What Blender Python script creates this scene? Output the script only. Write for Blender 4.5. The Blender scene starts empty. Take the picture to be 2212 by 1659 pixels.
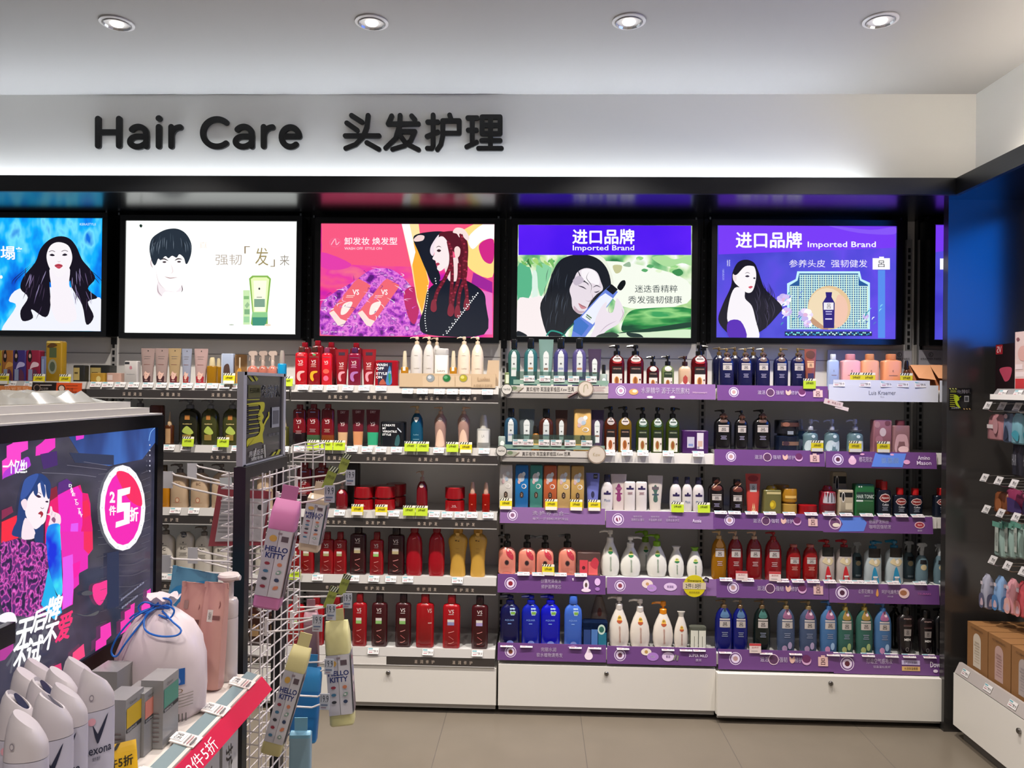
import bpy, math, random
from mathutils import Vector, Matrix

# ------------------------------------------------------------------ camera
S = bpy.context.scene
COL = S.collection
F, PCX, PCY, EYE = 1640.0, 1106.0, 829.5, 1.49
cam_d = bpy.data.cameras.new('camera')
cam_d.sensor_width = 36.0
cam_d.lens = F / 2212.0 * 36.0
cam_d.clip_start = 0.02
cam = bpy.data.objects.new('camera', cam_d)
COL.objects.link(cam)
CAMR = Matrix.Rotation(0.033, 4, 'Z') @ Matrix.Rotation(math.pi / 2 + 0.004, 4, 'X') @ Matrix.Rotation(0.012, 4, 'Z')
cam.matrix_world = Matrix.Translation((0, 0, EYE)) @ CAMR
S.camera = cam
# ------------------------------------------------------------------ world and exposure
wd = bpy.data.worlds.new('shop_ambient')
S.world = wd
wd.use_nodes = True
wd.node_tree.nodes['Background'].inputs[0].default_value = (0.93, 0.95, 1.0, 1)
wd.node_tree.nodes['Background'].inputs[1].default_value = 0.2
S.view_settings.view_transform = 'Standard'
S.view_settings.look = 'None'
S.view_settings.gamma = 1.0
S.view_settings.exposure = 0.0
S.view_settings.use_curve_mapping = False
LED_POWER = 100.0        # emission strength of the cove strips
SPOT_W = 165.0          # watts of one downlight
SCREEN = 1.0           # brightness of the light boxes


# ------------------------------------------------------------------ measuring helpers (positions on real planes of the shop)
def ray(px, py):
    d = CAMR.to_3x3() @ Vector(((px - PCX) / F, -(py - PCY) / F, -1.0))
    return d


def W(px, py, Y):
    d = ray(px, py)
    t = Y / d.y
    return Vector((d.x * t, Y, EYE + d.z * t))


def WX(px, py, X):
    d = ray(px, py)
    t = X / d.x
    return Vector((X, d.y * t, EYE + d.z * t))


def WZ(px, py, Z):
    d = ray(px, py)
    t = (Z - EYE) / d.z
    return Vector((d.x * t, d.y * t, Z))


# ------------------------------------------------------------------ materials
def lin(c):
    c /= 255.0
    return c / 12.92 if c <= 0.04045 else ((c + 0.055) / 1.055) ** 2.4


def rgb(h):
    h = h.lstrip('#')
    if len(h) == 3:
        h = ''.join(a * 2 for a in h)
    return tuple(lin(int(h[i:i + 2], 16)) for i in (0, 2, 4)) + (1.0,)


MATS = {}


def mat(col, kind='m', e=1.0):
    """kind: m matte, p print/paper, g glossy plastic, c satin, s metal, t translucent plastic, x clear plastic, e emission"""
    key = (col, kind, e)
    if key in MATS:
        return MATS[key]
    m = bpy.data.materials.new('mat_%s_%s' % (kind, col.strip('#')))
    m.use_nodes = True
    nt = m.node_tree
    b = nt.nodes['Principled BSDF']
    c = rgb(col)
    b.inputs['Base Color'].default_value = c
    rough = {'m': .65, 'p': .5, 'g': .22, 'c': .38, 's': .25, 't': .25, 'x': .12, 'e': .5, 'n': .2}[kind]
    b.inputs['Roughness'].default_value = rough
    if kind == 's':
        b.inputs['Metallic'].default_value = 1.0
    if kind == 't':
        b.inputs['Transmission Weight'].default_value = .45
        b.inputs['IOR'].default_value = 1.3
    if kind == 'x':
        b.inputs['Transmission Weight'].default_value = .9
        b.inputs['IOR'].default_value = 1.08
    if kind in 'e':
        b.inputs['Base Color'].default_value = (.01, .01, .01, 1)
        b.inputs['Emission Color'].default_value = c
        b.inputs['Emission Strength'].default_value = e * SCREEN
        b.inputs['Specular IOR Level'].default_value = .2
    if kind == 'n':
        b.inputs['Specular IOR Level'].default_value = .9
        b.inputs['Roughness'].default_value = .24
    if kind in 'mgc':
        n = nt.nodes.new('ShaderNodeTexNoise')
        n.inputs['Scale'].default_value = 9.0
        r = nt.nodes.new('ShaderNodeMapRange')
        r.inputs[3].default_value = rough - .05
        r.inputs[4].default_value = rough + .05
        nt.links.new(n.outputs[0], r.inputs[0])
        nt.links.new(r.outputs[0], b.inputs['Roughness'])
    MATS[key] = m
    return m


def noise_mat(name, stops, scale, kind='e', e=1.0, rough=.5, sx=1, sy=1, sz=1, detail=3):
    m = bpy.data.materials.new(name)
    m.use_nodes = True
    nt = m.node_tree
    b = nt.nodes['Principled BSDF']
    tc = nt.nodes.new('ShaderNodeTexCoord')
    mp = nt.nodes.new('ShaderNodeMapping')
    mp.inputs['Scale'].default_value = (sx, sy, sz)
    n = nt.nodes.new('ShaderNodeTexNoise')
    n.inputs['Scale'].default_value = scale
    n.inputs['Detail'].default_value = detail
    r = nt.nodes.new('ShaderNodeValToRGB')
    el = r.color_ramp.elements
    while len(el) < len(stops):
        el.new(.5)
    for i, (p, c) in enumerate(stops):
        el[i].position = p
        el[i].color = rgb(c)
    nt.links.new(tc.outputs['Object'], mp.inputs[0])
    nt.links.new(mp.outputs[0], n.inputs[0])
    nt.links.new(n.outputs[0], r.inputs[0])
    b.inputs['Roughness'].default_value = rough
    if kind == 'e':
        b.inputs['Base Color'].default_value = (.01, .01, .01, 1)
        b.inputs['Specular IOR Level'].default_value = .2
        nt.links.new(r.outputs[0], b.inputs['Emission Color'])
        b.inputs['Emission Strength'].default_value = e * SCREEN
    else:
        nt.links.new(r.outputs[0], b.inputs['Base Color'])
    return m


# ------------------------------------------------------------------ text outlines
TXT = {}


def text_outline(s, bold=0.0):
    key = (s, bold)
    if key in TXT:
        return TXT[key]
    c = bpy.data.curves.new('lettering', 'FONT')
    c.body = s
    c.resolution_u = 2
    c.offset = bold
    o = bpy.data.objects.new('lettering', c)
    COL.objects.link(o)
    bpy.context.view_layer.update()
    me = bpy.data.meshes.new_from_object(o.evaluated_get(bpy.context.evaluated_depsgraph_get()))
    vs = [(v.co.x, v.co.y) for v in me.vertices]
    fs = [tuple(p.vertices) for p in me.polygons]
    bpy.data.objects.remove(o)
    bpy.data.curves.remove(c)
    bpy.data.meshes.remove(me)
    if not vs:
        vs, fs = [(0, 0), (1, 0), (1, 1)], [(0, 1, 2)]
    x0 = min(v[0] for v in vs); x1 = max(v[0] for v in vs)
    y0 = min(v[1] for v in vs); y1 = max(v[1] for v in vs)
    sx = 1 / max(1e-6, x1 - x0); sy = 1 / max(1e-6, y1 - y0)
    TXT[key] = ([((v[0] - x0) * sx, (v[1] - y0) * sy) for v in vs], fs)
    return TXT[key]


def smooth_path(pts, closed=True, k=4):
    out = []
    n = len(pts)
    rng = range(n) if closed else range(n - 1)
    for i in rng:
        if closed:
            p0, p1, p2, p3 = pts[(i - 1) % n], pts[i], pts[(i + 1) % n], pts[(i + 2) % n]
        else:
            p0, p1, p2, p3 = pts[max(0, i - 1)], pts[i], pts[i + 1], pts[min(n - 1, i + 2)]
        for j in range(k):
            t = j / k
            out.append(tuple(.5 * (2 * b + (c - a) * t + (2 * a - 5 * b + 4 * c - d) * t * t + (3 * b - a - 3 * c + d) * t ** 3)
                             for a, b, c, d in zip(p0, p1, p2, p3)))
    if not closed:
        out.append(tuple(pts[-1]))
    return out


def clip_u(poly, a, sg):
    out = []
    for i, p in enumerate(poly):
        q = poly[(i + 1) % len(poly)]
        dp, dq = (p[0] - a) * sg, (q[0] - a) * sg
        if dp >= 0:
            out.append(p)
        if (dp >= 0) != (dq >= 0):
            t = dp / (dp - dq)
            out.append((a, p[1] + (q[1] - p[1]) * t))
    return out


# ------------------------------------------------------------------ mesh builder
class MB:
    def __init__(s):
        s.v, s.f, s.mi, s.mats, s.sm = [], [], [], [], []

    def _m(s, m):
        if m not in s.mats:
            s.mats.append(m)
        return s.mats.index(m)

    def add(s, vs, fs, m, smooth=False):
        o = len(s.v)
        s.v.extend(tuple(v) for v in vs)
        k = s._m(m)
        for f in fs:
            s.f.append(tuple(i + o for i in f))
            s.mi.append(k)
            s.sm.append(smooth)
        return s

    def box(s, a, b, m):
        x0, y0, z0 = a; x1, y1, z1 = b
        if x0 > x1: x0, x1 = x1, x0
        if y0 > y1: y0, y1 = y1, y0
        if z0 > z1: z0, z1 = z1, z0
        v = [(x0, y0, z0), (x1, y0, z0), (x1, y1, z0), (x0, y1, z0), (x0, y0, z1), (x1, y0, z1), (x1, y1, z1), (x0, y1, z1)]
        return s.add(v, [(0, 3, 2, 1), (4, 5, 6, 7), (0, 1, 5, 4), (1, 2, 6, 5), (2, 3, 7, 6), (3, 0, 4, 7)], m)

    def hexa(s, v, m):
        return s.add(v, [(0, 3, 2, 1), (4, 5, 6, 7), (0, 1, 5, 4), (1, 2, 6, 5), (2, 3, 7, 6), (3, 0, 4, 7)], m)

    def rings(s, rings, m, cap=True, smooth=True):
        n = len(rings[0])
        vs = [p for r in rings for p in r]
        fs = []
        for i in range(len(rings) - 1):
            for j in range(n):
                k = (j + 1) % n
                fs.append((i * n + j, i * n + k, (i + 1) * n + k, (i + 1) * n + j))
        if cap:
            fs.append(tuple(range(n - 1, -1, -1)))
            fs.append(tuple((len(rings) - 1) * n + j for j in range(n)))
        return s.add(vs, fs, m, smooth)

    def loft(s, secs, m, n=2.0, seg=20, cx=0, cy=0, z0=0):
        """secs: (z, half width, half depth)"""
        R = []
        for z, hw, hd in secs:
            r = []
            for j in range(seg):
                a = 2 * math.pi * (j + .5) / seg
                c, q = math.cos(a), math.sin(a)
                r.append((cx + hw * math.copysign(abs(c) ** (2 / n), c), cy + hd * math.copysign(abs(q) ** (2 / n), q), z0 + z))
            R.append(r)
        return s.rings(R, m)

    def lathe(s, prof, m, cx=0, cy=0, z0=0, seg=16):
        return s.loft([(z, r, r) for r, z in prof], m, 2.0, seg, cx, cy, z0)

    def tube(s, pts, r, m, seg=6, closed=False):
        pts = [Vector(p) for p in pts]
        n = len(pts)
        R = []
        up = Vector((0, 0, 1))
        for i, p in enumerate(pts):
            a = pts[(i - 1) % n] if closed or i else pts[i]
            b = pts[(i + 1) % n] if closed or i < n - 1 else pts[i]
            t = (b - a).normalized()
            u = t.cross(up)
            if u.length < 1e-3:
                u = t.cross(Vector((1, 0, 0)))
            u.normalize()
            w = t.cross(u)
            rr = r[i] if isinstance(r, (list, tuple)) else r
            R.append([tuple(p + (u * math.cos(2 * math.pi * j / seg) + w * math.sin(2 * math.pi * j / seg)) * rr) for j in range(seg)])
        if closed:
            R.append(R[0])
        return s.rings(R, m, cap=not closed)

    def shapes(s, shapes, fn, step=None):
        """flat printed shapes: r rect, e ellipse, p polygon, s smooth polygon, t text, l line; fn(u, v, layer) -> 3D"""
        for k, sh in enumerate(shapes):
            t, m = sh[0], sh[-1]
            if isinstance(m, str):
                m = mat(m, 'p')
            if t == 'r':
                _, a, b, c, d, _m = sh
                nu = max(1, int(math.ceil(abs(c - a) / step))) if step else 1
                vs = [(a + (c - a) * i / nu, q) for i in range(nu + 1) for q in (b, d)]
                fs = [(2 * i, 2 * i + 2, 2 * i + 3, 2 * i + 1) for i in range(nu)]
            elif t == 'e':
                _, a, b, c, d, _m = sh
                vs = [(a + c * math.cos(j * math.pi / 10), b + d * math.sin(j * math.pi / 10)) for j in range(20)]
                fs = [tuple(range(20))]
            elif t == 'p':
                vs = list(sh[1]); fs = [tuple(range(len(vs)))]
            elif t == 's':
                vs = smooth_path(sh[1]); fs = [tuple(range(len(vs)))]
            elif t == 'l':
                pts = smooth_path(sh[1], False) if len(sh[1]) > 2 else sh[1]
                w = sh[2] / 2
                vs, fs = [], []
                for i, p in enumerate(pts):
                    a = pts[max(0, i - 1)]; b = pts[min(len(pts) - 1, i + 1)]
                    dx, dy = b[0] - a[0], b[1] - a[1]
                    L = math.hypot(dx, dy) or 1
                    ww = w * (1 if len(sh) < 5 or not sh[3] else max(.12, math.sin(math.pi * min(1, max(0, i / (len(pts) - 1))))))
                    vs += [(p[0] - dy / L * ww, p[1] + dx / L * ww), (p[0] + dy / L * ww, p[1] - dx / L * ww)]
                    if i:
                        fs.append((2 * i - 2, 2 * i - 1, 2 * i + 1, 2 * i))
            elif t == 't':
                _, txt, a, b, c, d = sh[:6]
                bold = sh[6] if len(sh) > 7 else 0.0
                cjk = any(ord(ch) > 0x2000 for ch in txt)
                vv, fs = text_outline(txt, 0.0 if cjk else bold)
                vs = [(a + (c - a) * x, b + (d - b) * y) for x, y in vv]
                if cjk and bold > 0:
                    e_ = abs(d - b) * bold * .7
                    sx = 1 if c > a else -1
                    for ox, oy in ((-e_, 0), (e_, 0), (0, e_), (0, -e_)):
                        s.add([fn(u + ox, v + oy, k) for u, v in vs], fs, m)
            if step and t in 'eps':
                poly = vs
                a0 = min(p[0] for p in poly); a1 = max(p[0] for p in poly)
                nn = max(1, int(math.ceil((a1 - a0) / step)))
                vs, fs = [], []
                for i in range(nn):
                    q = clip_u(clip_u(poly, a0 + (a1 - a0) * i / nn, 1), a0 + (a1 - a0) * (i + 1) / nn, -1)
                    if len(q) > 2:
                        b0 = min(p[1] for p in q); b1 = max(p[1] for p in q)
                        nv = max(1, int(math.ceil((b1 - b0) / .07))) if b1 > .6 else 1
                        for jv in range(nv):
                            qq = [(y, x) for x, y in q]
                            qq = clip_u(clip_u(qq, b0 + (b1 - b0) * jv / nv, 1), b0 + (b1 - b0) * (jv + 1) / nv, -1)
                            if len(qq) > 2:
                                fs.append(tuple(range(len(vs), len(vs) + len(qq))))
                                vs += [(x, y) for y, x in qq]
            s.add([fn(u, v, k) for u, v in vs], fs, m)
        return s

    def mesh(s, name, angle=35):
        me = bpy.data.meshes.new(name)
        me.from_pydata(s.v, [], s.f)
        for m in s.mats:
            me.materials.append(m)
        me.polygons.foreach_set('material_index', s.mi)
        me.polygons.foreach_set('use_smooth', s.sm)
        me.update()
        if any(s.sm):
            me.set_sharp_from_angle(angle=math.radians(angle))
        return me

    def build(s, name, parent=None, loc=None):
        o = bpy.data.objects.new(name, s.mesh(name))
        COL.objects.link(o)
        if parent:
            o.parent = parent
        if loc is not None:
            o.location = loc
        return o


def tag(o, label=None, cat=None, group=None, kind=None):
    if label: o['label'] = label
    if cat: o['category'] = cat
    if group: o['group'] = group
    if kind: o['kind'] = kind
    return o


def thing(name, label, cat, loc=(0, 0, 0), group=None, rz=0.0):
    o = bpy.data.objects.new(name, None)
    o.empty_display_size = .03
    COL.objects.link(o)
    o.location = loc
    o.rotation_euler = (0, 0, rz)
    return tag(o, label, cat, group)


def structure(name, mb):
    return tag(mb.build(name), kind='structure')


def flat_y(Y, eps=.00035):
    """print shapes given in photograph pixels onto the plane at depth Y"""
    return lambda u, v, k: W(u, v, Y - eps * (k + 1))


def crop(s, ox, oy, shapes):
    """shapes measured in an enlarged crop of the photograph -> photograph pixels"""
    out = []
    for sh in shapes:
        t = sh[0]
        P = lambda x, y: (ox + x * s, oy + y * s)
        if t == 'r':
            a = P(sh[1], sh[2]); b = P(sh[3], sh[4]); out.append(('r', a[0], a[1], b[0], b[1], sh[5]))
        elif t == 'e':
            a = P(sh[1], sh[2]); out.append(('e', a[0], a[1], sh[3] * s, sh[4] * s, sh[5]))
        elif t in 'ps':
            out.append((t, [P(*q) for q in sh[1]], sh[2]))
        elif t == 'l':
            out.append((t, [P(*q) for q in sh[1]], sh[2] * s) + tuple(sh[3:]))
        elif t == 't':
            a = P(sh[2], sh[3]); b = P(sh[4], sh[5])
            out.append(('t', sh[1], a[0], b[1], b[0], a[1]) + tuple(sh[6:]))
    return out

# ================================================================== THE SHOP SHELL
YB = 3.81      # shelf back panel
YW = 3.53      # white bulkhead
YF = 3.31      # dark fascia front
CEIL = W(1160, 204, YW).z
FTOP = W(1160, 381.5, YF).z
FBOT = W(1160, 417, YF).z
XR = W(2060, 1500, 3.36).x       # front plane of the shelving on the side wall
XE = W(2047, 700, 3.40).x        # edge of the dark end panel
XE2 = W(2110, 700, YB).x
XRW = W(2108, 300, YW).x         # side bulkhead
XFR = W(2066, 385, YF).x         # side fascia front
XL = -4.2
YN = -3.6

m_white = mat('#e9e7e2', 'm')
m_ceil = mat('#aaa8a6', 'm')
m_dark = mat('#17191c', 'c')
m_soffit = mat('#0d0f13', 'n')
m_cab = mat('#e2ded6', 'c')

# floor: 0.61 m stone tiles with thin joints
fm = bpy.data.materials.new('floor_tiles')
fm.use_nodes = True
nt = fm.node_tree
b = nt.nodes['Principled BSDF']
tc = nt.nodes.new('ShaderNodeTexCoord')
mp = nt.nodes.new('ShaderNodeMapping')
xj = WZ(955, 1575, 0).x
mp.inputs['Location'].default_value = (-xj, -2.86, 0)
br = nt.nodes.new('ShaderNodeTexBrick')
br.offset = 0.0
br.inputs['Scale'].default_value = 1.0
br.inputs['Brick Width'].default_value = .61
br.inputs['Row Height'].default_value = .61
br.inputs['Mortar Size'].default_value = .0016
br.inputs['Mortar Smooth'].default_value = .1
br.inputs['Color1'].default_value = rgb('#6d6458')
br.inputs['Color2'].default_value = rgb('#6a6257')
br.inputs['Mortar'].default_value = rgb('#554f49')
nz = nt.nodes.new('ShaderNodeTexNoise')
nz.inputs['Scale'].default_value = 5
nz.inputs['Detail'].default_value = 6
mx = nt.nodes.new('ShaderNodeMixRGB')
mx.blend_type = 'OVERLAY'
mx.inputs[0].default_value = .12
nt.links.new(tc.outputs['Object'], mp.inputs[0])
nt.links.new(mp.outputs[0], br.inputs[0])
nt.links.new(tc.outputs['Object'], nz.inputs[0])
nt.links.new(br.outputs[0], mx.inputs[1])
nt.links.new(nz.outputs[0], mx.inputs[2])
nt.links.new(mx.outputs[0], b.inputs['Base Color'])
b.inputs['Roughness'].default_value = .33
structure('floor', MB().box((XL, YN, -.06), (3.0, 4.0, 0), fm))
structure('ceiling', MB().box((XL, YN, CEIL), (3.0, 4.0, CEIL + .08), m_ceil))
structure('wall_back', MB().box((XL, YB + .03, 0), (3.0, YB + .15, CEIL), m_white))
structure('wall_right', MB().box((XE + .47, YN, 0), (XE + .6, YB + .03, CEIL), m_white))
# white bulkheads above the fascia
structure('wall_bulkhead', MB().box((XL, YW, FBOT + .013), (XRW + .02, YW + .1, CEIL), m_white))
structure('wall_side_bulkhead', MB().box((XRW, YN, FBOT + .013), (XRW + .1, YW + .02, CEIL), m_white))
# dark fascia: front board and glossy soffit
structure('trim_1', MB().box((XL, YF, FBOT), (XFR, YF + .02, FTOP), m_dark))
structure('trim_2', MB().box((XL, YF + .02, FBOT), (XRW + .3, YB + .03, FBOT + .012), m_soffit))
structure('trim_3', MB().box((XFR, YN, FBOT), (XFR + .02, YF + .02, FTOP), m_dark))
structure('trim_4', MB().box((XFR + .02, YN, FBOT), (XE + .47, YF + .02, FBOT + .012), m_soffit))
# dark end panel between the two runs of shelving
structure('wall_end_panel', MB().box((XE, 3.40, 0), (XE + .47, 3.44, FBOT), mat('#2a2827', 'n'))
          .box((XE2, 3.44, 0), (XE2 + .03, YB, FBOT), m_dark))

# cove light strips lying on the ledge behind the fascia
led = mat('#fff4e6', 'e', LED_POWER)
led2 = mat('#eef6ff', 'e', LED_POWER)
for nm, a, bb, lab, mm in (
        ('led_strip', (XL, YW - .045, FBOT + .03), (XFR - .3, YW - .035, FBOT + .04), 'long cool white light strip in the cove above the screens', led2),
        ('led_strip', (XRW - .05, -1.2, FBOT + .03), (XRW - .04, YF - .1, FBOT + .04), 'warm white light strip in the cove over the end panel side', led)):
    wx = .014 if nm == 'led_strip' else 0
    along_x = bb[0] - a[0] > 1
    x0_, x1_, y0_, y1_ = a[0], (bb[0] if along_x else a[0] + .014), a[1], (a[1] + .014 if along_x else bb[1])
    t = MB().box((x0_, y0_, a[2] - .017), (x1_, y1_, a[2] + .008), m_white)
    t.add([(x0_ + .001, y0_ + .001, a[2] + .0085), (x1_ - .001, y0_ + .001, a[2] + .0085), (x1_ - .001, y1_ - .001, a[2] + .0085), (x0_ + .001, y1_ - .001, a[2] + .0085)], [(0, 1, 2, 3)], mm)
    tag(t.build(nm), lab, 'light')

# downlights
names4 = {}
proto = None
dl_y = WZ(803, 47, CEIL).y
dl_x = [WZ(px, 47, CEIL).x for px in (250, 803, 1358, 1898)]
m_chr = mat('#c9cacd', 's')
bulb = mat('#fff6ec', 'e', 5.0)
mr = MB().lathe([(.062, 0), (.062, -.004), (.052, -.006), (.048, -.002)], mat('#d8d6d6', 'c'), seg=32).mesh('ring')
mrf = MB()
R = [[(r * math.cos(a), r * math.sin(a), z) for a in [2 * math.pi * j / 16 for j in range(16)]] for r, z in ((.048, -.003), (.040, .012), (.026, .03))]
mrf.rings(R, m_chr, cap=False, smooth=False)
mrf = mrf.mesh('reflector')
mbu = MB().lathe([(.021, -.003), (.024, .002), (.024, .018)], bulb, seg=20).mesh('bulb')
pos = ['above the blue screen', 'above the black Chinese sign', 'above the screen of the woman with the bottle', 'above the screen of the long-haired woman']
rows = [(dl_y, 0)] + [(dl_y - 1.35 * k, k) for k in (1, 2, 3, 4)]
for y, r in rows:
    for i, x in enumerate(dl_x):
        if r == 0:
            t = thing('ceiling_downlight', 'round recessed chrome downlight ' + pos[i], 'light', (x, y, CEIL - .001), 'recessed ceiling downlights')
            for nm, me in (('trim_ring', mr), ('reflector', mrf), ('bulb', mbu)):
                o = bpy.data.objects.new(nm, me); COL.objects.link(o); o.parent = t
                if nm != 'trim_ring':
                    o.location = (0, 0, -.006)
        sp = bpy.data.lights.new('downlight_lamp', 'SPOT')
        sp.energy = SPOT_W * (1.0 if r == 0 else .38)
        sp.spot_size = math.radians(105)
        sp.spot_blend = .8
        sp.shadow_soft_size = .035
        sp.color = (1.0, .93, .86)
        o = bpy.data.objects.new('downlight_lamp', sp)
        COL.objects.link(o)
        o.location = (x, y, CEIL - .03)

# ------------------------------------------------------------------ the big black letters (each letter stands off the wall on its own)
YT = YW - .02
m_let = mat('#0a0a0b', 'c')


def letter(ch, x0, y0, x1, y1, bold, lab):
    vs, fs = text_outline(ch, bold)
    mb = MB()
    n = len(vs)
    fr = [W(x0 + (x1 - x0) * u, y1 + (y0 - y1) * v, YT + .004) for u, v in vs]
    bk = [p + Vector((0, .012, 0)) for p in fr]
    edges = {}
    for f in fs:
        for i in range(len(f)):
            e = (f[i], f[(i + 1) % len(f)])
            edges[e] = edges.get(e, 0) + 1
    side = [(a, b_, b_ + n, a + n) for (a, b_) in edges if (b_, a) not in edges]
    mb.add(fr + bk, fs + side, m_let)
    tag(mb.build('sign_letter'), lab, 'letter', 'black letters of the wall sign')


def arc(cx, cy, rx, ry, a0, a1, n=14):
    return [(cx + rx * math.cos(math.radians(a0 + (a1 - a0) * i / n)), cy + ry * math.sin(math.radians(a0 + (a1 - a0) * i / n))) for i in range(n + 1)]


def low_a(dx):
    return [arc(435 + dx, 1070, 65, 62, -140, -20) + [(500 + dx, 1085), (500 + dx, 1165)],
            [(500 + dx, 1088), (450 + dx, 1086)] + arc(430 + dx, 1127, 60, 41, -90, -270, 10) + [(455 + dx, 1164), (485 + dx, 1148), (500 + dx, 1130)]]


def low_r(dx):
    return [[(699 + dx, 1010), (699 + dx, 1164)], [(699 + dx, 1085)] + arc(772 + dx, 1080, 72, 68, -170, -92, 8)]


latin = {
    'capital H': [[(115, 945), (115, 1160)], [(282, 945), (282, 1160)], [(115, 1052), (282, 1052)]],
    'first letter a': low_a(0),
    'letter i with its dot': [[(599, 1010), (599, 1164)], [(598, 941), (602, 941)]],
    'first letter r': low_r(0),
    'capital C': [arc(1063, 1057, 112, 109, -50, -310, 26)],
    'second letter a': low_a(841),
    'second letter r': low_r(736),
    'letter e': [[(1590, 1086), (1718, 1086)] + arc(1648, 1090, 70, 78, -3, -310, 22)],
}
# the four characters, as rounded strokes
chars = {
    'first Chinese character, head': [[(218, 918), (300, 970)], [(180, 978), (262, 1035)], [(168, 1080), (436, 1080)], [(350, 918), (340, 1010), (310, 1090), (250, 1150), (172, 1180)], [(340, 1135), (436, 1188)]],
    'second Chinese character, hair': [[(538, 922), (510, 985), (750, 985)], [(605, 918), (600, 1000), (570, 1100), (490, 1178)], [(697, 922), (722, 950)], [(600, 1046), (722, 1046), (690, 1120), (640, 1160), (545, 1188)], [(600, 1070), (650, 1140), (752, 1192)]],
    'third Chinese character, protect': [[(825, 970), (905, 970)], [(868, 915), (868, 1160), (858, 1182), (822, 1180)], [(820, 1085), (905, 1050)], [(1000, 915), (1010, 945)], [(945, 960), (1076, 960), (1076, 1060), (950, 1060)], [(945, 960), (945, 1080), (930, 1150), (902, 1190)]],
    'fourth Chinese character, manage': [[(1145, 937), (1218, 937)], [(1148, 1035), (1212, 1035)], [(1180, 937), (1180, 1150)], [(1136, 1168), (1214, 1132)], [(1258, 930), (1402, 930), (1402, 1062), (1258, 1062), (1258, 930)], [(1258, 996), (1402, 996)], [(1325, 930), (1325, 1175)], [(1255, 1118), (1402, 1118)], [(1230, 1180), (1412, 1180)]],
}
for nm, strokes in list(latin.items()) + list(chars.items()):
    mb = MB()
    eng = nm in latin
    K = 180 if eng else 700
    nst = 0
    for st in strokes:
        sw = 23.5 if eng else 19.5
        P = st
        for i in range(len(P) - 1):
            (xa, ya), (xb, yb) = P[i], P[i + 1]
            an = math.atan2(yb - ya, xb - xa)
            pts = []
            for k in range(9):
                t = an + math.pi / 2 + math.pi * k / 8
                pts.append((xa + sw * math.cos(t), ya + sw * math.sin(t)))
            for k in range(9):
                t = an - math.pi / 2 + math.pi * k / 8
                pts.append((xb + sw * math.cos(t), yb + sw * math.sin(t)))
            nst += 1
            q = [W(K + x * .27125, y * .27125, YT + .004 - .00012 * nst) for x, y in pts]
            n = len(q)
            mb.add(q + [p + Vector((0, .012, 0)) for p in q], [tuple(range(n))] + [(k, (k + 1) % n, (k + 1) % n + n, k + n) for k in range(n)], m_let)
    tag(mb.build('sign_letter'), 'black raised %s, on the wall sign' % nm, 'letter', 'black letters of the wall sign')

# ================================================================== WALL SHELVING
BX = [W(px, 760, YB).x for px in (-176, 250, 668, 1089, 1517, 1958)]
BX.append(BX[-1] + .045)
YS = 3.50     # shelf fronts
BAYN = ['blue', 'white', 'pink', 'green', 'purple', 'end']
m_back = mat('#c6c5c3', 'm')  # lower panels, shade between the shelves put into a greyer tone
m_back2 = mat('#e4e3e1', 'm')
m_backw = mat('#dedad4', 'm')
for i in range(6):
    x0 = BX[i] if i < 5 else BX[6]
    x1 = BX[i + 1] if i < 5 else XE2
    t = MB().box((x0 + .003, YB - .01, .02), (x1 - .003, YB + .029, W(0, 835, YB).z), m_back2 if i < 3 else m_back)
    zt = W(1300, 738, YB).z
    t.box((x0 + .003, YB - .012, W(0, 838, YB).z), (x1 - .003, YB + .029, zt), m_backw)
    t.box((x0 + .003, YB - .006, zt), (x1 - .003, YB + .029, FBOT), mat('#08090c', 'c'))
    t.box((x0 + .02, YB - .0135, W(1300, 775, YB).z), (x1 - .02, YB - .011, W(1300, 775, YB).z + .003), mat('#77746f', 'm'))
    tag(t.build('wall_panel_%s' % BAYN[i]), kind='structure')
# slotted uprights
for i, px in enumerate((250, 668, 1089, 1517, 1958, 1985)):
    x = W(px, 760, YB).x
    zj = W(0, 742, YB).z
    t = MB().box((x - .014, YB - .02, .02), (x + .014, YB - .006, FBOT - .1 if i > 3 else zj), mat('#8e8e8e' if i > 3 else '#a5a29e', 'c'))
    if i < 4:
        t.box((x - .014, YB - .02, zj), (x + .014, YB - .0065, FBOT - .1), mat('#0b0c0f', 'c'))
        for kz in range(12):
            t.box((x - .003, YB - .0205, zj + .04 + kz * .045), (x + .003, YB - .0195, zj + .048 + kz * .045), mat('#4a4d52', 'c'))
    zz = .1
    while zz < W(0, 740, YB).z:
        t.box((x - .006, YB - .0215, zz), (x + .006, YB - .019, zz + .022), mat('#060606', 'm'))
        zz += .034
    if i > 3:
        while zz < FBOT - .13:
            t.box((x - .006, YB - .0215, zz), (x + .006, YB - .019, zz + .022), mat('#060606', 'm'))
            zz += .034
    where = ['between the blue and white screens', 'between the white and pink screens', 'between the pink and green screens', 'between the two purple headed screens',
             'beside the purple screen', 'next to the end panel bay'][i]
    o = t.build('slotted_upright')
    tag(o, 'tall metal shelf upright with black slots ' + where, 'upright', 'slotted shelf uprights')

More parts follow.
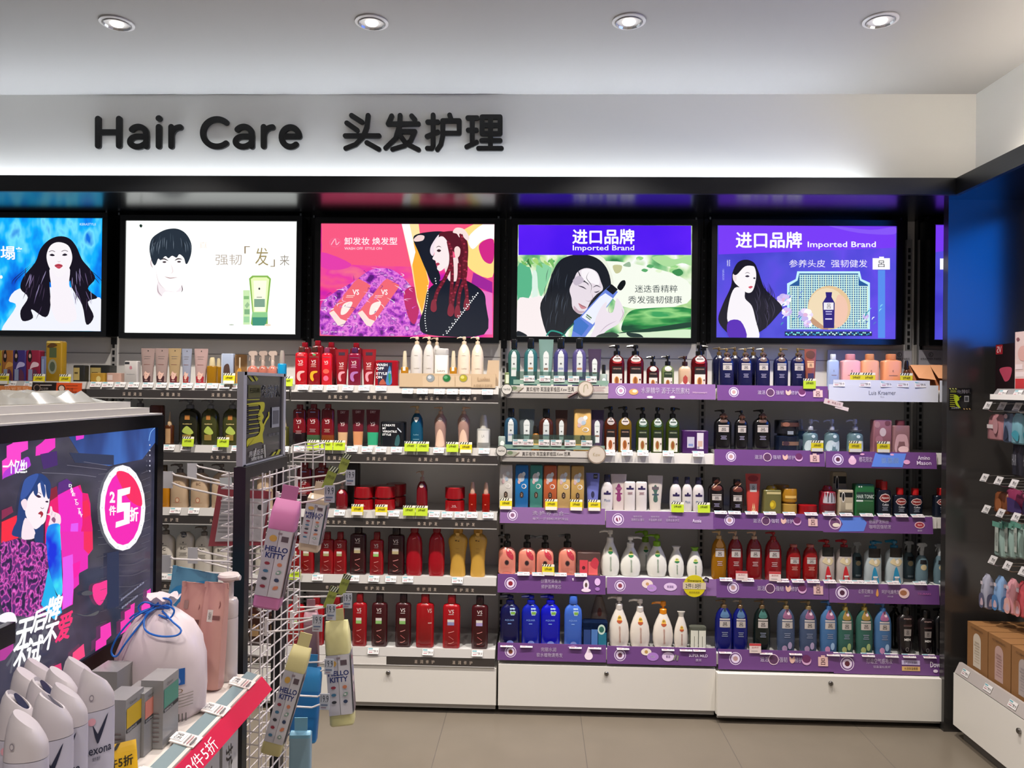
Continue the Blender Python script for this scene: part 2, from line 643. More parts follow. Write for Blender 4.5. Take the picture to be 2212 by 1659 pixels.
SURF = {   # height of the shelf surfaces, read at the shelf fronts
    0: [(90, 826), (90, 960), (90, 1090), (90, 1230), (90, 1380)],
    1: [(420, 830), (420, 964), (420, 1100), (420, 1243), (420, 1390)],
    2: [(850, 836), (850, 968), (850, 1106), (850, 1247), (850, 1396)],
    3: [(1300, 838), (1300, 978), (1300, 1104), (1300, 1248), (1300, 1397)],
    4: [(1780, 842), (1780, 978), (1780, 1116), (1780, 1262), (1780, 1412)],
    5: [(2030, 844), (2030, 982), (2030, 1120), (2030, 1266), (2030, 1418)],
}
ZS = {b_: [W(x, y, YS - .0).z for x, y in v] for b_, v in SURF.items()}
XS = {0: (BX[0] + .02, W(186, 850, YS).x), 1: (W(190, 850, YS).x, W(626, 850, YS).x), 2: (W(631, 850, YS).x, W(1075, 1000, YS).x), 3: (W(1083, 850, YS).x, W(1545, 1000, YS).x),
      4: (W(1549, 850, YS).x, W(2026, 850, YS).x), 5: (W(2029, 850, YS).x, XE2 - .002)}
ORD = ['top', 'second', 'third', 'fourth', 'bottom']
m_deck = mat('#c9c8c6', 'c')
m_rail = mat('#aeaaa6', 'g')
m_railw = mat('#e6e2dc', 'g')
m_band = mat('#332e2c', 'n')
SIGNS = {(1, 0): '深层清洁', (1, 1): '头发护理', (2, 0): '去屑止痒', (2, 1): '去屑止痒', (2, 2): '染发护发', (2, 3): '修护润发', (2, 4): '滋润修护'}
for b_ in range(6):
    for k in range(5):
        z = ZS[b_][k]
        x0, x1 = XS[b_]
        yf = YS if k < 4 else YS - .04
        lab = 'white metal shelf with price rail, %s of the %s' % (ORD[k], ['bay below the blue screen', 'bay below the white screen', 'bay below the pink screen', 'bay below the green screen',
                                                                          'bay below the purple screen', 'narrow bay by the end panel'][b_])
        t = thing('retail_shelf', lab, 'shelf', (0, 0, 0), 'wall shelves')
        MB().box((x0, yf + .012, z - .022), (x1, YB - .022, z), m_deck).box((x0, yf + .012, z - .05), (x0 + .004, YB - .022, z - .02), m_deck).box((x1 - .004, yf + .012, z - .05), (x1, YB - .022, z - .02), m_deck).build('deck', t)
        if b_ < 3:
            full = not (b_ == 2 and k == 4)
            MB().hexa([(x0, yf - .012, z - .028), (x1, yf - .012, z - .028), (x1, yf + .012, z - .028), (x0, yf + .012, z - .028),
                       (x0, yf + .002, z + .006), (x1, yf + .002, z + .006), (x1, yf + .012, z + .006), (x0, yf + .012, z + .006)], m_rail).build('price_rail', t)
            xa = x0 if full else W(836, 1400, yf).x
            mbb = MB().box((xa, yf - .012, z - .066), (x1, yf + .004, z - .03), m_band).box((x0, yf - .014, z - .07), (x1, yf + .004, z - .066), m_rail)
            if not full:
                mbb.box((x0, yf - .012, z - .066), (xa, yf + .004, z - .03), m_railw)
            s = SIGNS.get((b_, k), '头皮护理')
            sh = []
            for g, xc in enumerate((.18, .37, .62, .80)):
                if not full and g < 2:
                    continue
                if b_ == 1 and k < 2 and g == 1 and k == 1:
                    continue
                for j, ch in enumerate(s):
                    u = x0 + (x1 - x0) * xc + j * .026
                    sh.append(('t', ch, u, z - .057, u + .013, z - .041, mat('#cbb9a8', 'p')))
            mbb.shapes(sh, lambda u, v, q: (u, yf - .0125 - .0002, v))
            mbb.build('sign_band', t)
        else:
            MB().box((x0, yf, z - .045), (x1, yf + .014, z + .002), m_railw).build('price_rail', t)

# base cabinets
for b_ in range(5):
    x0 = (BX[b_] if b_ else XL + .5) - .012
    x0, x1 = {0: (BX[0], W(160, 1500, 3.45).x), 1: (W(163, 1500, 3.45).x, W(628, 1500, 3.45).x), 2: (W(632, 1500, 3.45).x, W(1072, 1500, 3.45).x), 3: (W(1075, 1500, 3.45).x, W(1546, 1500, 3.45).x),
              4: (W(1549, 1500, 3.42).x, W(2041, 1500, 3.42).x)}[b_]
    yf = 3.45 if b_ < 4 else 3.42
    zt = ZS[b_][4] - .073
    zb = W((1300, 1780)[b_ == 4], (1535, 1558)[b_ == 4], yf).z
    t = thing('base_cabinet', 'low white base cabinet %s' % ['below the blue screen', 'below the white screen', 'partly behind the wire display rack', 'under the purple strips with a centre lock, green bay',
                                                             'beside the dark end panel'][b_], 'cabinet', (0, 0, 0), 'white base cabinets')
    MB().box((x0, yf + .02, .035), (x1, YB - .022, zt), m_cab).build('body', t)
    MB().box((x0 + .002, yf, zb + .012), (x1 - .002, yf + .018, zt), m_cab).build('door', t)
    MB().box((x0 + .004, yf + .012, .022), (x1 - .004, yf + .022, zb + .008), mat('#9b9894', 'c')).build('kick_plate', t)
    xc = (x0 + x1) / 2 if b_ != 2 else W(839, 1428, yf).x
    lk = MB()
    lk.rings([[(xc + r * math.cos(2 * math.pi * j / 16), yy, zt - .03 + r * math.sin(2 * math.pi * j / 16)) for j in range(16)] for r, yy in ((.01, yf), (.01, yf - .007), (.008, yf - .009))], mat('#8b8885', 's'))
    lk.box((xc - .001, yf - .0095, zt - .036), (xc + .001, yf - .0088, zt - .024), mat('#222', 'm'))
    lk.build('lock', t)
    # adjustable feet
    for fx in (x0 + .05, x1 - .05):
        MB().lathe([(.018, 0), (.018, .01), (.01, .012), (.01, .036)], mat('#333', 'c'), fx, yf + .08).build('foot', t)
        MB().lathe([(.018, 0), (.018, .01), (.01, .012), (.01, .036)], mat('#333', 'c'), fx, YB - .08).build('foot', t)

# ================================================================== LIGHT BOXES
YL = 3.70


def E(c, e=1.0):
    return mat(c, 'e', e)


def lightbox(x0, y0, x1, y1, x2, y2, label, bg, art, mats_e=1.0):
    """x0,y0 top-left and x1,y1 bottom-right in the photograph"""
    t = thing('light_box', label, 'light box', (0, 0, 0), 'light boxes above the shelves')
    a = W(x0, y0, YL); b_ = W(x1, y1, YL)
    fr = .028
    MB().box((a.x - fr, YL + .004, b_.z - fr), (b_.x + fr, YB - .022, a.z + fr), mat('#0a0b0d', 'g')) \
        .box((a.x - fr, YL - .006, b_.z - fr), (b_.x + fr, YL + .004, b_.z - .001), mat('#0a0b0d', 'g')) \
        .box((a.x - fr, YL - .006, a.z + .001), (b_.x + fr, YL + .004, a.z + fr), mat('#0a0b0d', 'g')) \
        .box((a.x - fr, YL - .006, b_.z), (a.x - .001, YL + .004, a.z), mat('#0a0b0d', 'g')) \
        .box((b_.x + .001, YL - .006, b_.z), (b_.x + fr, YL + .004, a.z), mat('#0a0b0d', 'g')).build('frame', t)
    mb = MB()
    mb.box((a.x, YL, b_.z), (b_.x, YL + .004, a.z), bg)
    p = mb.build('lit_poster', t)
    fn0 = flat_y(YL, .00003)

    def fn(u, v, k):
        q = fn0(u, v, k)
        q.x = min(max(q.x, a.x), b_.x); q.z = min(max(q.z, b_.z), a.z)
        return q
    am = MB()
    cv = []
    for sh in art:
        m = sh[-1]
        cv.append(sh[:-1] + (E(m, mats_e) if isinstance(m, str) else m,))
    am.shapes(cv, fn)
    am.build('poster_art', t)
    # fixing clips on the frame
    for xc in (a.x - fr, b_.x + fr):
        MB().box((xc - .012, YL - .004, a.z + fr), (xc - .004, YL + .02, a.z + fr + .012), mat('#7c8084', 's')).build('clip', t)
    return t


random.seed(4)
T = lambda s, x0, y0, x1, y1, *r: ('t', s, x0, y0, x1, y1) + r
# ---- 1: woman on blue
bg1 = noise_mat('blue_poster', [(.30, '#0347c8'), (.42, '#0586f0'), (.52, '#12b4fb'), (.62, '#6fe0ff'), (.72, '#0a6fe0')], 6.5, sx=1.6, sz=.8, e=1.05)
skin = '#fbf6fb'
a1 = [('s', [(340, 760), (130, 770), (60, 850), (110, 890), (10, 1058), (160, 1058), (600, 1058), (690, 1058), (700, 850), (600, 820), (480, 760)], '#f4f6ff'),
      ('s', [(400, 412), (330, 440), (275, 500), (240, 590), (160, 690), (140, 770), (190, 830), (140, 920), (155, 990), (225, 970), (215, 910), (310, 965), (345, 880), (345, 650), (475, 640), (485, 750), (560, 880), (590, 1015), (640, 960), (600, 860), (665, 830), (600, 770), (650, 700), (610, 630), (560, 570), (520, 480), (470, 425)], '#140f1e'),
      ('e', 405, 650, 100, 100, '#140f1e'),
      ('s', [(345, 620), (350, 760), (345, 880), (400, 1000), (520, 980), (500, 850), (472, 740), (470, 620)], '#faf4fb'),
      ('s', [(400, 452), (345, 475), (318, 540), (330, 610), (365, 665), (405, 690), (450, 660), (485, 600), (492, 540), (465, 475)], skin),
      ('s', [(372, 612), (400, 600), (428, 612), (402, 634)], '#c8495c'), ('l', [(374, 616), (400, 610), (428, 616)], 3, '#5a1522'),
      ('s', [(338, 540), (356, 531), (374, 543), (356, 548)], '#241c2c'), ('s', [(424, 541), (442, 529), (460, 539), (442, 546)], '#241c2c'),
      ('l', [(334, 518), (355, 510), (376, 518)], 4, 0, '#5a4a58'), ('l', [(420, 516), (442, 508), (464, 516)], 4, 0, '#5a4a58'),
      ('l', [(394, 582), (402, 588), (412, 582)], 3, '#cda8ae'),
      T('塌', 5, 480, 100, 570, .03, '#ffffff'), T('*', 108, 485, 150, 525, .03, '#ffffff'),
      T('KERASTYLE', 545, 322, 655, 338, '#dff6ff'), ('e', 8, 690, 10, 12, '#ffffff')]
for i in range(34):
    x = random.uniform(160, 330) if i % 2 else random.uniform(490, 620)
    y = random.uniform(620, 900)
    d = random.uniform(-40, 20) if i % 2 else random.uniform(-20, 40)
    a1.append(('l', [(x, y), (x + d * .3, y + 30), (x + d, y + 90)], 5, 1, random.choice(['#6a5a80', '#9a90b8', '#453650', '#2c2438'])))
for x in (120, 650, 100, 680):
    a1.append(('l', [(400 + (x - 400) * .6, 600), (x, 700), (x + (30 if x > 300 else -20), 740)], 4, 1, '#1c1626'))
lightbox(-150, 470, 218.5, 715.5, 0, 0, 'lit poster of a woman with long wavy hair on a bright blue ground', bg1, crop(.31646, 0, 380, a1))
# ---- 2: man on white
bg2 = E('#fbfffb', 1.25)
a2 = [('s', [(1045, 560), (1060, 640), (1075, 720), (1120, 780), (1170, 800), (1225, 770), (1262, 690), (1275, 600), (1200, 520), (1100, 520)], E('#fdf9f8', 1.15)),
      ('s', [(1080, 720), (1070, 790), (1100, 825), (1130, 790), (1230, 790), (1246, 740), (1200, 790), (1130, 780)], E('#efe6ea', 1.1)),
      ('l', [(1075, 740), (1080, 790), (1108, 822)], 8, 1, '#b9a5ad'), ('l', [(1238, 745), (1246, 775), (1236, 795)], 7, 1, '#7c6c72'), ('l', [(1035, 560), (1030, 600), (1045, 630)], 9, 1, '#c9b4b8'),
      ('s', [(1020, 500), (1035, 430), (1090, 385), (1150, 362), (1215, 362), (1270, 395), (1305, 460), (1305, 530), (1284, 590), (1268, 600), (1255, 560), (1225, 535), (1205, 558), (1175, 545), (1150, 562), (1128, 548), (1098, 575), (1080, 565), (1066, 600), (1052, 610), (1034, 575)], '#26303c'),
      ('l', [(1100, 572), (1120, 566), (1150, 580)], 9, 1, '#3a3034'), ('l', [(1192, 578), (1215, 566), (1245, 570)], 9, 1, '#3a3034'),
      ('e', 1122, 588, 13, 6, '#40343a'), ('e', 1222, 586, 13, 6, '#40343a'), ('l', [(1165, 600), (1180, 650), (1165, 668)], 4, 1, '#dcc6c6'),
      ('l', [(1124, 686), (1160, 698), (1212, 692)], 5, 1, '#9b6c70'), ('l', [(1065, 650), (1085, 730), (1135, 780)], 4, 1, '#d8c8cc'),
      T('强韧', 1470, 535, 1650, 608, '#b8aba0'), T('「', 1668, 480, 1706, 530, '#8a7456'), T('发', 1742, 490, 1832, 612, '#9a8a5e'), T('」', 1846, 570, 1876, 620, '#8a7456'), T('来', 1910, 540, 1975, 612, '#8f8478'), T('真', 1360, 450, 1415, 495, '#f0e0d4'),
      ('s', [(952, 335), (962, 330), (972, 338), (966, 352), (955, 348)], '#20332c'), T('SCHWARZKOPF', 905, 372, 1025, 390, '#e6ece8'),
      ('p', [(1700, 700), (1722, 680), (1828, 680), (1850, 702), (1826, 930), (1828, 1010), (1812, 1022), (1724, 1022), (1712, 1010), (1722, 930)], '#86b452'),
      ('p', [(1712, 704), (1730, 692), (1820, 692), (1838, 706), (1816, 930), (1730, 930)], '#e4f2b4'),
      ('p', [(1730, 715), (1820, 715), (1808, 925), (1740, 925)], '#f4fae0'), ('r', 1735, 840, 1808, 895, '#7da08a'), ('r', 1722, 930, 1824, 965, '#8cc98c'), ('p', [(1722, 965), (1826, 965), (1812, 1022), (1724, 1022)], '#3f8f78'),
      ('e', 1770, 770, 6, 8, '#333'), ('l', [(1752, 828), (1788, 828)], 4, '#555'),
      ('r', 1660, 780, 1706, 1015, '#c8e6b0'), ('r', 1664, 820, 1700, 842, '#84b878'), ('r', 1668, 910, 1704, 945, '#7fae80'), ('r', 1664, 960, 1702, 1000, '#9ccf9c'), ('p', [(1690, 860), (1705, 880), (1685, 905), (1670, 885)], '#98be90'),
      ('e', 1580, 1016, 18, 4, '#b4bcae'), ('e', 1828, 1018, 22, 8, '#ecd9c4')]
for i in range(26):
    x = random.uniform(1040, 1290); y = 380 + abs(x - 1165) * .35 + random.uniform(0, 60)
    a2.append(('l', [(x, y), (x + (x - 1165) * .1, y + 30), (x + (x - 1165) * .12, y + 70)], 4, 1, random.choice(['#56616e', '#3c4854', '#15191f', '#6b7683'])))
lightbox(273, 477, 638, 722, 0, 0, 'lit white poster of a dark haired man and a green tube', bg2, crop(.31646, 0, 380, a2), 1.1)
# ---- 3: pink poster
bg3 = noise_mat('pink_poster', [(.30, '#c31ab4'), (.42, '#f0329c'), (.52, '#f85a8c'), (.62, '#ee3ca8'), (.74, '#f87090')], 5.0, sx=.8, sz=1.6, e=1.0)
pur = noise_mat('purple_splash', [(.32, '#5a1a78'), (.44, '#b23cc8'), (.54, '#f486e6'), (.6, '#a034b4'), (.72, '#ffd8ff')], 26.0, e=1.0, detail=8)
a3 = [('p', [(300, 320), (1465, 320), (1465, 560), (900, 620), (300, 600)], '#fb5a84'),
      ('s', [(296, 620), (420, 640), (500, 600), (296, 520)], '#e83fae'),
      ('s', [(296, 880), (380, 800), (520, 720), (640, 640), (780, 640), (900, 740), (960, 850), (985, 1000), (1020, 1082), (296, 1082)], pur),
      ('s', [(860, 800), (935, 760), (965, 900), (935, 1010), (890, 960)], '#c22a6a'),
      ('p', [(846, 328), (962, 328), (990, 560), (1035, 720), (985, 960), (950, 860), (915, 640)], '#ffe9a8'), ('p', [(900, 470), (960, 440), (1010, 640), (1030, 730), (985, 930), (950, 830)], '#ffb43c'), ('p', [(846, 328), (900, 328), (940, 520), (915, 620)], '#ffffff'),
      ('s', [(1230, 420), (1300, 350), (1465, 300), (1560, 500), (1465, 690), (1330, 650), (1270, 560)], '#ffe38a'), ('s', [(1300, 420), (1400, 330), (1480, 330), (1480, 430), (1400, 440), (1330, 500)], '#ffffff'),
      ('s', [(1372, 480), (1420, 435), (1475, 440), (1475, 560), (1450, 600), (1400, 570)], '#d62a8a'), ('p', [(1335, 660), (1465, 725), (1465, 800), (1320, 740)], '#a3279c'), ('p', [(1320, 760), (1465, 800), (1465, 1082), (1400, 1082)], '#f07ac8'),
      # woman: arm, body, neck, head
      ('s', [(925, 430), (960, 395), (1090, 378), (1150, 395), (1090, 470), (1060, 500), (1080, 600), (1110, 700), (1060, 740), (1010, 640), (960, 520)], '#171c2a'),
      ('s', [(928, 432), (960, 405), (1000, 410), (990, 440), (940, 448)], '#f6d8d6'),
      ('s', [(1050, 470), (1100, 400), (1080, 480), (1060, 545), (1040, 520)], '#f4e4ee'),
      ('s', [(1080, 730), (1160, 700), (1240, 700), (1320, 730), (1400, 790), (1420, 870), (1408, 1082), (1030, 1085), (968, 1010), (1000, 900), (1020, 790)], '#151c2c'),
      ('s', [(1140, 600), (1230, 560), (1235, 700), (1190, 720), (1160, 700)], '#f9dfe0'),
      ('s', [(1100, 400), (1140, 380), (1220, 380), (1280, 420), (1300, 490), (1295, 600), (1280, 690), (1240, 690), (1230, 560), (1180, 500), (1150, 470)], '#5a1626'),
      ('s', [(1092, 425), (1130, 415), (1170, 470), (1195, 540), (1190, 590), (1150, 620), (1110, 650), (1088, 635), (1090, 610), (1080, 600), (1078, 580), (1056, 565), (1070, 530), (1066, 480)], '#fdeef0'),
      ('s', [(1205, 500), (1225, 480), (1246, 500), (1240, 545), (1215, 560)], '#fbdcd8'),
      ('s', [(1085, 510), (1100, 500), (1115, 510), (1100, 520)], '#3a2028'), ('l', [(1080, 490), (1098, 480), (1118, 488)], 5, 1, '#4a2630'), ('s', [(1078, 598), (1095, 592), (1106, 602), (1090, 612)], '#b53a56'),
      ('s', [(1195, 385), (1215, 355), (1260, 358), (1290, 385), (1308, 425), (1290, 440), (1250, 400), (1240, 420), (1222, 395)], '#fbe3e0')]
for bx, by in ((1172, 470), (1190, 600), (1280, 430), (1275, 640), (1245, 690), (1130, 700)):
    pass
for P in ([(1165, 450), (1185, 560), (1190, 700), (1180, 860), (1185, 930)], [(1250, 400), (1280, 520), (1280, 680), (1240, 800), (1228, 950)], [(1180, 480), (1180, 600), (1140, 700), (1085, 800), (1065, 910)],
          [(1270, 560), (1275, 700), (1290, 800), (1290, 900)], [(1240, 600), (1235, 700), (1200, 820), (1180, 940)]):
    a3.append(('l', P, 24, '#6a1a2a'))
    sp = smooth_path(P, False, 5)
    for i, q in enumerate(sp):
        a3.append(('e', q[0] + (4 if i % 2 else -4), q[1], 8, 6, '#a8324a' if i % 2 else '#7d2036'))
    a3.append(('s', [(P[-1][0] - 12, P[-1][1] - 60), (P[-1][0] + 12, P[-1][1] - 60), (P[-1][0] + 20, P[-1][1]), (P[-1][0], P[-1][1] + 20), (P[-1][0] - 22, P[-1][1])], '#8a2a3c'))
for i in range(22):
    a3.append(('e', 1015 + 10 * math.sin(i * .3) + (60 if i < 3 else 0), 700 + i * 17, 4, 4, '#ffffff'))
    a3.append(('e', 1365 - i * 10, 800 + i * 13, 5, 5, '#ffffff'))
    if i % 2: a3.append(('e', 1340 - i * 10, 812 + i * 13, 4, 4, '#ffffff'))
for dx in (0, 195):
    o = 350 + dx
    ang = [(o, 935), (o + 175, 720), (o + 200, 700), (o + 285, 745), (o + 275, 770), (o + 90, 1030), (o + 60, 1020)]
    a3 += [('p', ang, '#f56a78'), ('p', [(o, 935), (o + 60, 1020), (o + 90, 1030), (o + 118, 990), (o + 78, 975), (o + 32, 918)], '#ffe6dc'),
           ('s', [(o + 95, 880), (o + 140, 858), (o + 160, 870), (o + 120, 935), (o + 80, 945)], '#fff2ea'), T('VS', o + 160, 775, o + 205, 812, .02, '#ffffff'), ('r', o + 120, 815, o + 175, 820, '#ffd8d0'), ('r', o + 115, 826, o + 165, 830, '#ffd8d0')]
for i in range(70):
    x = random.uniform(310, 930); y = random.uniform(640, 1070)
    if (x < 420 and y < 800): continue
    a3.append(('l', [(x, y), (x + random.uniform(-30, 30), y - random.uniform(5, 25)), (x + random.uniform(-50, 50), y - random.uniform(0, 40))], 4, 1, random.choice(['#ffffff', '#ffc8f4', '#7a2a90', '#e06ad8'])))
a3 += [T('卸发妆 焕发型', 455, 420, 815, 470, .02, '#fff4f8'), T('WASH OFF  STYLE ON', 455, 486, 710, 504, .01, '#ffe0ec'), ('e', 392, 455, 40, 32, '#f56f96'), ('e', 392, 455, 36, 28, '#fb5a84'), ('l', [(365, 470), (392, 430), (400, 470), (420, 450)], 6, '#ffc0d4'),
       T('护发造型', 360, 1058, 455, 1070, '#ffd8f0')]
lightbox(694, 483, 1065, 729, 0, 0, 'lit pink poster of a woman with red braids in a black dress', bg3, crop(.31646, 600, 380, a3))
# ---- 4: woman with bottle, violet header
bg4 = noise_mat('leafy_poster', [(.30, '#2c7a48'), (.40, '#7cc484'), (.48, '#d8f0c0'), (.56, '#ffffff'), (.66, '#b8e098'), (.78, '#4c9c5c')], 6.5, e=1.0)
leaf = noise_mat('leaf_green', [(.35, '#0b4a30'), (.48, '#2f9a4c'), (.6, '#9ce08a'), (.7, '#3da860')], 7, sx=.6, sz=3, e=.95)
a4 = [('s', [(900, 620), (1250, 640), (1600, 760), (1600, 940), (1150, 980), (980, 860)], '#f8fdf0'), ('s', [(250, 650), (330, 620), (370, 760), (340, 900), (250, 920)], '#5cb88c'), ('s', [(400, 640), (520, 660), (480, 800), (430, 880)], '#8cd4a4'), ('s', [(640, 560), (900, 556), (1000, 700), (980, 800)], '#f0f4e4'), ('s', [(370, 700), (405, 700), (410, 900), (370, 900)], '#dff4e8'),
      ('s', [(1320, 580), (1420, 560), (1500, 590), (1640, 560), (1640, 640), (1560, 620), (1440, 650)], '#b0e0a0'), ('s', [(1480, 690), (1540, 665), (1570, 700), (1530, 725)], '#3f8f50'), ('s', [(1010, 640), (1080, 640), (1070, 690), (1030, 700)], '#c8c898'), ('s', [(1090, 640), (1140, 610), (1150, 650)], '#9ab89a'),
      ('s', [(1080, 1120), (1140, 1010), (1280, 980), (1640, 985), (1640, 1150), (1400, 1170), (1250, 1150), (1100, 1170)], leaf),
      ('s', [(1080, 1170), (1300, 1140), (1640, 1090), (1640, 1130), (1300, 1170), (1080, 1190)], '#15402e'),
      ('s', [(1060, 1180), (1300, 1170), (1640, 1150), (1640, 1225), (900, 1225)], '#d8efcc'),
      ('s', [(250, 920), (350, 900), (440, 890), (460, 1000), (500, 1210), (250, 1215)], '#fbf0f0'), ('s', [(250, 1160), (330, 1200), (250, 1220)], '#101a24'),
      ('s', [(640, 570), (760, 550), (880, 580), (960, 660), (995, 780), (985, 900), (900, 1000), (700, 1100), (600, 1218), (500, 1218), (430, 980), (480, 850), (520, 720), (570, 620)], '#1a1e26'),
      ('s', [(730, 690), (800, 660), (880, 690), (915, 770), (930, 830), (880, 870), (830, 930), (790, 1010), (740, 1025), (690, 980), (680, 900), (665, 830), (700, 750)], '#eadfe8'),
      ('s', [(760, 680), (840, 670), (890, 720), (900, 790), (840, 780), (780, 760)], '#fbf6fa'),
      ('l', [(730, 800), (770, 812), (800, 830)], 10, 1, '#4a4450'), ('l', [(860, 850), (880, 852), (905, 840)], 9, 1, '#4a4450'), ('l', [(745, 770), (790, 770), (820, 800)], 8, 1, '#55505c'), ('l', [(850, 815), (880, 800), (915, 815)], 8, 1, '#55505c'),
      ('l', [(840, 860), (850, 900), (820, 925), (790, 915)], 5, 1, '#b8a0ac'), ('s', [(735, 940), (765, 955), (800, 975), (760, 985)], '#cf8a92'), ('l', [(735, 942), (770, 962), (800, 972)], 4, 1, '#5a3040'),
      ('l', [(820, 690), (800, 740), (840, 800), (830, 860)], 4, 1, '#2a2c36'), ('l', [(720, 650), (760, 740), (820, 790)], 8, 1, '#20242c'),
      # bottle and hand
      ('p', [(930, 850), (985, 800), (1050, 850), (1020, 890), (880, 1090), (790, 1218), (680, 1218), (700, 1100)], '#6a86e0'), ('p', [(905, 890), (950, 860), (1010, 900), (850, 1110), (760, 1050)], '#eef2ff'), ('p', [(700, 1080), (740, 1050), (820, 1120), (760, 1200), (690, 1160)], '#3f74c8'),
      ('p', [(955, 830), (1000, 788), (1050, 830), (1010, 872)], '#101418'), ('s', [(1045, 810), (1075, 765), (1105, 758), (1110, 790), (1080, 835), (1055, 832)], '#0c1014'), ('l', [(800, 1030), (840, 1060)], 10, '#5a7a50'), ('l', [(795, 1045), (830, 1072)], 7, '#5a7a50'),
      ('s', [(925, 960), (960, 930), (960, 1000), (1010, 1010), (1040, 900), (1085, 960), (1100, 1020), (1060, 1100), (960, 1160), (900, 1218), (830, 1218), (860, 1140), (870, 1070), (900, 1000)], '#efe4ee'),
      ('l', [(985, 940), (975, 1000), (990, 1020)], 5, 1, '#c4b2c4'), ('l', [(1010, 920), (1010, 990)], 4, 1, '#c4b2c4'),
      ('l', [(480, 1200), (520, 1160), (600, 1180), (640, 1218)], 12, '#2f9a8a'), ('l', [(600, 1200), (700, 1100)], 10, '#17584c'),
      ('r', 258, 314, 1634, 556, noise_mat('violet_header', [(.3, '#4a12f0'), (.7, '#6a24ff')], 2.0, e=1.0)),
      T('进口品牌', 690, 352, 1180, 468, .04, '#ffffff'), T('Imported Brand', 690, 478, 1180, 532, .012, '#ffffff'),
      T('迷迭香精粹', 1185, 795, 1525, 855, '#3a4648'), T('秀发强韧健康', 1130, 882, 1560, 942, '#3a4648')]
for i in range(30):
    x = random.uniform(480, 660); y = random.uniform(640, 1050)
    a4.append(('l', [(x, y), (x - 14, y + 50), (x - 20, y + 110)], 4, 1, random.choice(['#3a404c', '#4d5766', '#0c0e14', '#2a303c'])))
for i in range(9):
    a4.append(('s', [(250 + i * 30, 570 + (i % 3) * 30), (285 + i * 30, 580 + (i % 2) * 40), (300 + i * 30, 620 + (i % 3) * 20), (262 + i * 30, 610 + (i % 2) * 20)], random.choice(['#a8d878', '#d4eeb0', '#3a7a40', '#7cc068'])))
for i in range(26):
    x = random.choice([random.uniform(270, 560), random.uniform(1200, 1600)]); y = random.uniform(575, 700)
    r_ = random.uniform(14, 34)
    a4.insert(2, ('s', [(x - r_, y), (x - r_ * .2, y - r_ * .6), (x + r_ * 1.1, y - r_ * .2), (x + r_ * .3, y + r_ * .5)], random.choice(['#9cd88c', '#d4f0b4', '#5cac6c', '#b8e4a0', '#e8f8d4'])))
a4 += [('s', [(690, 760), (740, 720), (780, 760), (720, 800)], '#c8bccc'), ('s', [(700, 960), (740, 1000), (790, 1005), (745, 1022), (705, 1000)], '#c4a8b4'), ('l', [(900, 1180), (960, 1120), (1040, 1080)], 6, 1, '#c4b2c4'), ('l', [(1080, 985), (1092, 1030), (1060, 1090)], 6, 1, '#c4a8b4'),
       ('s', [(900, 1190), (1000, 1170), (1060, 1200), (1000, 1218), (880, 1218)], '#2c3c34'), ('s', [(1120, 1175), (1220, 1185), (1250, 1218), (1150, 1210)], '#1c3430')]
a4 = crop(.27125, 1050, 400, a4)
lightbox(1119, 486, 1492, 730, 0, 0, 'lit poster of a woman hugging a bottle under a violet header', bg4, a4)
# ---- 5: purple poster
bg5 = noise_mat('purple_poster', [(.3, '#4038c8'), (.45, '#5552e0'), (.6, '#6a50f0'), (.75, '#4a48d8')], 3.0, e=.95)
a5 = [('p', [(162, 264), (1350, 264), (1350, 420), (162, 465)], '#7a3cf8'), ('s', [(900, 270), (1180, 300), (1340, 280), (1340, 330), (1100, 320)], '#8858fa'),
      T('进口品牌', 280, 315, 720, 420, .04, '#ffffff'), T('Imported Brand', 760, 378, 1218, 428, .012, '#ffffff'), T('参养头皮  强韧健发', 636, 500, 1160, 552, '#f4f0ff'),
      ('r', 1196, 490, 1312, 566, '#ffffff'), ('r', 1240, 480, 1272, 492, '#ffffff'), T('呂', 1234, 506, 1276, 550, '#222233'),
      ('r', 1232, 570, 1280, 1026, '#5a90f0'),
      ('p', [(622, 968), (622, 660), (680, 630), (690, 578), (1110, 578), (1122, 630), (1178, 655), (1178, 968)], '#c8f4ff'), ('p', [(640, 960), (640, 672), (692, 640), (704, 592), (1098, 592), (1112, 640), (1164, 668), (1164, 960)], '#2c5c9c')]
for i in range(34):
    x = 645 + i * 15.5
    y0 = 600 if 700 < x < 1100 else 680
    a5.append(('r', x, y0, x + 7, 958, '#bfeee6' if i % 3 else '#e2f6cc'))
for i in range(24):
    y = 602 + i * 15
    a5.append(('r', 705 if y < 670 else 642, y, 1098 if y < 670 else 1162, y + 5, '#d8f8f0'))
a5 += [('e', 905, 822, 145, 148, '#e8c89a'), ('e', 890, 822, 125, 132, '#f2ddb8'), ('s', [(960, 740), (1010, 760), (1030, 840), (1000, 930), (950, 950), (940, 860)], '#f4c8b0'), ('s', [(780, 880), (860, 940), (900, 965), (850, 965), (790, 930)], '#c89a78'),
       ('p', [(880, 718), (924, 718), (920, 750), (942, 790), (938, 960), (866, 960), (860, 790), (884, 750)], '#2c1a78'), ('r', 868, 788, 934, 836, '#f2eef4'), T('呂', 890, 796, 914, 828, '#5a4a2a'), ('r', 880, 845, 924, 852, '#c8c0f0'), ('r', 882, 862, 922, 868, '#c8c0f0'), ('r', 878, 894, 924, 902, '#e8e0ff'),
       ('r', 606, 982, 1192, 1012, '#1c2c58')]
for i in range(48):
    a5.append(('e', 618 + i * 12, 996 + 8 * math.sin(i * 1.7), 6, 5, random.choice(['#7ff0f0', '#d8ffff', '#3c98c8', '#a8e8d8'])))
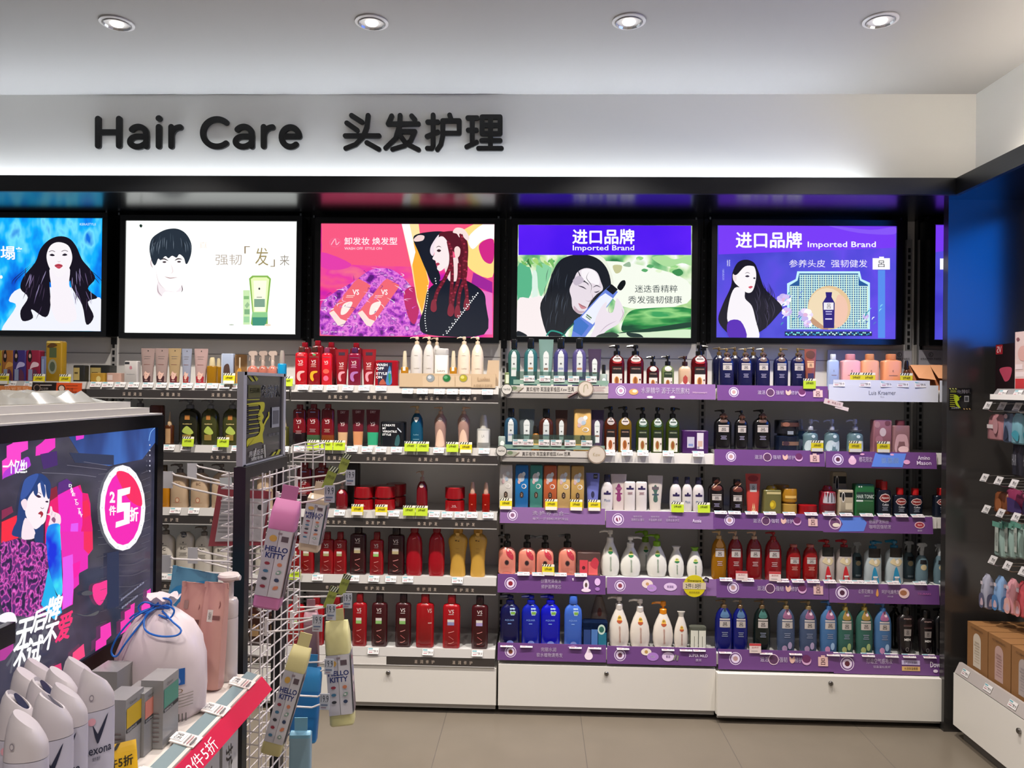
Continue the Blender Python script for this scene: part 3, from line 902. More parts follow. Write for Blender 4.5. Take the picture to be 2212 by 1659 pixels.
for cx, cy, r in ((745, 870, 52), (600, 770, 50), (620, 850, 36), (1150, 880, 22), (760, 930, 30)):
    for k in range(7):
        an = k * .9
        a5.append(('e', cx + r * .5 * math.cos(an), cy + r * .5 * math.sin(an), r * .5, r * .36, random.choice(['#efe0ff', '#d8c4f8', '#ffffff', '#c8b8f0'])))
    a5.append(('e', cx, cy, r * .3, r * .25, '#e6b8dc'))
for i in range(26):
    x, y = random.choice([(random.uniform(1060, 1250), random.uniform(820, 960)), (random.uniform(560, 740), random.uniform(720, 960))])
    a5.append(('l', [(x, y), (x + 8, y - 14), (x + 20, y - 20)], 7, 1, random.choice(['#8ad8f8', '#5a7ad0', '#e8f8ff', '#3aa0b8'])))
a5 += [('s', [(345, 500), (290, 520), (255, 590), (245, 680), (190, 800), (160, 900), (200, 970), (270, 1010), (440, 985), (560, 870), (590, 820), (540, 760), (470, 690), (430, 580), (400, 520)], '#17131f'),
       ('s', [(270, 690), (232, 790), (225, 920), (310, 940), (345, 1026), (435, 1026), (410, 900), (385, 810), (340, 760), (335, 700)], '#faf5fa'),
       ('s', [(225, 918), (310, 912), (350, 1026), (235, 1026)], '#5a2ab8'),
       ('s', [(345, 530), (300, 580), (262, 600), (268, 650), (310, 690), (355, 722), (390, 710), (410, 650), (414, 590), (395, 540)], '#fdf8fa'),
       ('s', [(258, 600), (278, 590), (282, 640), (262, 640)], '#f4e4e6'),
       ('s', [(362, 684), (380, 676), (392, 682), (376, 694)], '#d85a6c'), ('s', [(340, 612), (356, 604), (370, 612), (356, 618)], '#3a3040'), ('s', [(394, 624), (404, 618), (410, 626), (402, 630)], '#3a3040'), ('l', [(338, 594), (356, 586), (374, 594)], 4, 1, '#6a5a68'),
       ('s', [(345, 500), (295, 530), (262, 590), (285, 600), (340, 545), (400, 545), (420, 570), (400, 520)], '#17131f'),
       T('角 蛋', 218, 500, 240, 545, '#e8e8ff'), T('韩式养发', 188, 560, 200, 640, '#b8c0ff')]
for i in range(30):
    x = random.uniform(400, 520); y = random.uniform(640, 860)
    a5.append(('l', [(x, y), (x + 20, y + 60), (x + 10, y + 110)], 4, 1, random.choice(['#3c3648', '#0c0a12', '#4c4660', '#2a2434'])))
a5 = crop(.32188, 1500, 400, a5)
lightbox(1550, 487, 1934, 732.5, 0, 0, 'lit purple poster of a woman with very long straight hair', bg5, a5)
a6 = [('p', [(1618, 264), (1900, 264), (1900, 420), (1618, 450)], '#7a3cf8'), ('r', 1648, 492, 1740, 566, '#ffffff'), T('呂', 1684, 506, 1712, 548, '#222233')]
lightbox(2020.5, 486, 2085, 734, 0, 0, 'narrow strip of a lit purple poster partly hidden by the dark end panel', bg5, crop(.32188, 1500, 400, a6))
# light box of the side wall (its glow colours the end panel)
t = thing('light_box', 'blue lit poster on the side wall above the side shelves', 'light box')
MB().box((XE + .39, 1.9, 1.69), (XE + .46, 3.15, 2.33), mat('#0a0b0d', 'g')).build('frame', t)
MB().box((XE + .384, 1.93, 1.72), (XE + .388, 3.12, 2.31), E('#0a6ce8', 6.5)).build('lit_poster', t)

# ================================================================== PRODUCTS
RECT = [(0, .9, .9), (.02, 1, 1), (.93, 1, 1), (.97, .9, .9), (1, .5, .6)]
SQUA = [(0, .94, .94), (.015, 1, 1), (.97, 1, 1), (1, .9, .9)]
SHOU = [(0, .92, .92), (.03, 1, 1), (.76, 1, 1), (.86, .93, .95), (.93, .72, .8), (.98, .44, .55), (1, .4, .5)]
SOFT = [(0, .86, .86), (.04, .95, .95), (.3, 1, 1), (.72, .97, .97), (.85, .86, .88), (.94, .62, .7), (1, .38, .5)]
TEAR = [(0, .78, .8), (.03, .86, .88), (.2, .99, 1), (.38, 1, 1), (.6, .9, .92), (.8, .66, .74), (.93, .46, .55), (1, .36, .45)]
TUBE = [(0, .7, .7), (.12, .74, .72), (.5, .86, .5), (.85, .97, .18), (.97, 1, .05), (1, 1, .04)]
WAIS = [(0, .76, .8), (.04, .8, .85), (.3, .74, .8), (.55, .82, .85), (.78, 1, 1), (.86, .98, 1), (.93, .78, .9), (.98, .46, .6), (1, .4, .5)]
HOUR = [(0, .8, .85), (.04, .86, .9), (.25, .8, .85), (.5, .88, .9), (.72, 1, 1), (.84, .95, .95), (.93, .68, .8), (1, .4, .5)]
CYLI = [(0, .95, .95), (.03, 1, 1), (.94, 1, 1), (.98, .93, .93), (1, .82, .82)]
TAPR = [(0, .72, .75), (.03, .76, .8), (.5, .9, .95), (.85, 1, 1), (.93, .9, .9), (1, .5, .6)]


def prof_at(prof, f):
    f = min(max(f, 0), 1)
    for (a, w0, d0), (b_, w1, d1) in zip(prof, prof[1:]):
        if f <= b_:
            t = (f - a) / max(1e-6, b_ - a)
            return w0 + (w1 - w0) * t, d0 + (d1 - d0) * t
    return prof[-1][1], prof[-1][2]


# style: shape, corner exponent, depth ratio, body height share, body colour, body kind, top type, top colour, print, noun, description, category
ST = {}


def style(key, shape, n, dr, bz, col, kind, top, tcol, g, name, look, cat='bottle', ptr=None, two=None, topn='cap'):
    if key.startswith('vs') or key.startswith('rl_r') or key in ('red_jar', 'rl_sm'):
        dk = lambda h: '#%02x%02x%02x' % tuple(int(int(h[i:i + 2], 16) * .86) for i in (1, 3, 5))
        col = dk(col) if len(col) == 7 else col
    ST[key] = dict(shape=shape, n=n, dr=dr, bz=bz, col=col, kind=kind, top=top, tcol=tcol, g=g, name=name, look=look, cat=cat, two=two, topn=topn)


VS = lambda z, c='#f4e6e4', s=1.0: [('t', 'VS', -.4 * s, z - .034, .4 * s, z + .034, .0, c), ('r', -.3, z - .06, .3, z - .052, c)]
RYO = lambda z, c='#bdb4ae': [('r', -.62, z + .075, .62, z + .105, c), ('r', -.6, z - .065, .6, z + .06, c), ('t', '呂', -.24, z - .04, .24, z + .035, .02, '#2a2226')]
LINES = lambda z, c, n=3, w=.45, dz=.03: [('r', -w * (1 - .2 * (i % 2)), z - i * dz, w * (1 - .2 * (i % 2)), z - i * dz + dz * .4, c) for i in range(n)]
COMA = lambda z, c: [('s', [(-.5, z - .12), (-.55, z), (-.2, z + .07), (.6, z + .08), (.62, z + .04), (.1, z + .01), (-.05, z - .06), (.1, z - .14), (-.1, z - .18)], c)]

# pink bay, top shelf
style('vs_red', RECT, 3.2, .6, .86, '#d81224', 'g', 'flip', '#4a2a22', VS(.62) + [('r', -.8, .73, .8, .86, '#3a1420'), ('t', 'MICRO', -.5, .77, .5, .80, '#e8c8c0')] + LINES(.54, '#f0a0a0', 2) + COMA(.3, '#f4a9a4'), 'shampoo_bottle', 'bright red bottle with pink swirl')
style('vs_yel', RECT, 3.2, .6, .86, '#a30d1c', 'g', 'flip', '#3c2018', VS(.62) + [('r', -.8, .73, .8, .86, '#4c3020'), ('e', .1, .79, .3, .02, '#4aa868')] + LINES(.54, '#e09a90', 3) + COMA(.3, '#eaa21c'), 'shampoo_bottle', 'dark red bottle with yellow swirl')
style('vs_neon', RECT, 2.6, .7, .86, '#f01a2c', 'g', 'flip', '#7a2c48', VS(.62) + [('r', -.8, .74, .8, .86, '#6a2440')] + [('e', 0, .38, .6, .06, '#ff5a48'), ('e', 0, .2, .5, .07, '#f2607e')], 'shampoo_bottle', 'glowing red bottle with plum cap')
style('vs_tube', TUBE, 2.4, .62, .96, '#9c0e1e', 'c', 'foot', '#dcd8d4', VS(.58) + [('r', -.5, .8, .5, .88, '#30142a')] + LINES(.5, '#d88a86', 3) + COMA(.3, '#e5909a'), 'hair_tube', 'dark red tube with pink swirl', 'tube')
style('vs_purp', RECT, 3.2, .6, .86, '#92123a', 'g', 'flip', '#4a1a44', VS(.62) + [('r', -.8, .73, .8, .86, '#4a1840')] + LINES(.54, '#d88ab0', 3) + COMA(.3, '#a86aa8'), 'shampoo_bottle', 'crimson bottle with lilac swirl')
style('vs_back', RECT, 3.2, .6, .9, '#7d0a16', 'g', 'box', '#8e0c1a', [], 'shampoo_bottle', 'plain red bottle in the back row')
style('vs_pack', SQUA, 7, .6, 1.0, '#b00e20', 'g', 'none', '#000', [('r', -.7, .08, .5, .92, '#25203a')] + [('t', 'WASH', -.86, .78, .1, .88, .02, '#ffffff'), ('t', 'OFF', -.86, .64, -.2, .74, .02, '#ffffff'), ('t', 'STYLE', -.86, .45, .1, .55, .02, '#ffffff'), ('t', 'ON', -.86, .31, -.35, .41, .02, '#ffffff'), ('s', [(0, .1), (.1, .5), (.3, .8), (.45, .5), (.48, .12)], '#3c7ab0'), ('s', [(-.6, .1), (-.3, .3), (-.1, .2), (0, .1)], '#a8503c'), ('s', [(.2, .4), (.3, .55), (.42, .4), (.3, .1)], '#2f8a5c'), ('t', 'VS', .15, .5, .44, .6, '#c8d0e8')], 'hair_mask_tub', 'red and dark printed tub pack with white slogan', 'tub')
style('vs_blk', SQUA, 3.4, .6, 1.0, '#16181f', 'g', 'none', '#000', [('t', 'I CREATE', -.8, .82, .2, .9, .02, '#ffffff'), ('t', 'MY', -.8, .7, -.5, .78, .02, '#ffffff'), ('t', 'VERSATILE', -.8, .58, .35, .66, .02, '#ffffff'), ('t', 'STYLE', -.8, .46, -.1, .54, .02, '#ffffff'), ('s', [(.2, .1), (.3, .4), (.5, .5), (.6, .3), (.5, .08)], '#2d5a5c'), ('l', [(.4, .75), (.7, .6)], .05, '#c8d0d8')], 'hair_mask_tub', 'black printed tub pack with white slogan', 'tub')
style('gold_vial', CYLI, 2, 1, .55, '#c98a1a', 't', 'round', '#cfc3a6', [('r', -.35, .45, .35, .56, '#f2ead8')], 'serum_vial', 'small amber serum vial with gold cap')
style('cream_pump', SOFT, 2, 1, .84, '#dfcdb8', 'c', 'pump', '#d9c3a6', [('s', [(-.35, .76), (.35, .76), (.1, .68), (-.1, .68)], '#efe8dc')] + [('t', 'Luxliss', -.3, .36, .5, .385, '#8a7a68'), ('r', -.3, .62, .3, .626, '#a89c90')], 'pump_bottle', 'cream pump bottle with pale gold collar')
style('grey_pump', SOFT, 2, 1, .84, '#cfc9c2', 'c', 'pump', '#d6c0a2', [('r', -.5, .78, .5, .81, '#e8dfd0')] + [('t', 'Luxliss', -.3, .36, .5, .385, '#8a7a68'), ('r', -.3, .62, .3, .626, '#a89c90')], 'pump_bottle', 'pale grey pump bottle with gold collar')
style('cream_jar', SQUA, 3, .8, .84, '#ddd5cc', 'c', 'lid', '#e6e2de', [('t', 'Luxury', -.55, .38, .55, .46, '#7a6c60')] + LINES(.3, '#b0a498', 2), 'cream_jar', 'cream coloured wide jar with clear lid', 'jar')
# pink bay second shelf
style('vs_grad', RECT, 3.2, .6, .9, '#7c0c18', 'g', 'box', '#6a0c18', VS(.6) + [('t', 'DRY ART', -.6, .86, .6, .9, .01, '#d8b8bc'), ('r', -.4, .8, .4, .82, '#8aa0d0'), ('s', [(-.05, .44), (0, .5), (.05, .44)], '#e0c0a0')] + LINES(.36, '#b08888', 3), 'shampoo_bottle', 'maroon bottle fading to black', two=('#1c0c12', .36))
style('vs_gr2', RECT, 3.2, .6, .9, '#7c0c18', 'g', 'box', '#6a0c18', VS(.6) + [('t', 'DRY ART', -.6, .86, .6, .9, .01, '#d8b8bc'), ('r', -.4, .8, .4, .82, '#8aa0d0')] + LINES(.4, '#b08888', 3), 'shampoo_bottle', 'maroon bottle with green base', two=('#3c5a3c', .3))
style('vs_gr3', RECT, 3.2, .6, .9, '#7c0c18', 'g', 'box', '#6a0c18', VS(.6) + [('t', 'DRY ART', -.6, .86, .6, .9, .01, '#d8b8bc')] + LINES(.4, '#c09080', 3), 'shampoo_bottle', 'maroon bottle with copper base', two=('#7c3c18', .3))
style('vs_tb1', TUBE, 2.4, .62, .95, '#6e1024', 'c', 'foot', '#d8d0cc', VS(.6) + [('t', 'DRY', -.4, .86, .4, .92, .01, '#d8b8bc')], 'hair_tube', 'maroon tube with cream lower half', 'tube', two=('#c8a078', .36))
style('vs_tb2', TUBE, 2.4, .62, .95, '#6e1024', 'c', 'foot', '#d8d0cc', VS(.6) + [('t', 'DRY', -.4, .86, .4, .92, .01, '#d8b8bc')], 'hair_tube', 'maroon tube with peach lower half', 'tube', two=('#c8875c', .38))
style('vs_tb3', TUBE, 2.4, .62, .95, '#6e1024', 'c', 'foot', '#d8d0cc', VS(.6) + [('t', 'DRY', -.4, .86, .4, .92, .01, '#d8b8bc')], 'hair_tube', 'maroon tube with mint lower half', 'tube', two=('#2f9a70', .36))
style('teal_pump', SOFT, 2, 1, .82, '#0c4a66', 'g', 'pump', '#c9a878', [('s', [(-.5, .72), (.5, .72), (.1, .62), (-.1, .62)], '#d8dcd8'), ('t', 'Luxliss', -.4, .3, .4, .33, '#8ac0d0'), ('r', -.5, .2, .5, .21, '#8ac0d0')], 'pump_bottle', 'deep teal pump bottle with gold collar')
style('rose_pump', HOUR, 2, 1, .82, '#a88478', 'c', 'pump', '#c9a488', [('e', 0, .7, .4, .045, '#ece0d4'), ('e', 0, .7, .3, .03, '#9a7468'), ('s', [(-.75, .06), (-.6, .32), (0, .46), (.6, .32), (.75, .06)], '#e2bfa8')], 'pump_bottle', 'rose gold curved pump bottle')
style('clear_tag', CYLI, 2, 1, .6, '#b8b8b4', 't', 'round', '#c8c4b8', [('r', -.8, .18, .8, .55, '#d8d6d0'), ('t', 'LA', -.2, .34, .2, .42, '#888')], 'serum_vial', 'small clear bottle with white square label')
# jars
style('red_jar', CYLI, 2, 1, .46, '#a80c16', 'g', 'jarlid', '#8e0c16', VS(.25, '#e8c0c0', .5), 'mask_jar', 'stacked pair of red round jars', 'jar')
style('red_pump', SOFT, 2, 1, .74, '#6e0c16', 'g', 'pump', '#a88878', [('e', 0, .64, .45, .05, '#c0a8a0')], 'pump_bottle', 'dark red pump bottle with silver neck badge')
style('red_vial', CYLI, 2, 1, .62, '#a81408', 't', 'round', '#c8a08c', [('r', -.3, .25, .1, .28, '#d87860')], 'serum_vial', 'slim red serum bottle with clear gold cap')
style('dark_box', SQUA, 8, .6, 1, '#16080a', 'c', 'none', '#000', [], 'display_carton', 'tall black display carton', 'box')  # plain dark block at the back of the shelf
# big VS
vsb = lambda lc: VS(.7, '#efe4e2', .8) + [('r', -.42, .5, .36, .55, '#d8d0c8'), ('r', -.42, .44, .36, .5, lc)] + [('l', [(-.3, .3), (0, .31), (.35, .33)], .012, '#e0908c'), ('l', [(-.25, .23), (.05, .2), (.3, .17)], .012, '#c06060'), ('l', [(-.3, .1), (0, .1), (.35, .13)], .012, '#d88880')]
style('vsb_red', RECT, 3.4, .6, .83, '#a00a14', 'g', 'box', '#7a0a12', vsb('#a8a070'), 'shampoo_bottle', 'large glossy red bottle with small gold label')
style('vsb_grn', RECT, 3.4, .6, .83, '#a60c18', 'g', 'box', '#7a0a12', vsb('#8fbf6a'), 'shampoo_bottle', 'large red bottle with pale green label')
style('vsb_drk', RECT, 3.4, .6, .83, '#3c060e', 'g', 'box', '#1c0608', vsb('#b0a078'), 'shampoo_bottle', 'large dark maroon bottle with gold label')
style('vsb_dgr', RECT, 3.4, .6, .83, '#420a10', 'g', 'box', '#1c0608', vsb('#88b868'), 'shampoo_bottle', 'large dark maroon bottle with green label')
style('vsb_dli', RECT, 3.4, .6, .83, '#48080e', 'g', 'box', '#1c0608', vsb('#a898c8'), 'shampoo_bottle', 'large dark maroon bottle with lilac label')
style('vsb_blu', RECT, 3.4, .6, .83, '#b00a16', 'g', 'box', '#7a0a12', vsb('#8c8cb8'), 'shampoo_bottle', 'large red bottle with blue grey label')
style('vsb_pln', RECT, 3.4, .6, .83, '#a80c14', 'g', 'box', '#7a0a12', [('t', 'VS', .3, .66, .8, .74, .02, '#c8a098'), ('r', .4, .46, .8, .48, '#c8a098')], 'shampoo_bottle', 'large red bottle turned to its side')
style('vsb_smo', SOFT, 2.6, .7, .84, '#b4061c', 'g', 'box', '#7c0416', [('l', [(-.2, .72), (.1, .735), (.3, .74)], .008, '#f0a0a0')], 'shampoo_bottle', 'smooth shiny crimson bottle')
style('gold_body', WAIS, 2.2, .7, .84, '#c79a3e', 'c', 'box', '#b8862c', [('e', 0, .8, .35, .06, '#d8b060'), ('r', -.25, .7, -.05, .72, '#4a3418'), ('r', .02, .695, .2, .71, '#4a3418'), ('r', -.2, .55, .2, .555, '#8a6420'), ('r', -.2, .47, .2, .473, '#8a6420')], 'shampoo_bottle', 'golden waisted bottle')
# green bay
tl = lambda c: [('p', [(-.42, .22), (-.42, .66), (-.3, .72), (0, .76), (.3, .72), (.42, .66), (.42, .22)], '#c6cac8'), ('t', 'herbal', -.3, .6, .3, .63, '#5a6a68'), ('e', 0, .48, .14, .02, '#555'), ('r', -.34, .36, .34, .4, c)]
style('he_teal', SHOU, 2.6, .6, .8, '#3f7c80', 't', 'flip', '#101214', tl('#a8825a'), 'shampoo_bottle', 'translucent teal bottle with white label')
style('he_grn', SHOU, 2.6, .6, .8, '#3a6a66', 't', 'flip', '#101214', tl('#8aa890'), 'shampoo_bottle', 'translucent green bottle with white label')
style('he_purp', SHOU, 2.6, .6, .8, '#54508c', 't', 'flip', '#101214', tl('#8a90a8'), 'shampoo_bottle', 'translucent violet bottle with white label')
style('he_lil', SHOU, 2.6, .6, .8, '#6a6098', 't', 'flip', '#101214', tl('#a87a60'), 'shampoo_bottle', 'translucent lilac bottle with white label')
style('he_blu', SHOU, 2.6, .6, .8, '#355c78', 't', 'flip', '#0c0e12', tl('#8a90a8'), 'shampoo_bottle', 'translucent steel blue bottle with black cap')
style('he_amb', SHOU, 2.6, .6, .8, '#5c3026', 't', 'flip', '#0c0e12', tl('#8a90a8'), 'shampoo_bottle', 'translucent amber bottle with black cap')
style('he_tube', TUBE, 2.4, .6, 1, '#8fb0a8', 't', 'none', '#000', tl('#7a5a48'), 'hair_tube', 'pale green translucent tube with white label', 'tube')
style('he_tubp', TUBE, 2.4, .6, 1, '#5a4a64', 't', 'none', '#000', tl('#7a5a48'), 'hair_tube', 'smoky violet tube', 'tube')
style('he_tubd', TUBE, 2.4, .6, 1, '#6c7678', 't', 'none', '#000', tl('#6a6a68'), 'hair_tube', 'grey translucent tube', 'tube')
style('he_tubb', TUBE, 2.4, .6, 1, '#5e4238', 't', 'none', '#000', tl('#6a6a68'), 'hair_tube', 'brown translucent tube', 'tube')
style('sample_g', CYLI, 2, 1, .6, '#8a9a6a', 't', 'flip', '#1a1a18', [('r', -.6, .15, .6, .5, '#c8d0b8')], 'sample_bottle', 'tiny green sample bottle with black cap')
style('sample_w', CYLI, 2, 1, .6, '#b8c8c0', 't', 'flip', '#1a1a18', [('e', 0, .3, .5, .12, '#e8eee8')], 'sample_bottle', 'tiny clear sample bottle with black cap')
style('sample_a', SOFT, 2, 1, .7, '#b8721c', 't', 'flip', '#1a1410', [('r', -.6, .2, .6, .45, '#e0b870')], 'sample_bottle', 'small round amber bottle with black cap')
km = lambda lc, fr, bg='#140c0c': [('r', -.66, .03, .66, .33, '#d8cdc2'), ('r', -.66, .33, .66, .5, bg), ('t', 'HIMAWARI', -.5, .43, .5, .46, lc), ('e', -.05, .17, .32, .1, fr), ('e', -.05, .17, .2, .085, '#8a4a20'), ('l', [(-.4, .08), (.2, .06), (.55, .2)], .03, lc), ('e', .5, .2, .1, .02, '#40201c'),
                                       ]
style('km_red', SHOU, 3.4, .62, .76, '#5c0810', 't', 'pumpb', '#0e0c0c', km('#c8a08c', '#c8924c') + [('e', 0, .68, .66, .085, '#c8bcb4'), ('r', -.5, .66, .5, .69, '#403030'), ('s', [(-.6, .62), (0, .6), (.6, .62), (.4, .57), (-.4, .57)], '#a02028')], 'pump_bottle', 'dark red pump bottle with walnut picture')
style('km_sred', SHOU, 3.4, .62, .7, '#5c0810', 't', 'pumpb', '#0e0c0c', km('#c8a08c', '#c8924c') + [('e', 0, .6, .6, .08, '#c8bcb4')], 'pump_bottle', 'small red pump bottle with round tag')
style('km_sgrn', SHOU, 3.4, .62, .7, '#7a8a58', 't', 'pumpb', '#0e0c0c', km('#b8c0a0', '#b08c4c', '#1c2c18') + [('e', 0, .6, .6, .08, '#c8bcb4')], 'pump_bottle', 'small green pump bottle with round tag')
style('km_crm', SHOU, 3.4, .62, .7, '#c0a084', 'c', 'pumpb', '#2a1210', [('r', -.8, .08, .8, .62, '#dccfbf'), ('p', [(0, .12), (.35, .2), (.35, .34), (0, .42), (-.35, .34), (-.35, .2)], '#a03a34')], 'pump_bottle', 'cream pump bottle with red hexagon')
style('km_gld', SHOU, 3.4, .62, .76, '#8a6a1c', 't', 'pumpb', '#0e0c0c', km('#c8a08c', '#b07030') + [('e', 0, .68, .66, .085, '#c8bcb4'), ('r', -.5, .66, .5, .69, '#403030')], 'pump_bottle', 'honey coloured bottle with walnut picture')
style('km_olv', SHOU, 3.4, .62, .76, '#3c4c10', 't', 'pumpb', '#0c0e0c', km('#b8c0a0', '#9a8a4c', '#142010') + [('e', 0, .68, .66, .085, '#b8c0bc'), ('r', -.5, .66, .5, .69, '#304038'), ('s', [(-.6, .62), (0, .6), (.6, .62), (.4, .57), (-.4, .57)], '#4a6a58')], 'pump_bottle', 'olive green pump bottle with nut picture')
style('km_brn', SHOU, 3.4, .62, .76, '#5a2410', 't', 'pumpb', '#0e0c0c', km('#c8a08c', '#b05828') + [('e', 0, .68, .66, .085, '#b8aca8'), ('r', -.5, .66, .5, .69, '#403030')], 'pump_bottle', 'reddish brown pump bottle with walnut picture')
style('gift_pur', SQUA, 9, .4, 1, '#3a1450', 'c', 'none', '#000', [('r', -.65, .25, -.1, .72, '#b8b4c4'), ('r', .1, .2, .6, .9, '#d4ccd4'), ('r', .18, .3, .52, .55, '#c8a898'), ('r', -.55, .32, -.2, .42, '#7a88b8'), ('t', 'AUSSIE', -.2, .22, .3, .3, '#2a1040'), ('t', '洗护套装', -.3, .06, .3, .12, '#d8c8e0')], 'gift_box', 'purple gift box with two small bottles', 'box')
# tall cartons
def cart(c, nm, dot='#cfc8c4'):
    style('ct_' + nm, SQUA, 12, .9, 1, c, 'c', 'none', '#000', [('e', -.1, .72, .5, .1, dot), ('e', .3, .8, .25, .05, '#d8e0e0'), ('e', -.4, .62, .22, .05, '#c8a8a8'), ('e', .1, .68, .25, .05, '#a8b8c8'), ('e', .35, .52, .38, .055, '#e6e0dc'), ('e', .3, .52, .28, .04, c), ('p', [(-.28, .36), (-.28, .28), (0, .245), (.28, .28), (.28, .36), (0, .4)], '#3a2c24'), ('t', '2', -.12, .29, .12, .35, '#c8a890')],
          'product_carton', nm + ' tall carton with flower print', 'box')
for c, nm in (('#c9c4bc', 'white'), ('#1468a8', 'blue'), ('#3a8278', 'teal'), ('#b45a34', 'orange'), ('#c6a468', 'beige'), ('#bc9858', 'tan')):
    cart(c, nm)
style('peri', TUBE, 2.4, .6, .97, '#6a70b4', 'c', 'foot', '#8a90c8', [('e', 0, .4, .3, .09, '#2c2c4c'), ('r', .1, .82, .7, .94, '#18181c'), ('t', '2件8折', .15, .85, .65, .91, '#c8c8c8')], 'hair_tube', 'periwinkle blue tube', 'tube')
au = [('r', -.6, .44, .6, .5, '#2a1c4c'), ('e', 0, .52, .2, .035, '#2a1c4c')]
style('au_bot', SOFT, 2, .8, .8, '#cfc8c8', 'c', 'flip', '#28243c', au + [('t', 'Moist', -.5, .24, .5, .32, '#3a5a8c')], 'shampoo_bottle', 'white bottle with dark violet cap')
style('au_up', CYLI, 2.6, .7, .96, '#d2cac8', 'c', 'none', '#2a1420', [('r', -.66, .7, .66, .76, '#2a1c4c'), ('e', 0, .79, .22, .04, '#2a1c4c')] + LINES(.6, '#8a4a5c', 3), 'conditioner_bottle', 'white rounded bottle with violet banner')
style('au_tp', TUBE, 2.4, .6, 1, '#c2b4b0', 'c', 'none', '#000', [('s', [(-.35, .3), (-.2, .5), (-.35, .6), (0, .74), (.35, .6), (.2, .5), (.38, .3), (0, .24)], '#7c2c60'), ('r', -.5, .44, .5, .48, '#7c2c60'), ('r', -.45, .58, .45, .63, '#8c4a70')], 'hair_tube', 'white tube with purple figure print', 'tube')
style('au_tg', TUBE, 2.4, .6, 1, '#c2b8b0', 'c', 'none', '#000', [('s', [(-.35, .3), (-.2, .5), (-.35, .6), (0, .74), (.35, .6), (.2, .5), (.38, .3), (0, .24)], '#3c5a50'), ('r', -.5, .44, .5, .48, '#384858'), ('r', -.5, .6, .5, .68, '#5a5058')], 'hair_tube', 'white tube with dark green figure print', 'tube')
# pink pumps, white pumps, blue pumps
style('pinkp', SHOU, 2.4, .7, .68, '#e08a76', 'g', 'pumpb', '#0a0808', [('e', 0, .3, .27, .07, '#7a4a48'), ('e', 0, .3, .2, .052, '#241418'), ('s', [(-.1, .64), (.3, .62), (.7, .5), (.75, .38), (.4, .4), (0, .5)], '#c23648'), ('e', .15, .61, .12, .03, '#f0b8a8'), ('r', -.3, .17, .3, .175, '#b86858'), ('s', [(-.6, .03), (0, .07), (.6, .03), (0, .02)], '#c86a5c')], 'pump_bottle', 'salmon pink pump bottle with red ribbon tag')
style('pinkset', SQUA, 8, .5, 1, '#e2b8b0', 'x', 'none', '#000', [('r', -.8, .05, -.1, .68, '#d84450'), ('r', -.05, .05, .75, .62, '#e26060'), ('s', [(.1, .5), (.5, .8), (.85, .6), (.6, .3)], '#c83848'), ('e', -.45, .35, .14, .08, '#5a1c24')], 'gift_box', 'clear travel set box with pink tubes', 'box')
wd = lambda c1, c2: [('e', 0, .57, .3, .07, c1), ('t', '植物', -.2, .57, .2, .62, .01, '#4a5a2c'), ('s', [(-.34, .54), (.34, .54), (.15, .49), (-.15, .49)], c2), ('t', 'O T W E R O L', -.08, .1, .12, .44, c2)]
for k, c, lk in (('w', '#dcdad6', 'white pump'), ('g', '#6fa01c', 'lime green pump')):
    style('dew' + k, TEAR, 2.2, .72, .72, '#dedcd4', 'g', 'pump', c, wd('#d8d878', '#2c7a48'), 'pump_bottle', 'white teardrop bottle with ' + lk)
    style('dews' + k, TEAR, 2.2, .72, .88, '#dedcd4', 'g', 'flare', c, wd('#d8d878', '#2c7a48'), 'shampoo_bottle', 'small white teardrop bottle with ' + lk.replace('pump', 'flared cap'))
for k, c, lk in (('w', '#d4ccc4', 'orange badge'), ('o', '#e0860c', 'orange pump')):
    style('dow' + k, TEAR, 2.2, .72, .74, '#d8cfc4', 'g', 'pump', c, wd('#e8b84c', '#b0502c'), 'pump_bottle', 'white teardrop bottle with ' + lk)
style('dowsw', TEAR, 2.2, .72, .86, '#d8cfc4', 'g', 'flare', '#c8c2b8', wd('#e8b84c', '#b0502c'), 'shampoo_bottle', 'small white teardrop bottle with orange badge')
style('dowback', TEAR, 2.2, .72, 1, '#8a7c74', 'g', 'none', '#a09088', [('e', 0, .66, .3, .1, '#7a4038')], 'pump_bottle', 'dim back row teardrop bottle')  # pale bottle, back row shade put into its darker colour
aq = [('p', [(.0, .68), (.1, .62), (.45, .62), (.62, .68), (.62, .76), (.45, .82), (.1, .82), (.0, .76)], '#a8c0d8'), ('r', .1, .64, .55, .69, '#7aa83c'), ('t', 'AQUAIR', -.5, .5, .45, .54, '#8ab0f0'), ('r', -.2, .44, .15, .46, '#7aa0e0'), ('e', .05, .06, .35, .05, '#8090d0')]
for k, c, lk in (('n', '#0a0c44', 'navy blue'), ('b', '#0c1c9c', 'deep blue'), ('r', '#0a0eb0', 'royal blue'), ('l', '#3c64c0', 'light blue')):
    style('aq' + k, SHOU, 4.5 if k == 'l' else 3, .6, .84, c, 'g', 'pumpb' if k != 'l' else 'box', c, aq, 'pump_bottle', lk + ' shouldered bottle with hexagon sticker')
style('aqset', SQUA, 7, .5, 1, '#3c5a98', 'x', 'none', '#000', [('r', -.9, .03, -.35, .7, '#24407c'), ('r', -.3, .03, .2, .72, '#4c78b8'), ('r', .25, .03, .9, .6, '#1c7088'), ('e', .5, .72, .3, .2, '#c8e0d0'), ('e', .5, .72, .2, .12, '#2c6a5c')], 'gift_box', 'blue travel set box with round sticker', 'box')
style('miniset', SQUA, 5, .5, 1, '#c8ccb8', 'x', 'none', '#000', [('r', -.9, .03, -.05, .85, '#d8d8c8'), ('r', .05, .03, .9, .85, '#dcdccc'), ('r', -.5, .1, -.45, .6, '#4a4a38'), ('r', .45, .1, .5, .6, '#4a4a38')], 'gift_box', 'little pack of two white travel bottles', 'box')
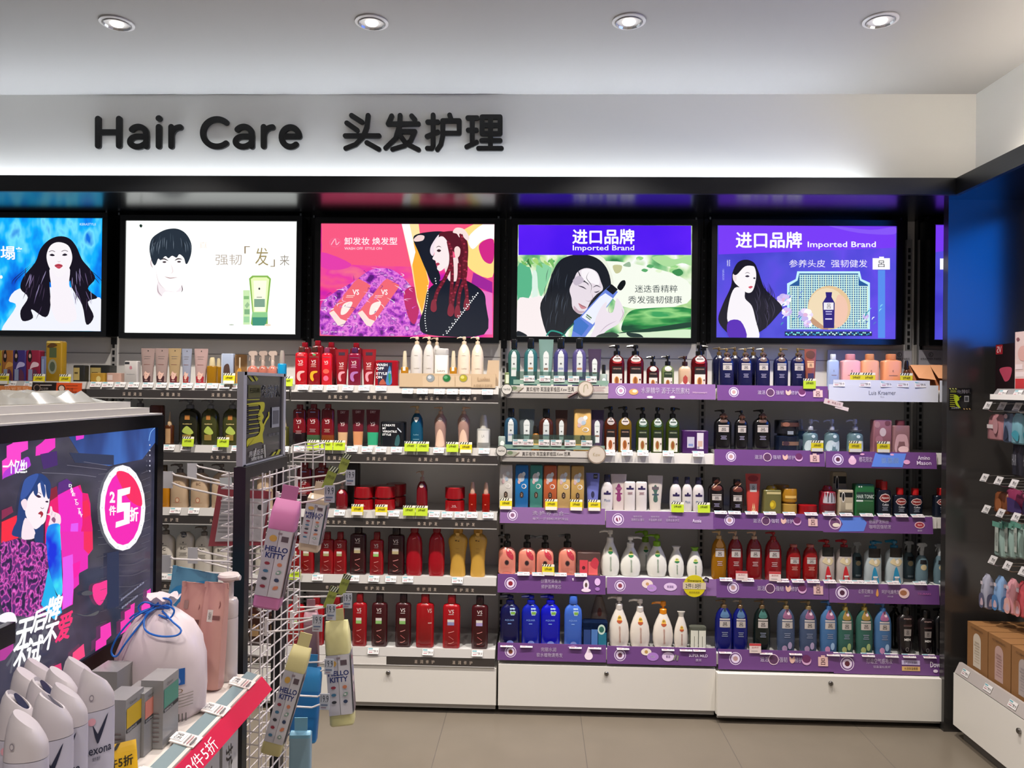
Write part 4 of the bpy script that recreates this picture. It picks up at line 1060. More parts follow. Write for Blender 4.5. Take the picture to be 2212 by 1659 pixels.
# purple bay
ry = lambda z: RYO(z) + LINES(z - .17, '#a09ab8', 3, .35, .035)
style('ry_nav', SHOU, 3, .62, .8, '#141640', 'g', 'pumpw', '#6a5630', ry(.52) + [('s', [(-.5, .68), (-.5, .8), (0, .9), (.5, .8), (.5, .68)], '#5a4440'), ('e', 0, .77, .22, .05, '#d8b8b0')], 'pump_bottle', 'navy pump bottle with pink square label')
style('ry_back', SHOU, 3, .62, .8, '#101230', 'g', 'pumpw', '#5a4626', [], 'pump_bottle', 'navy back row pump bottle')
style('ry_blk', SHOU, 3, .62, .8, '#0b0a0e', 'g', 'pumpw', '#161210', ry(.52) + [('s', [(-.5, .7), (-.5, .82), (0, .92), (.5, .82), (.5, .7)], '#4a2c20'), ('e', 0, .8, .3, .06, '#9a5438')], 'pump_bottle', 'black pump bottle with pink square label')
style('ry_sml', SHOU, 3, .62, .84, '#120a0e', 'g', 'box', '#1a0e0e', ry(.44) + [('s', [(-.6, .66), (-.6, .82), (0, .96), (.6, .82), (.6, .66)], '#5a2418'), ('l', [(-.5, .72), (0, .8), (.5, .9)], .03, '#c89878')], 'shampoo_bottle', 'small black bottle with brown leaf tag')
style('ry_tube', TUBE, 2.4, .6, 1, '#8a4a3c', 'c', 'none', '#000', RYO(.6, '#d8a880') + [('r', -.6, .1, .6, .4, '#34284c'), ('e', 0, .86, .8, .1, '#5c3424')], 'hair_tube', 'copper coloured tube with square label', 'tube')
style('ry_rtub', TUBE, 2.4, .6, 1, '#b83c34', 'c', 'none', '#000', [('r', -.5, .55, .5, .75, '#b8b8b0'), ('t', '呂', -.2, .6, .2, .7, .02, '#222'), ('p', [(-.4, .03), (-.3, .12), (-.1, .28), (0, .12), (.1, .28), (.3, .12), (.4, .03)], '#d8b888'), ('e', 0, .88, .7, .08, '#8c1c18')], 'hair_tube', 'coral red tube with gold petals', 'tube')
for k, c, lk, p in (('g', '#b87c14', 'amber gold', '#c8a878'), ('r', '#8c0c14', 'scarlet', '#c8a890'), ('r2', '#96101a', 'scarlet', '#a01820'), ('n', '#0c1464', 'dark blue', '#6c5438'), ('k', '#0c1614', 'black green', '#6c5438'), ('l', '#5a6a8c', 'misty lilac', '#8a744c'), ('s', '#5c8ac0', 'sky blue', '#3c6ca8'), ('e', '#4a7c70', 'sea green', '#9a8440')):
    ex = {'g': '#c89040', 'r': '#7a1c24', 'r2': '#8c1c20', 'n': '#4c6c90', 'k': '#3c6c64', 'l': '#8c5878', 's': '#9c5c84', 'e': '#9a7c3c'}[k]
    g = RYO(.55) + LINES(.38, '#c8a8a8' if k[0] in 'rg' else '#8890a8', 3, .35, .035) + [('s', [(-.5, .68), (-.5, .78), (0, .86), (.5, .78), (.5, .68)], ex)]
    if k in 'lse':
        g += [('e', -.3, .1, .3, .06, {'l': '#a88cac', 's': '#c88cb4', 'e': '#a8b070'}[k]), ('e', .3, .16, .25, .07, {'l': '#b0a0c0', 's': '#a0c0e0', 'e': '#a0b878'}[k]), ('e', .2, .78, .25, .04, '#d8c0cc')]
    style('rl_' + k, SOFT, 2.6, .65, .84, c, 't' if k in 'lseg' else 'g', 'pumpw', p, g, 'pump_bottle', lk + ' pump bottle with pale square label')
style('rl_sm', SOFT, 2.6, .65, .93, '#9c0c10', 'g', 'box', '#a8584c', RYO(.56) + LINES(.4, '#e0a090', 3, .4, .035), 'shampoo_bottle', 'short scarlet bottle with pale square label')
style('men', TAPR, 2.6, .65, .84, '#1a1416', 'g', 'box', '#0c0a0a', [('r', -.5, .62, .5, .78, '#8c7470'), ('r', -.5, .63, .5, .66, '#3c2424'), ('r', -.45, .42, .45, .56, '#948c88'), ('t', '呂', -.15, .45, .15, .53, .02, '#2a2226'), ('t', 'MEN', -.42, .32, .42, .37, .03, '#e8e4e0'), ('e', 0, .14, .24, .045, '#9a9492'), ('e', 0, .14, .19, .036, '#1a1416')], 'shampoo_bottle', 'black tapered bottle lettered for men')
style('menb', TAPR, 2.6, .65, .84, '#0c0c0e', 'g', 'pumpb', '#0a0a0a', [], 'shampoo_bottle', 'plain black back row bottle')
style('jarstk', CYLI, 2.6, .9, .5, '#11182a', 'g', 'jarlid', '#1a1a20', [('r', -.7, .8, .9, .93, '#4a2a20'), ('e', -.3, .87, .3, .07, '#8a5a48'), ('r', -.2, .55, .3, .66, '#8a9098'), ('r', -.6, .2, .9, .32, '#7a5a48'), ('e', -.3, .26, .28, .07, '#3a2430')], 'mask_jar', 'pair of navy jars with brown ribbon bands', 'jar')
style('glassp', SHOU, 2, .9, .62, '#7896a0', 't', 'pump', '#a4a6b4', [('r', -.9, .62, .9, .68, '#9a9cac'), ('s', [(-.8, .04), (-.8, .3), (-.3, .36), (.2, .3), (.8, .34), (.8, .04)], '#b8c8d0'), ('t', 'ume', -.3, .24, .3, .31, '#e0e6ea'), ('e', .1, .48, .25, .05, '#c0d0d4')], 'pump_bottle', 'pale blue glass pump bottle with grey collar')
style('sakbox', SQUA, 10, .5, 1, '#8a5a64', 'c', 'none', '#000', [('e', 0, .63, .35, .13, '#c8b4b8'), ('e', -.6, .85, .3, .1, '#a87c84'), ('e', .5, .9, .3, .08, '#70404c'), ('e', -.4, .4, .4, .12, '#a06c78')], 'product_carton', 'dusky pink blossom carton', 'box')
style('sakbot', SQUA, 6, .5, .84, '#a87c80', 't', 'box', '#7a3c48', [('s', [(-.7, .04), (-.6, .5), (0, .58), (.6, .5), (.7, .04)], '#c0989c'), ('e', .2, .12, .6, .1, '#dcb8b8')], 'gift_box', 'clear blossom box holding a pink bottle', 'box')
style('goldbox', SQUA, 8, .6, .86, '#8a8450', 't', 'round', '#8c7018', [('r', -.7, .72, .9, .8, '#c8b880'), ('e', 0, .35, .35, .16, '#b09410'), ('e', -.1, .36, .2, .08, '#d8c028')], 'hair_mask_box', 'clear box with a golden bottle', 'box')
style('goldjar', CYLI, 2.2, .9, .42, '#a8843c', 'g', 'jarlid', '#9a6c1c', [('r', -.7, .64, .7, .74, '#d8b060')], 'mask_jar', 'stacked golden jars', 'jar')
style('lowred', CYLI, 2.4, .9, 1, '#8c0c14', 'g', 'none', '#000', [], 'mask_jar', 'low round red jar', 'jar')
style('drum', CYLI, 2, .95, .82, '#7c1424', 'g', 'round', '#8c1828', [('r', -.75, .42, .75, .78, '#b8b4bc'), ('r', -.3, .45, -.2, .75, '#2c2c34'), ('r', .1, .45, .25, .75, '#54545c'), ('r', .5, .45, .56, .75, '#2c2c34'), ('r', -.9, .18, .9, .36, '#5c0c1c'), ('r', -.6, .02, .6, .16, '#b8b4b8'), ('r', -.3, .04, .3, .12, '#44343c')], 'hair_powder_tub', 'crimson and silver drum', 'tub')
style('kbox', SQUA, 10, .6, 1, '#a89c84', 'c', 'none', '#000', [('r', -1, .72, 1, .9, '#14120f'), ('e', -.4, .72, .22, .2, '#e0dcd4'), ('e', -.4, .72, .16, .16, '#14120f'), ('r', -.1, .25, .8, .5, '#c8bca0'), ('r', -1, .02, 1, .16, '#2c2418')], 'hair_color_box', 'beige and black carton with oval window', 'box')
style('tonic', SQUA, 10, .5, 1, '#1c5c30', 'c', 'none', '#000', [('r', -1, .52, 1, .76, '#16342c'), ('t', 'HAIR TONIC', -.86, .56, .92, .68, .01, '#c8d4c8'), ('r', -.9, .46, -.2, .51, '#d8e0d8'), ('r', -.1, .48, .8, .49, '#a8c0a8'), ('t', '••', -.7, .9, -.3, .95, '#d8e0d8'), ('r', -.6, .06, .8, .08, '#a8c0a8')], 'hair_tonic_box', 'green hair tonic carton', 'box')
alp = [('p', [(-.8, .52), (-.55, .62), (0, .66), (.55, .62), (.8, .52), (.55, .44), (0, .4), (-.55, .44)], '#d8c0bc'), ('p', [(-.72, .52), (-.5, .6), (0, .63), (.5, .6), (.72, .52), (.5, .46), (0, .43), (-.5, .46)], '#7c1414'), ('t', 'Alpecin', -.55, .49, .55, .57, .02, '#e8d8d4'), ('t', 'Coffein', -.4, .31, .5, .37, .01, '#d8d8dc')] + LINES(.26, '#8a90a0', 3, .4, .04)
style('alp', RECT, 3, .6, .76, '#101522', 'g', 'box', '#b01418', alp, 'shampoo_bottle', 'dark bottle with red cap and red emblem')
tsu = lambda c: [('r', -.72, .62, .72, .84, '#14110f'), ('t', 'TSUBAKI', -.5, .74, .5, .78, '#b8b0a8'), ('r', -.5, .67, .5, .70, '#d8d4cc'), ('s', [(-.7, .5), (-.3, .6), (0, .52), (.3, .6), (.7, .52), (.3, .42), (-.2, .44)], '#d8c8a0'), ('e', .1, .52, .18, .05, '#f0e8d8'), ('s', [(-.3, .02), (-.25, .28), (0, .4), (.3, .24), (.5, .02)], c), ('r', -.2, .14, .35, .18, '#e8e4e4')]
style('tsr', SHOU, 2.6, .65, .8, '#bfb4ae', 'g', 'pumpb', '#9c1c24', tsu('#c8202c'), 'pump_bottle', 'pearly bottle with red flame print')
style('tsb', SHOU, 2.6, .65, .8, '#b0bcc0', 'g', 'pumpb', '#1c6c90', tsu('#1c8cb8'), 'pump_bottle', 'pearly bottle with blue flame print')
style('tspray', SOFT, 2.2, .8, .7, '#7c98a4', 't', 'spray', '#b8bcbe', [('r', -.6, .5, .6, .6, '#16161a'), ('e', 0, .42, .5, .07, '#c8b890'), ('r', -.5, .05, .5, .1, '#c8dce4')], 'spray_bottle', 'clear trigger spray bottle with pale trigger')
# salon set
for k, c, lk in (('b', '#a0b0d4', 'pale blue'), ('p', '#e0a0a4', 'pastel pink'), ('a', '#dc9c78', 'apricot'), ('o', '#e09468', 'light orange')):
    style('lk' + k, RECT, 4, .6, .84, c, 'c', 'box', {'b': '#c8ccd8', 'p': '#d89098', 'a': '#d89060', 'o': '#d88858'}[k], [('t', 'K', -.08, .5, .08, .56, '#6a5050'), ('r', -.45, .4, .45, .415, '#8a6a60')], 'shampoo_bottle', lk + ' square bottle')
style('lkamb', SOFT, 2, 1, .7, '#6a3c20', 't', 'round', '#1c1414', [('r', -.5, .1, .5, .4, '#d8b080')], 'dropper_bottle', 'small brown dropper bottle')
# white bay
tb = lambda c: [('e', .05, .9, .08, .02, '#2a2420'), ('r', -.5, .74, .5, .75, '#6a605c'), ('r', -.45, .68, .4, .69, '#6a605c'), ('r', -.5, .52, .5, .53, '#7a4a44'), ('s', [(-.5, .22), (-.2, .34), (.2, .28), (.6, .3), (.4, .2), (0, .16)], '#d0a898'), ('p', [(-.7, .02), (-.74, .2), (-.1, .26), (.74, .2), (.7, .02)], c), ('s', [(-.4, .16), (0, .3), (.5, .24), (.1, .12)], '#d8b0a0'), ('r', -.3, .07, .3, .1, '#a88880')]
style('sk_tan', TUBE, 2.4, .6, .97, '#96807a', 'c', 'foot', '#3a2424', tb('#38141c'), 'hair_tube', 'mocha tube fading to dark brown', 'tube')
style('sk_gold', TUBE, 2.4, .6, .97, '#a08864', 'c', 'foot', '#5a1420', tb('#5c1420'), 'hair_tube', 'golden beige tube with dark red base', 'tube')
style('sk_blue', TUBE, 2.4, .6, .97, '#8c90a0', 'c', 'foot', '#902020', tb('#8c1c1c'), 'hair_tube', 'silver blue tube with red base', 'tube')
style('sk_pink', TUBE, 2.4, .6, .97, '#a88c88', 'c', 'foot', '#a82830', tb('#9c1828'), 'hair_tube', 'rosy tube with red base', 'tube')
style('oilb', CYLI, 3, .7, .68, '#a87818', 't', 'round', '#c8b890', [], 'hair_oil_bottle', 'amber hair oil bottle with clear cap')
style('oilbox', SQUA, 9, .6, 1, '#9aa4b8', 'c', 'none', '#000', [('s', [(-.5, .02), (-.55, .5), (-.2, .65), (.4, .6), (.5, .02)], '#4a342c'), ('e', 0, .2, .3, .12, '#a86a50'), ('r', -.9, .05, -.8, .95, '#d8dce8')], 'hair_oil_box', 'silver blue carton with bottle picture', 'box')
style('oilbox2', SQUA, 9, .6, 1, '#a8825a', 'x', 'none', '#000', [('s', [(-.5, .02), (-.55, .4), (-.1, .55), (.3, .5), (.5, .02)], '#c08830'), ('r', -.1, .55, .15, .9, '#c8b8a0')], 'hair_oil_box', 'clear box with amber bottle', 'box')
style('pspray', SOFT, 2, .9, .56, '#b06a5a', 'g', 'spray', '#b8a498', [('e', 0, .5, .2, .05, '#2a2420')], 'spray_bottle', 'salmon spray bottle with beige trigger')
style('cspray', CYLI, 2, 1, .62, '#0e88b8', 'g', 'round', '#9a9088', [('r', .45, 0, .98, .62, '#141c34')], 'spray_can', 'small cyan can with grey nozzle')
sk = lambda c: [('r', -.45, .46, .45, .78, c), ('r', -.25, .56, .25, .66, '#a86c30'), ('s', [(-.5, .3), (-.1, .42), (.3, .38), (.6, .28), (.2, .24)], '#a8b850'), ('r', -.45, .12, .4, .24, '#8c7434')]
style('dgp', SHOU, 2.8, .65, .8, '#1c1c0c', 'g', 'pump', '#5c5c60', sk('#b09a5c'), 'pump_bottle', 'very dark olive pump bottle with gold label')
style('ogp', SHOU, 2.8, .65, .8, '#3a3c18', 'g', 'pump', '#6a6a6c', sk('#b8a46c'), 'pump_bottle', 'olive pump bottle with gold label')
style('brp', SHOU, 2.8, .65, .78, '#2c120a', 'g', 'pump', '#5c5a5c', [('r', -.5, .2, .5, .66, '#8a6c48')], 'pump_bottle', 'dark brown pump bottle')
style('brs', SQUA, 5, .6, .96, '#4a1a0c', 'g', 'none', '#000', [('r', -.5, .2, .5, .66, '#a88454')], 'shampoo_bottle', 'square dark brown bottle with tan label')
style('drp', CYLI, 2, 1, .6, '#5c3014', 't', 'cone', '#b89c78', [('r', -.6, .05, .6, .5, '#a8845c')], 'dropper_bottle', 'slim brown bottle with pointed nozzle')
style('drg', CYLI, 2, 1, .6, '#5c5a24', 't', 'cone', '#b8a888', [('r', -.6, .05, .6, .5, '#a89c5c')], 'dropper_bottle', 'slim olive bottle with pointed nozzle')
style('crp', SHOU, 2.8, .65, .8, '#bda284', 'c', 'pump', '#5a5250', [('e', 0, .18, .24, .06, '#a85a40'), ('e', 0, .18, .17, .045, '#c8b090'), ('t', 'BC', -.2, .52, .3, .58, '#6a4a38'), ('r', -.5, .12, .5, .125, '#a06a50')], 'pump_bottle', 'beige pump bottle with copper ring emblem')
style('yel', RECT, 3, .6, .86, '#b8780c', 'g', 'box', '#3a2c10', [], 'shampoo_bottle', 'mustard yellow bottle')
style('wlp', SHOU, 2.8, .65, .8, '#c8c0b4', 'c', 'pump', '#6c6460', [('e', 0, .62, .06, .02, '#2a2a2a'), ('r', -.4, .58, .4, .588, '#555'), ('t', 'BC', -.3, .48, .3, .54, .02, '#4a4644')] + LINES(.4, '#8a847c', 3), 'pump_bottle', 'off white pump bottle with fine grey print')
style('wlo', SHOU, 2.8, .65, .94, '#c8c0b4', 'c', 'none', '#6c6460', [('e', 0, .9, .5, .07, '#3a3c44'), ('e', 0, .9, .35, .05, '#5c5e68'), ('e', 0, .72, .06, .02, '#2a2a2a'), ('r', -.4, .68, .4, .688, '#555'), ('t', 'BC', -.3, .56, .3, .62, .02, '#4a4644')] + LINES(.48, '#8a847c', 3), 'shampoo_bottle', 'off white bottle with dark oval lid')
style('wcart', SQUA, 10, .5, 1, '#b8b2ae', 'c', 'none', '#000', [('r', -.9, .85, -.2, .95, '#2c2c30'), ('e', 0, .7, .2, .08, '#b87a84'), ('r', -.6, .4, .6, .41, '#777')], 'product_carton', 'small white carton with dark corner print', 'box')
style('gtub', SQUA, 6, .6, 1, '#a8802c', 'g', 'none', '#000', [('e', .2, .4, .3, .3, '#c8b470')], 'product_carton', 'low gold carton in a tray', 'box')
style('ptub', SQUA, 6, .6, 1, '#b89484', 'g', 'none', '#000', [('r', -.8, .3, -.1, .8, '#c8b4ac')], 'product_carton', 'low pinkish carton in a tray', 'box')
style('dbox', SQUA, 10, .8, 1, '#23221f', 'c', 'none', '#000', [('r', -.9, .15, .2, .85, '#a89458'), ('r', -.7, .5, -.1, .6, '#4a3c1c')], 'product_carton', 'low black and gold carton', 'box')
# blue bay
dye = lambda c: [('s', [(-.7, .7), (-.6, .95), (-.3, 1), (-.1, .8), (-.3, .62)], '#1c0e10'), ('e', -.4, .82, .16, .07, '#d8b0a0'), ('s', [(-.4, .4), (0, .62), (.8, .6), (.8, .5), (.1, .46)], c), ('r', -.6, .05, 0, .4, '#8a94b0'), ('s', [(.1, .06), (.2, .4), (.7, .3), (.8, .06)], '#5c2c48')]
for k, c, c2, lk in (('o', '#a8682c', '#d8a04c', 'orange'), ('p', '#3c2c74', '#b8b0d8', 'violet'), ('r', '#8c1c38', '#e0c0c8', 'crimson'), ('y', '#a89020', '#4c3c80', 'yellow')):
    style('dye' + k, SQUA, 10, .6, 1, c, 'c', 'none', '#000', dye(c2), 'hair_dye_box', lk + ' hair dye carton with a portrait', 'box')
style('silv', SQUA, 6, .7, 1, '#6c7498', 'g', 'none', '#000', [('r', -.6, .1, .2, .9, '#8c98b8')], 'hair_dye_box', 'narrow silver blue carton', 'box')
style('bigold', SQUA, 10, .6, 1, '#a07c1c', 'g', 'none', '#000', [('r', -.5, .6, .4, .84, '#4c5a38'), ('e', -.1, .38, .55, .18, '#8c8c74'), ('e', -.1, .38, .35, .12, '#4a5440'), ('r', -.9, .95, .9, .99, '#e0c870'), ('s', [(-.8, .86), (-.2, .95), (.5, .9), (-.2, .84)], '#5c3c14')], 'hair_dye_box', 'large gold carton', 'box')

MESH = {}


def product_parts(key, w, h, flip=1):
    """meshes of one product at origin, base at z=0, front towards -Y"""
    ck = (key, round(w, 3), round(h, 3), flip)
    if ck in MESH:
        return MESH[ck]
    s = ST[key]
    hw = w / 2
    hd = hw * s['dr']
    bh = h * s['bz']
    m = mat(s['col'], s['kind'])
    P = []
    z0 = 0
    if s['top'] == 'foot':
        z0 = h * .05
    prof = s['shape']
    secs = [(f * (bh - z0), hw * a, hd * d) for f, a, d in prof]
    mb = MB()
    if s['two']:
        c2, zf = s['two']
        k = 0
        sp = [q for q in prof]
        a, d = prof_at(prof, zf)
        low = [q for q in prof if q[0] < zf] + [(zf, a, d)]
        hi = [(zf, a, d)] + [q for q in prof if q[0] > zf]
        mb.loft([(f * (bh - z0), hw * a_, hd * d_) for f, a_, d_ in low], mat(c2, 'g'), s['n'], 20, z0=z0)
        mb.loft([(f * (bh - z0), hw * a_, hd * d_) for f, a_, d_ in hi], m, s['n'], 20, z0=z0)
    else:
        mb.loft(secs, m, s['n'], 20 if s['n'] < 6 else 24, z0=z0)
    P.append(('body', mb.mesh('body')))
    th = h - bh
    tm = mat(s['tcol'], 'g')
    t = s['top']
    mb = MB()
    if t == 'foot':
        mb.loft([(0, hw * .66, hd * .66), (z0 * .9, hw * .7, hd * .7), (z0, hw * .7, hd * .7)], tm, 2.2)
        P.append(('cap', mb.mesh('cap')))
    elif t in ('flip', 'box'):
        cw = hw * (.5 if t == 'flip' else .48)
        mb.loft([(0, cw * .96, min(cw, hd) * .9), (th * .1, cw, min(cw, hd) * .95), (th * .9, cw * .97, min(cw, hd) * .92), (th, cw * .85, min(cw, hd) * .8)], tm, 3, 16, z0=bh)
        P.append(('cap', mb.mesh('cap')))
    elif t == 'flare':
        mb.loft([(0, hw * .34, hd * .4), (th * .6, hw * .4, hd * .45), (th, hw * .58, hd * .5)], tm, 2.4, 16, z0=bh)
        P.append(('cap', mb.mesh('cap')))
    elif t in ('round', 'lid', 'jarlid', 'cone'):
        if t == 'round':
            mb.loft([(0, hw * .62, hd * .62), (th * .1, hw * .64, hd * .64), (th * .8, hw * .5, hd * .5), (th, hw * .35, hd * .35)], tm, 2, 16, z0=bh)
        elif t == 'lid':
            mb.loft([(0, hw * .96, hd * .96), (th * .8, hw * .98, hd * .98), (th, hw * .85, hd * .85)], mat(s['tcol'], 't'), 3, 20, z0=bh)
        elif t == 'cone':
            mb.lathe([(hw * .5, 0), (hw * .5, th * .2), (hw * .32, th * .3), (hw * .1, th)], tm, z0=bh, seg=12)
        else:
            mb.loft([(0, hw * .8, hd * .8), (th * .12, hw * .8, hd * .8), (th * .14, hw * 1.02, hd * 1.02), (th * .95, hw * 1.02, hd * 1.02), (th, hw * .95, hd * .95)], tm, 2, 24, z0=bh)
        P.append(('lid' if 'lid' in t else 'cap', mb.mesh('lid' if 'lid' in t else 'cap')))
    elif t in ('pump', 'pumpb', 'pumpw'):
        cw = hw * {'pump': .36, 'pumpb': .44, 'pumpw': .34}[t]
        mb.lathe([(cw, 0), (cw, th * .36), (cw * .8, th * .42)], tm, z0=bh, seg=16)
        P.append(('collar', mb.mesh('collar')))
        mb = MB()
        hr = cw * (.75 if t != 'pumpw' else .6)
        mb.lathe([(cw * .35, th * .38), (cw * .35, th * .62), (hr, th * .66), (hr * 1.05, th * .92), (hr * .8, th)], tm, z0=bh, seg=14)
        L = hw * (1.05 if t != 'pumpw' else .95)
        zc = bh + th * .86
        if t == 'pump' and key.startswith('rose') is False and th > 0:
            mb.tube([(0, 0, zc), (-flip * L * .6, 0, zc + th * .04), (-flip * L, 0, zc - th * .03), (-flip * L * 1.03, 0, zc - th * .12)], [hr * .5, hr * .42, hr * .34, hr * .3], tm)
        else:
            mb.tube([(-flip * hr, 0, zc), (0, 0, zc), (-flip * L * .0 + flip * -L * .6, 0, zc), (-flip * L, 0, zc - th * .05)], [hr * .7, hr * .7, hr * .5, hr * .4], tm)
        P.append(('pump_head', mb.mesh('pump_head')))
    elif t == 'spray':
        mb.lathe([(hw * .34, 0), (hw * .34, th * .3), (hw * .26, th * .36)], tm, z0=bh, seg=14)
        P.append(('collar', mb.mesh('collar')))
        mb = MB()
        z1 = bh + th * .34
        hh = th * .66
        prof2 = [(-.5, .98), (.5, 1.0), (.85, .8), (.8, .55), (.35, .55), (.3, 0), (-.3, 0), (-.3, .45), (-.75, .62), (-.8, .85)]
        fr = [(flip * x * hw * .95, -hw * .2, z1 + z * hh) for x, z in prof2]
        bk = [(x, hw * .2, z) for x, y, z in fr]
        n = len(fr)
        mb.add(fr + bk, [tuple(range(n)), tuple(range(2 * n - 1, n - 1, -1))] + [(i, (i + 1) % n, (i + 1) % n + n, i + n) for i in range(n)], tm)
        mb.tube([(-flip * hw * .35, 0, z1 + hh * .55), (-flip * hw * .6, 0, z1 + hh * .3), (-flip * hw * .7, 0, z1)], hw * .08, tm)
        P.append(('trigger', mb.mesh('trigger')))
    if s['g']:
        nexp = s['n']

        def fn(u, v, k):
            a, d = prof_at(prof, (v * h - z0) / (bh - z0))
            if v * h > bh:
                a, d = prof_at(prof, .8)
            if t in ('jarlid',) and v * h > bh:
                a, d = 1.03, 1.03
            uu = max(-.985, min(.985, u))
            aw, ad = hw * a, hd * d
            y = -ad * (1 - abs(uu) ** nexp) ** (1 / nexp)
            return (uu * aw, y - .0004 - .00012 * k, v * h)
        gb = MB()
        gs = []
        for sh in s['g']:
            gs.append(sh)
        gb.shapes(gs, fn, step=.16)
        P.append(('label', gb.mesh('label')))
    MESH[ck] = P
    return P


REG = []     # every countable product, to be told apart by its place among its like


def put(key, loc, w, h, row, rz=0.0, flip=1):
    s = ST[key]
    t = thing(s['name'], None, s['cat'], loc, None, rz)
    for nm, me in product_parts(key, w, h, flip):
        o = bpy.data.objects.new(nm, me)
        COL.objects.link(o)
        o.parent = t
    REG.append((t, s['look'], row, loc[0], 'products on the ' + row))
    return t


ROWN = ['blue', 'white', 'pink', 'green', 'purple', 'end panel']


def shelf_row(bay, k, items, dy=0.0):
    """items: (style, centre px, width px, top px[, back, flip])"""
    z = ZS[bay][k]
    row = '%s bay %s shelf' % (ROWN[bay], ORD[k])
    for it in items:
        key, cx, wpx, top = it[:4]
        back = it[4] if len(it) > 4 else 0
        fl = it[5] if len(it) > 5 else 1
        mid = (YS if k < 4 else YS - .04) + .012
        w0 = W(cx + wpx / 2, 900, mid).x - W(cx - wpx / 2, 900, mid).x
        hd = w0 / 2 * ST[key]['dr']
        Y = mid + .012 + hd + (.0 if not back else back * .1)
        w = W(cx + wpx / 2, 900, Y).x - W(cx - wpx / 2, 900, Y).x
        p = W(cx, top, Y - hd * .6)
        q = W(cx, 900, Y)
        put(key, (q.x, Y, z + .0006), w, max(.02, p.z - z), row, 0.0, fl)


# ---------------------------------------------------------------- blue bay
shelf_row(0, 0, [('dyey', -6, 26, 757), ('dyeo', 20, 26, 757), ('dyep', 45, 29, 757), ('dyer', 75, 30, 757), ('silv', 95, 12, 770), ('bigold', 120, 34, 737), ('dbox', 174, 24, 789, .3)])
shelf_row(0, 1, [('brp', 120, 40, 862), ('brp', 60, 40, 862)])
# ---------------------------------------------------------------- white bay
shelf_row(1, 0, [('dbox', 222, 42, 789, 1), ('gtub', 214, 32, 806), ('ptub', 249, 32, 806), ('wcart', 285, 29, 780), ('sk_tan', 318, 30, 750), ('sk_tan', 348, 30, 750), ('sk_gold', 376, 28, 750), ('sk_blue', 402, 22, 751), ('sk_pink', 433, 30, 751), ('oilb', 457, 21, 772), ('oilb', 471, 14, 774, 1),
                 ('oilbox', 492, 26, 764), ('oilbox2', 519, 23, 766), ('pspray', 545, 24, 758), ('pspray', 567, 23, 758, 1), ('pspray', 588, 23, 758), ('cspray', 608, 19, 757)])
shelf_row(1, 1, [('brp', 226, 42, 858), ('brp', 262, 38, 858, 1), ('brp', 303, 38, 858), ('brs', 340, 28, 872), ('drp', 367, 18, 890), ('dgp', 411, 44, 863), ('ogp', 455, 36, 863), ('ogp', 502, 38, 863, 0, -1), ('dgp', 553, 40, 863), ('drg', 615, 19, 893)])
shelf_row(1, 2, [('yel', 357, 24, 1005), ('crp', 391, 37, 1003), ('crp', 435, 38, 1003), ('crp', 480, 38, 1003), ('crp', 575, 34, 1003)])
shelf_row(1, 3, [('wlp', 362, 40, 1135), ('wlo', 405, 38, 1145), ('wlp', 445, 36, 1138), ('wlp', 484, 36, 1138), ('wlp', 575, 36, 1138)])
shelf_row(1, 4, [('brp', 560, 38, 1290), ('brp', 604, 38, 1290)])
# ---------------------------------------------------------------- pink bay
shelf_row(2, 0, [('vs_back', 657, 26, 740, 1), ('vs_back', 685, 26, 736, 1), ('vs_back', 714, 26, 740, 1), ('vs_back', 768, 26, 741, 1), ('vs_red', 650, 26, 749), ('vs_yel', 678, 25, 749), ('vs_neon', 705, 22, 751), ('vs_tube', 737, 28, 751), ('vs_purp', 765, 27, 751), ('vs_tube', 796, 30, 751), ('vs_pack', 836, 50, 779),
                 ('gold_vial', 873, 16, 758), ('grey_pump', 899, 27, 727), ('grey_pump', 925, 25, 727), ('grey_pump', 942, 22, 729, 1), ('cream_jar', 953, 31, 753), ('gold_vial', 978, 16, 758), ('cream_pump', 1001, 28, 727), ('cream_pump', 1030, 27, 727)])
shelf_row(2, 1, [('vs_grad', 648, 28, 874), ('vs_gr2', 678, 28, 873), ('vs_gr3', 709, 27, 873), ('vs_tb1', 741, 26, 882), ('vs_tb2', 774, 27, 881), ('vs_tb3', 806, 30, 881), ('vs_blk', 851, 54, 911), ('teal_pump', 901, 27, 877), ('rose_pump', 952, 27, 879), ('rose_pump', 1002, 27, 879, 0, -1), ('clear_tag', 1045, 29, 897)])
shelf_row(2, 2, [('vs_grad', 660, 32, 1000), ('vs_grad', 698, 32, 1000), ('red_pump', 741, 25, 1042), ('dark_box', 766, 26, 997, 1), ('red_jar', 789, 43, 1052), ('red_jar', 858, 42, 1046, 1), ('red_jar', 834, 44, 1051), ('red_pump', 914, 24, 1018, 0, 1), ('red_jar', 985, 42, 1053), ('red_vial', 1023, 17, 1042), ('red_vial', 1052, 17, 1043)])
shelf_row(2, 3, [('vsb_red', 642, 26, 1150), ('vsb_red', 668, 30, 1150), ('vsb_red', 711, 30, 1150), ('vsb_red', 739, 28, 1150), ('vsb_drk', 778, 34, 1134), ('vsb_grn', 818, 29, 1150), ('vsb_drk', 860, 35, 1137), ('vsb_smo', 899, 35, 1133), ('vsb_smo', 947, 35, 1133), ('gold_body', 993, 42, 1135), ('gold_body', 1036, 40, 1135)])
shelf_row(2, 4, [('vsb_grn', 645, 36, 1288), ('vsb_grn', 690, 32, 1288), ('vsb_grn', 733, 32, 1288), ('vsb_grn', 783, 30, 1283), ('vsb_dgr', 826, 33, 1283), ('vsb_dgr', 877, 33, 1283), ('vsb_pln', 924, 38, 1284), ('vsb_blu', 981, 37, 1286), ('vsb_dli', 1042, 35, 1288)])
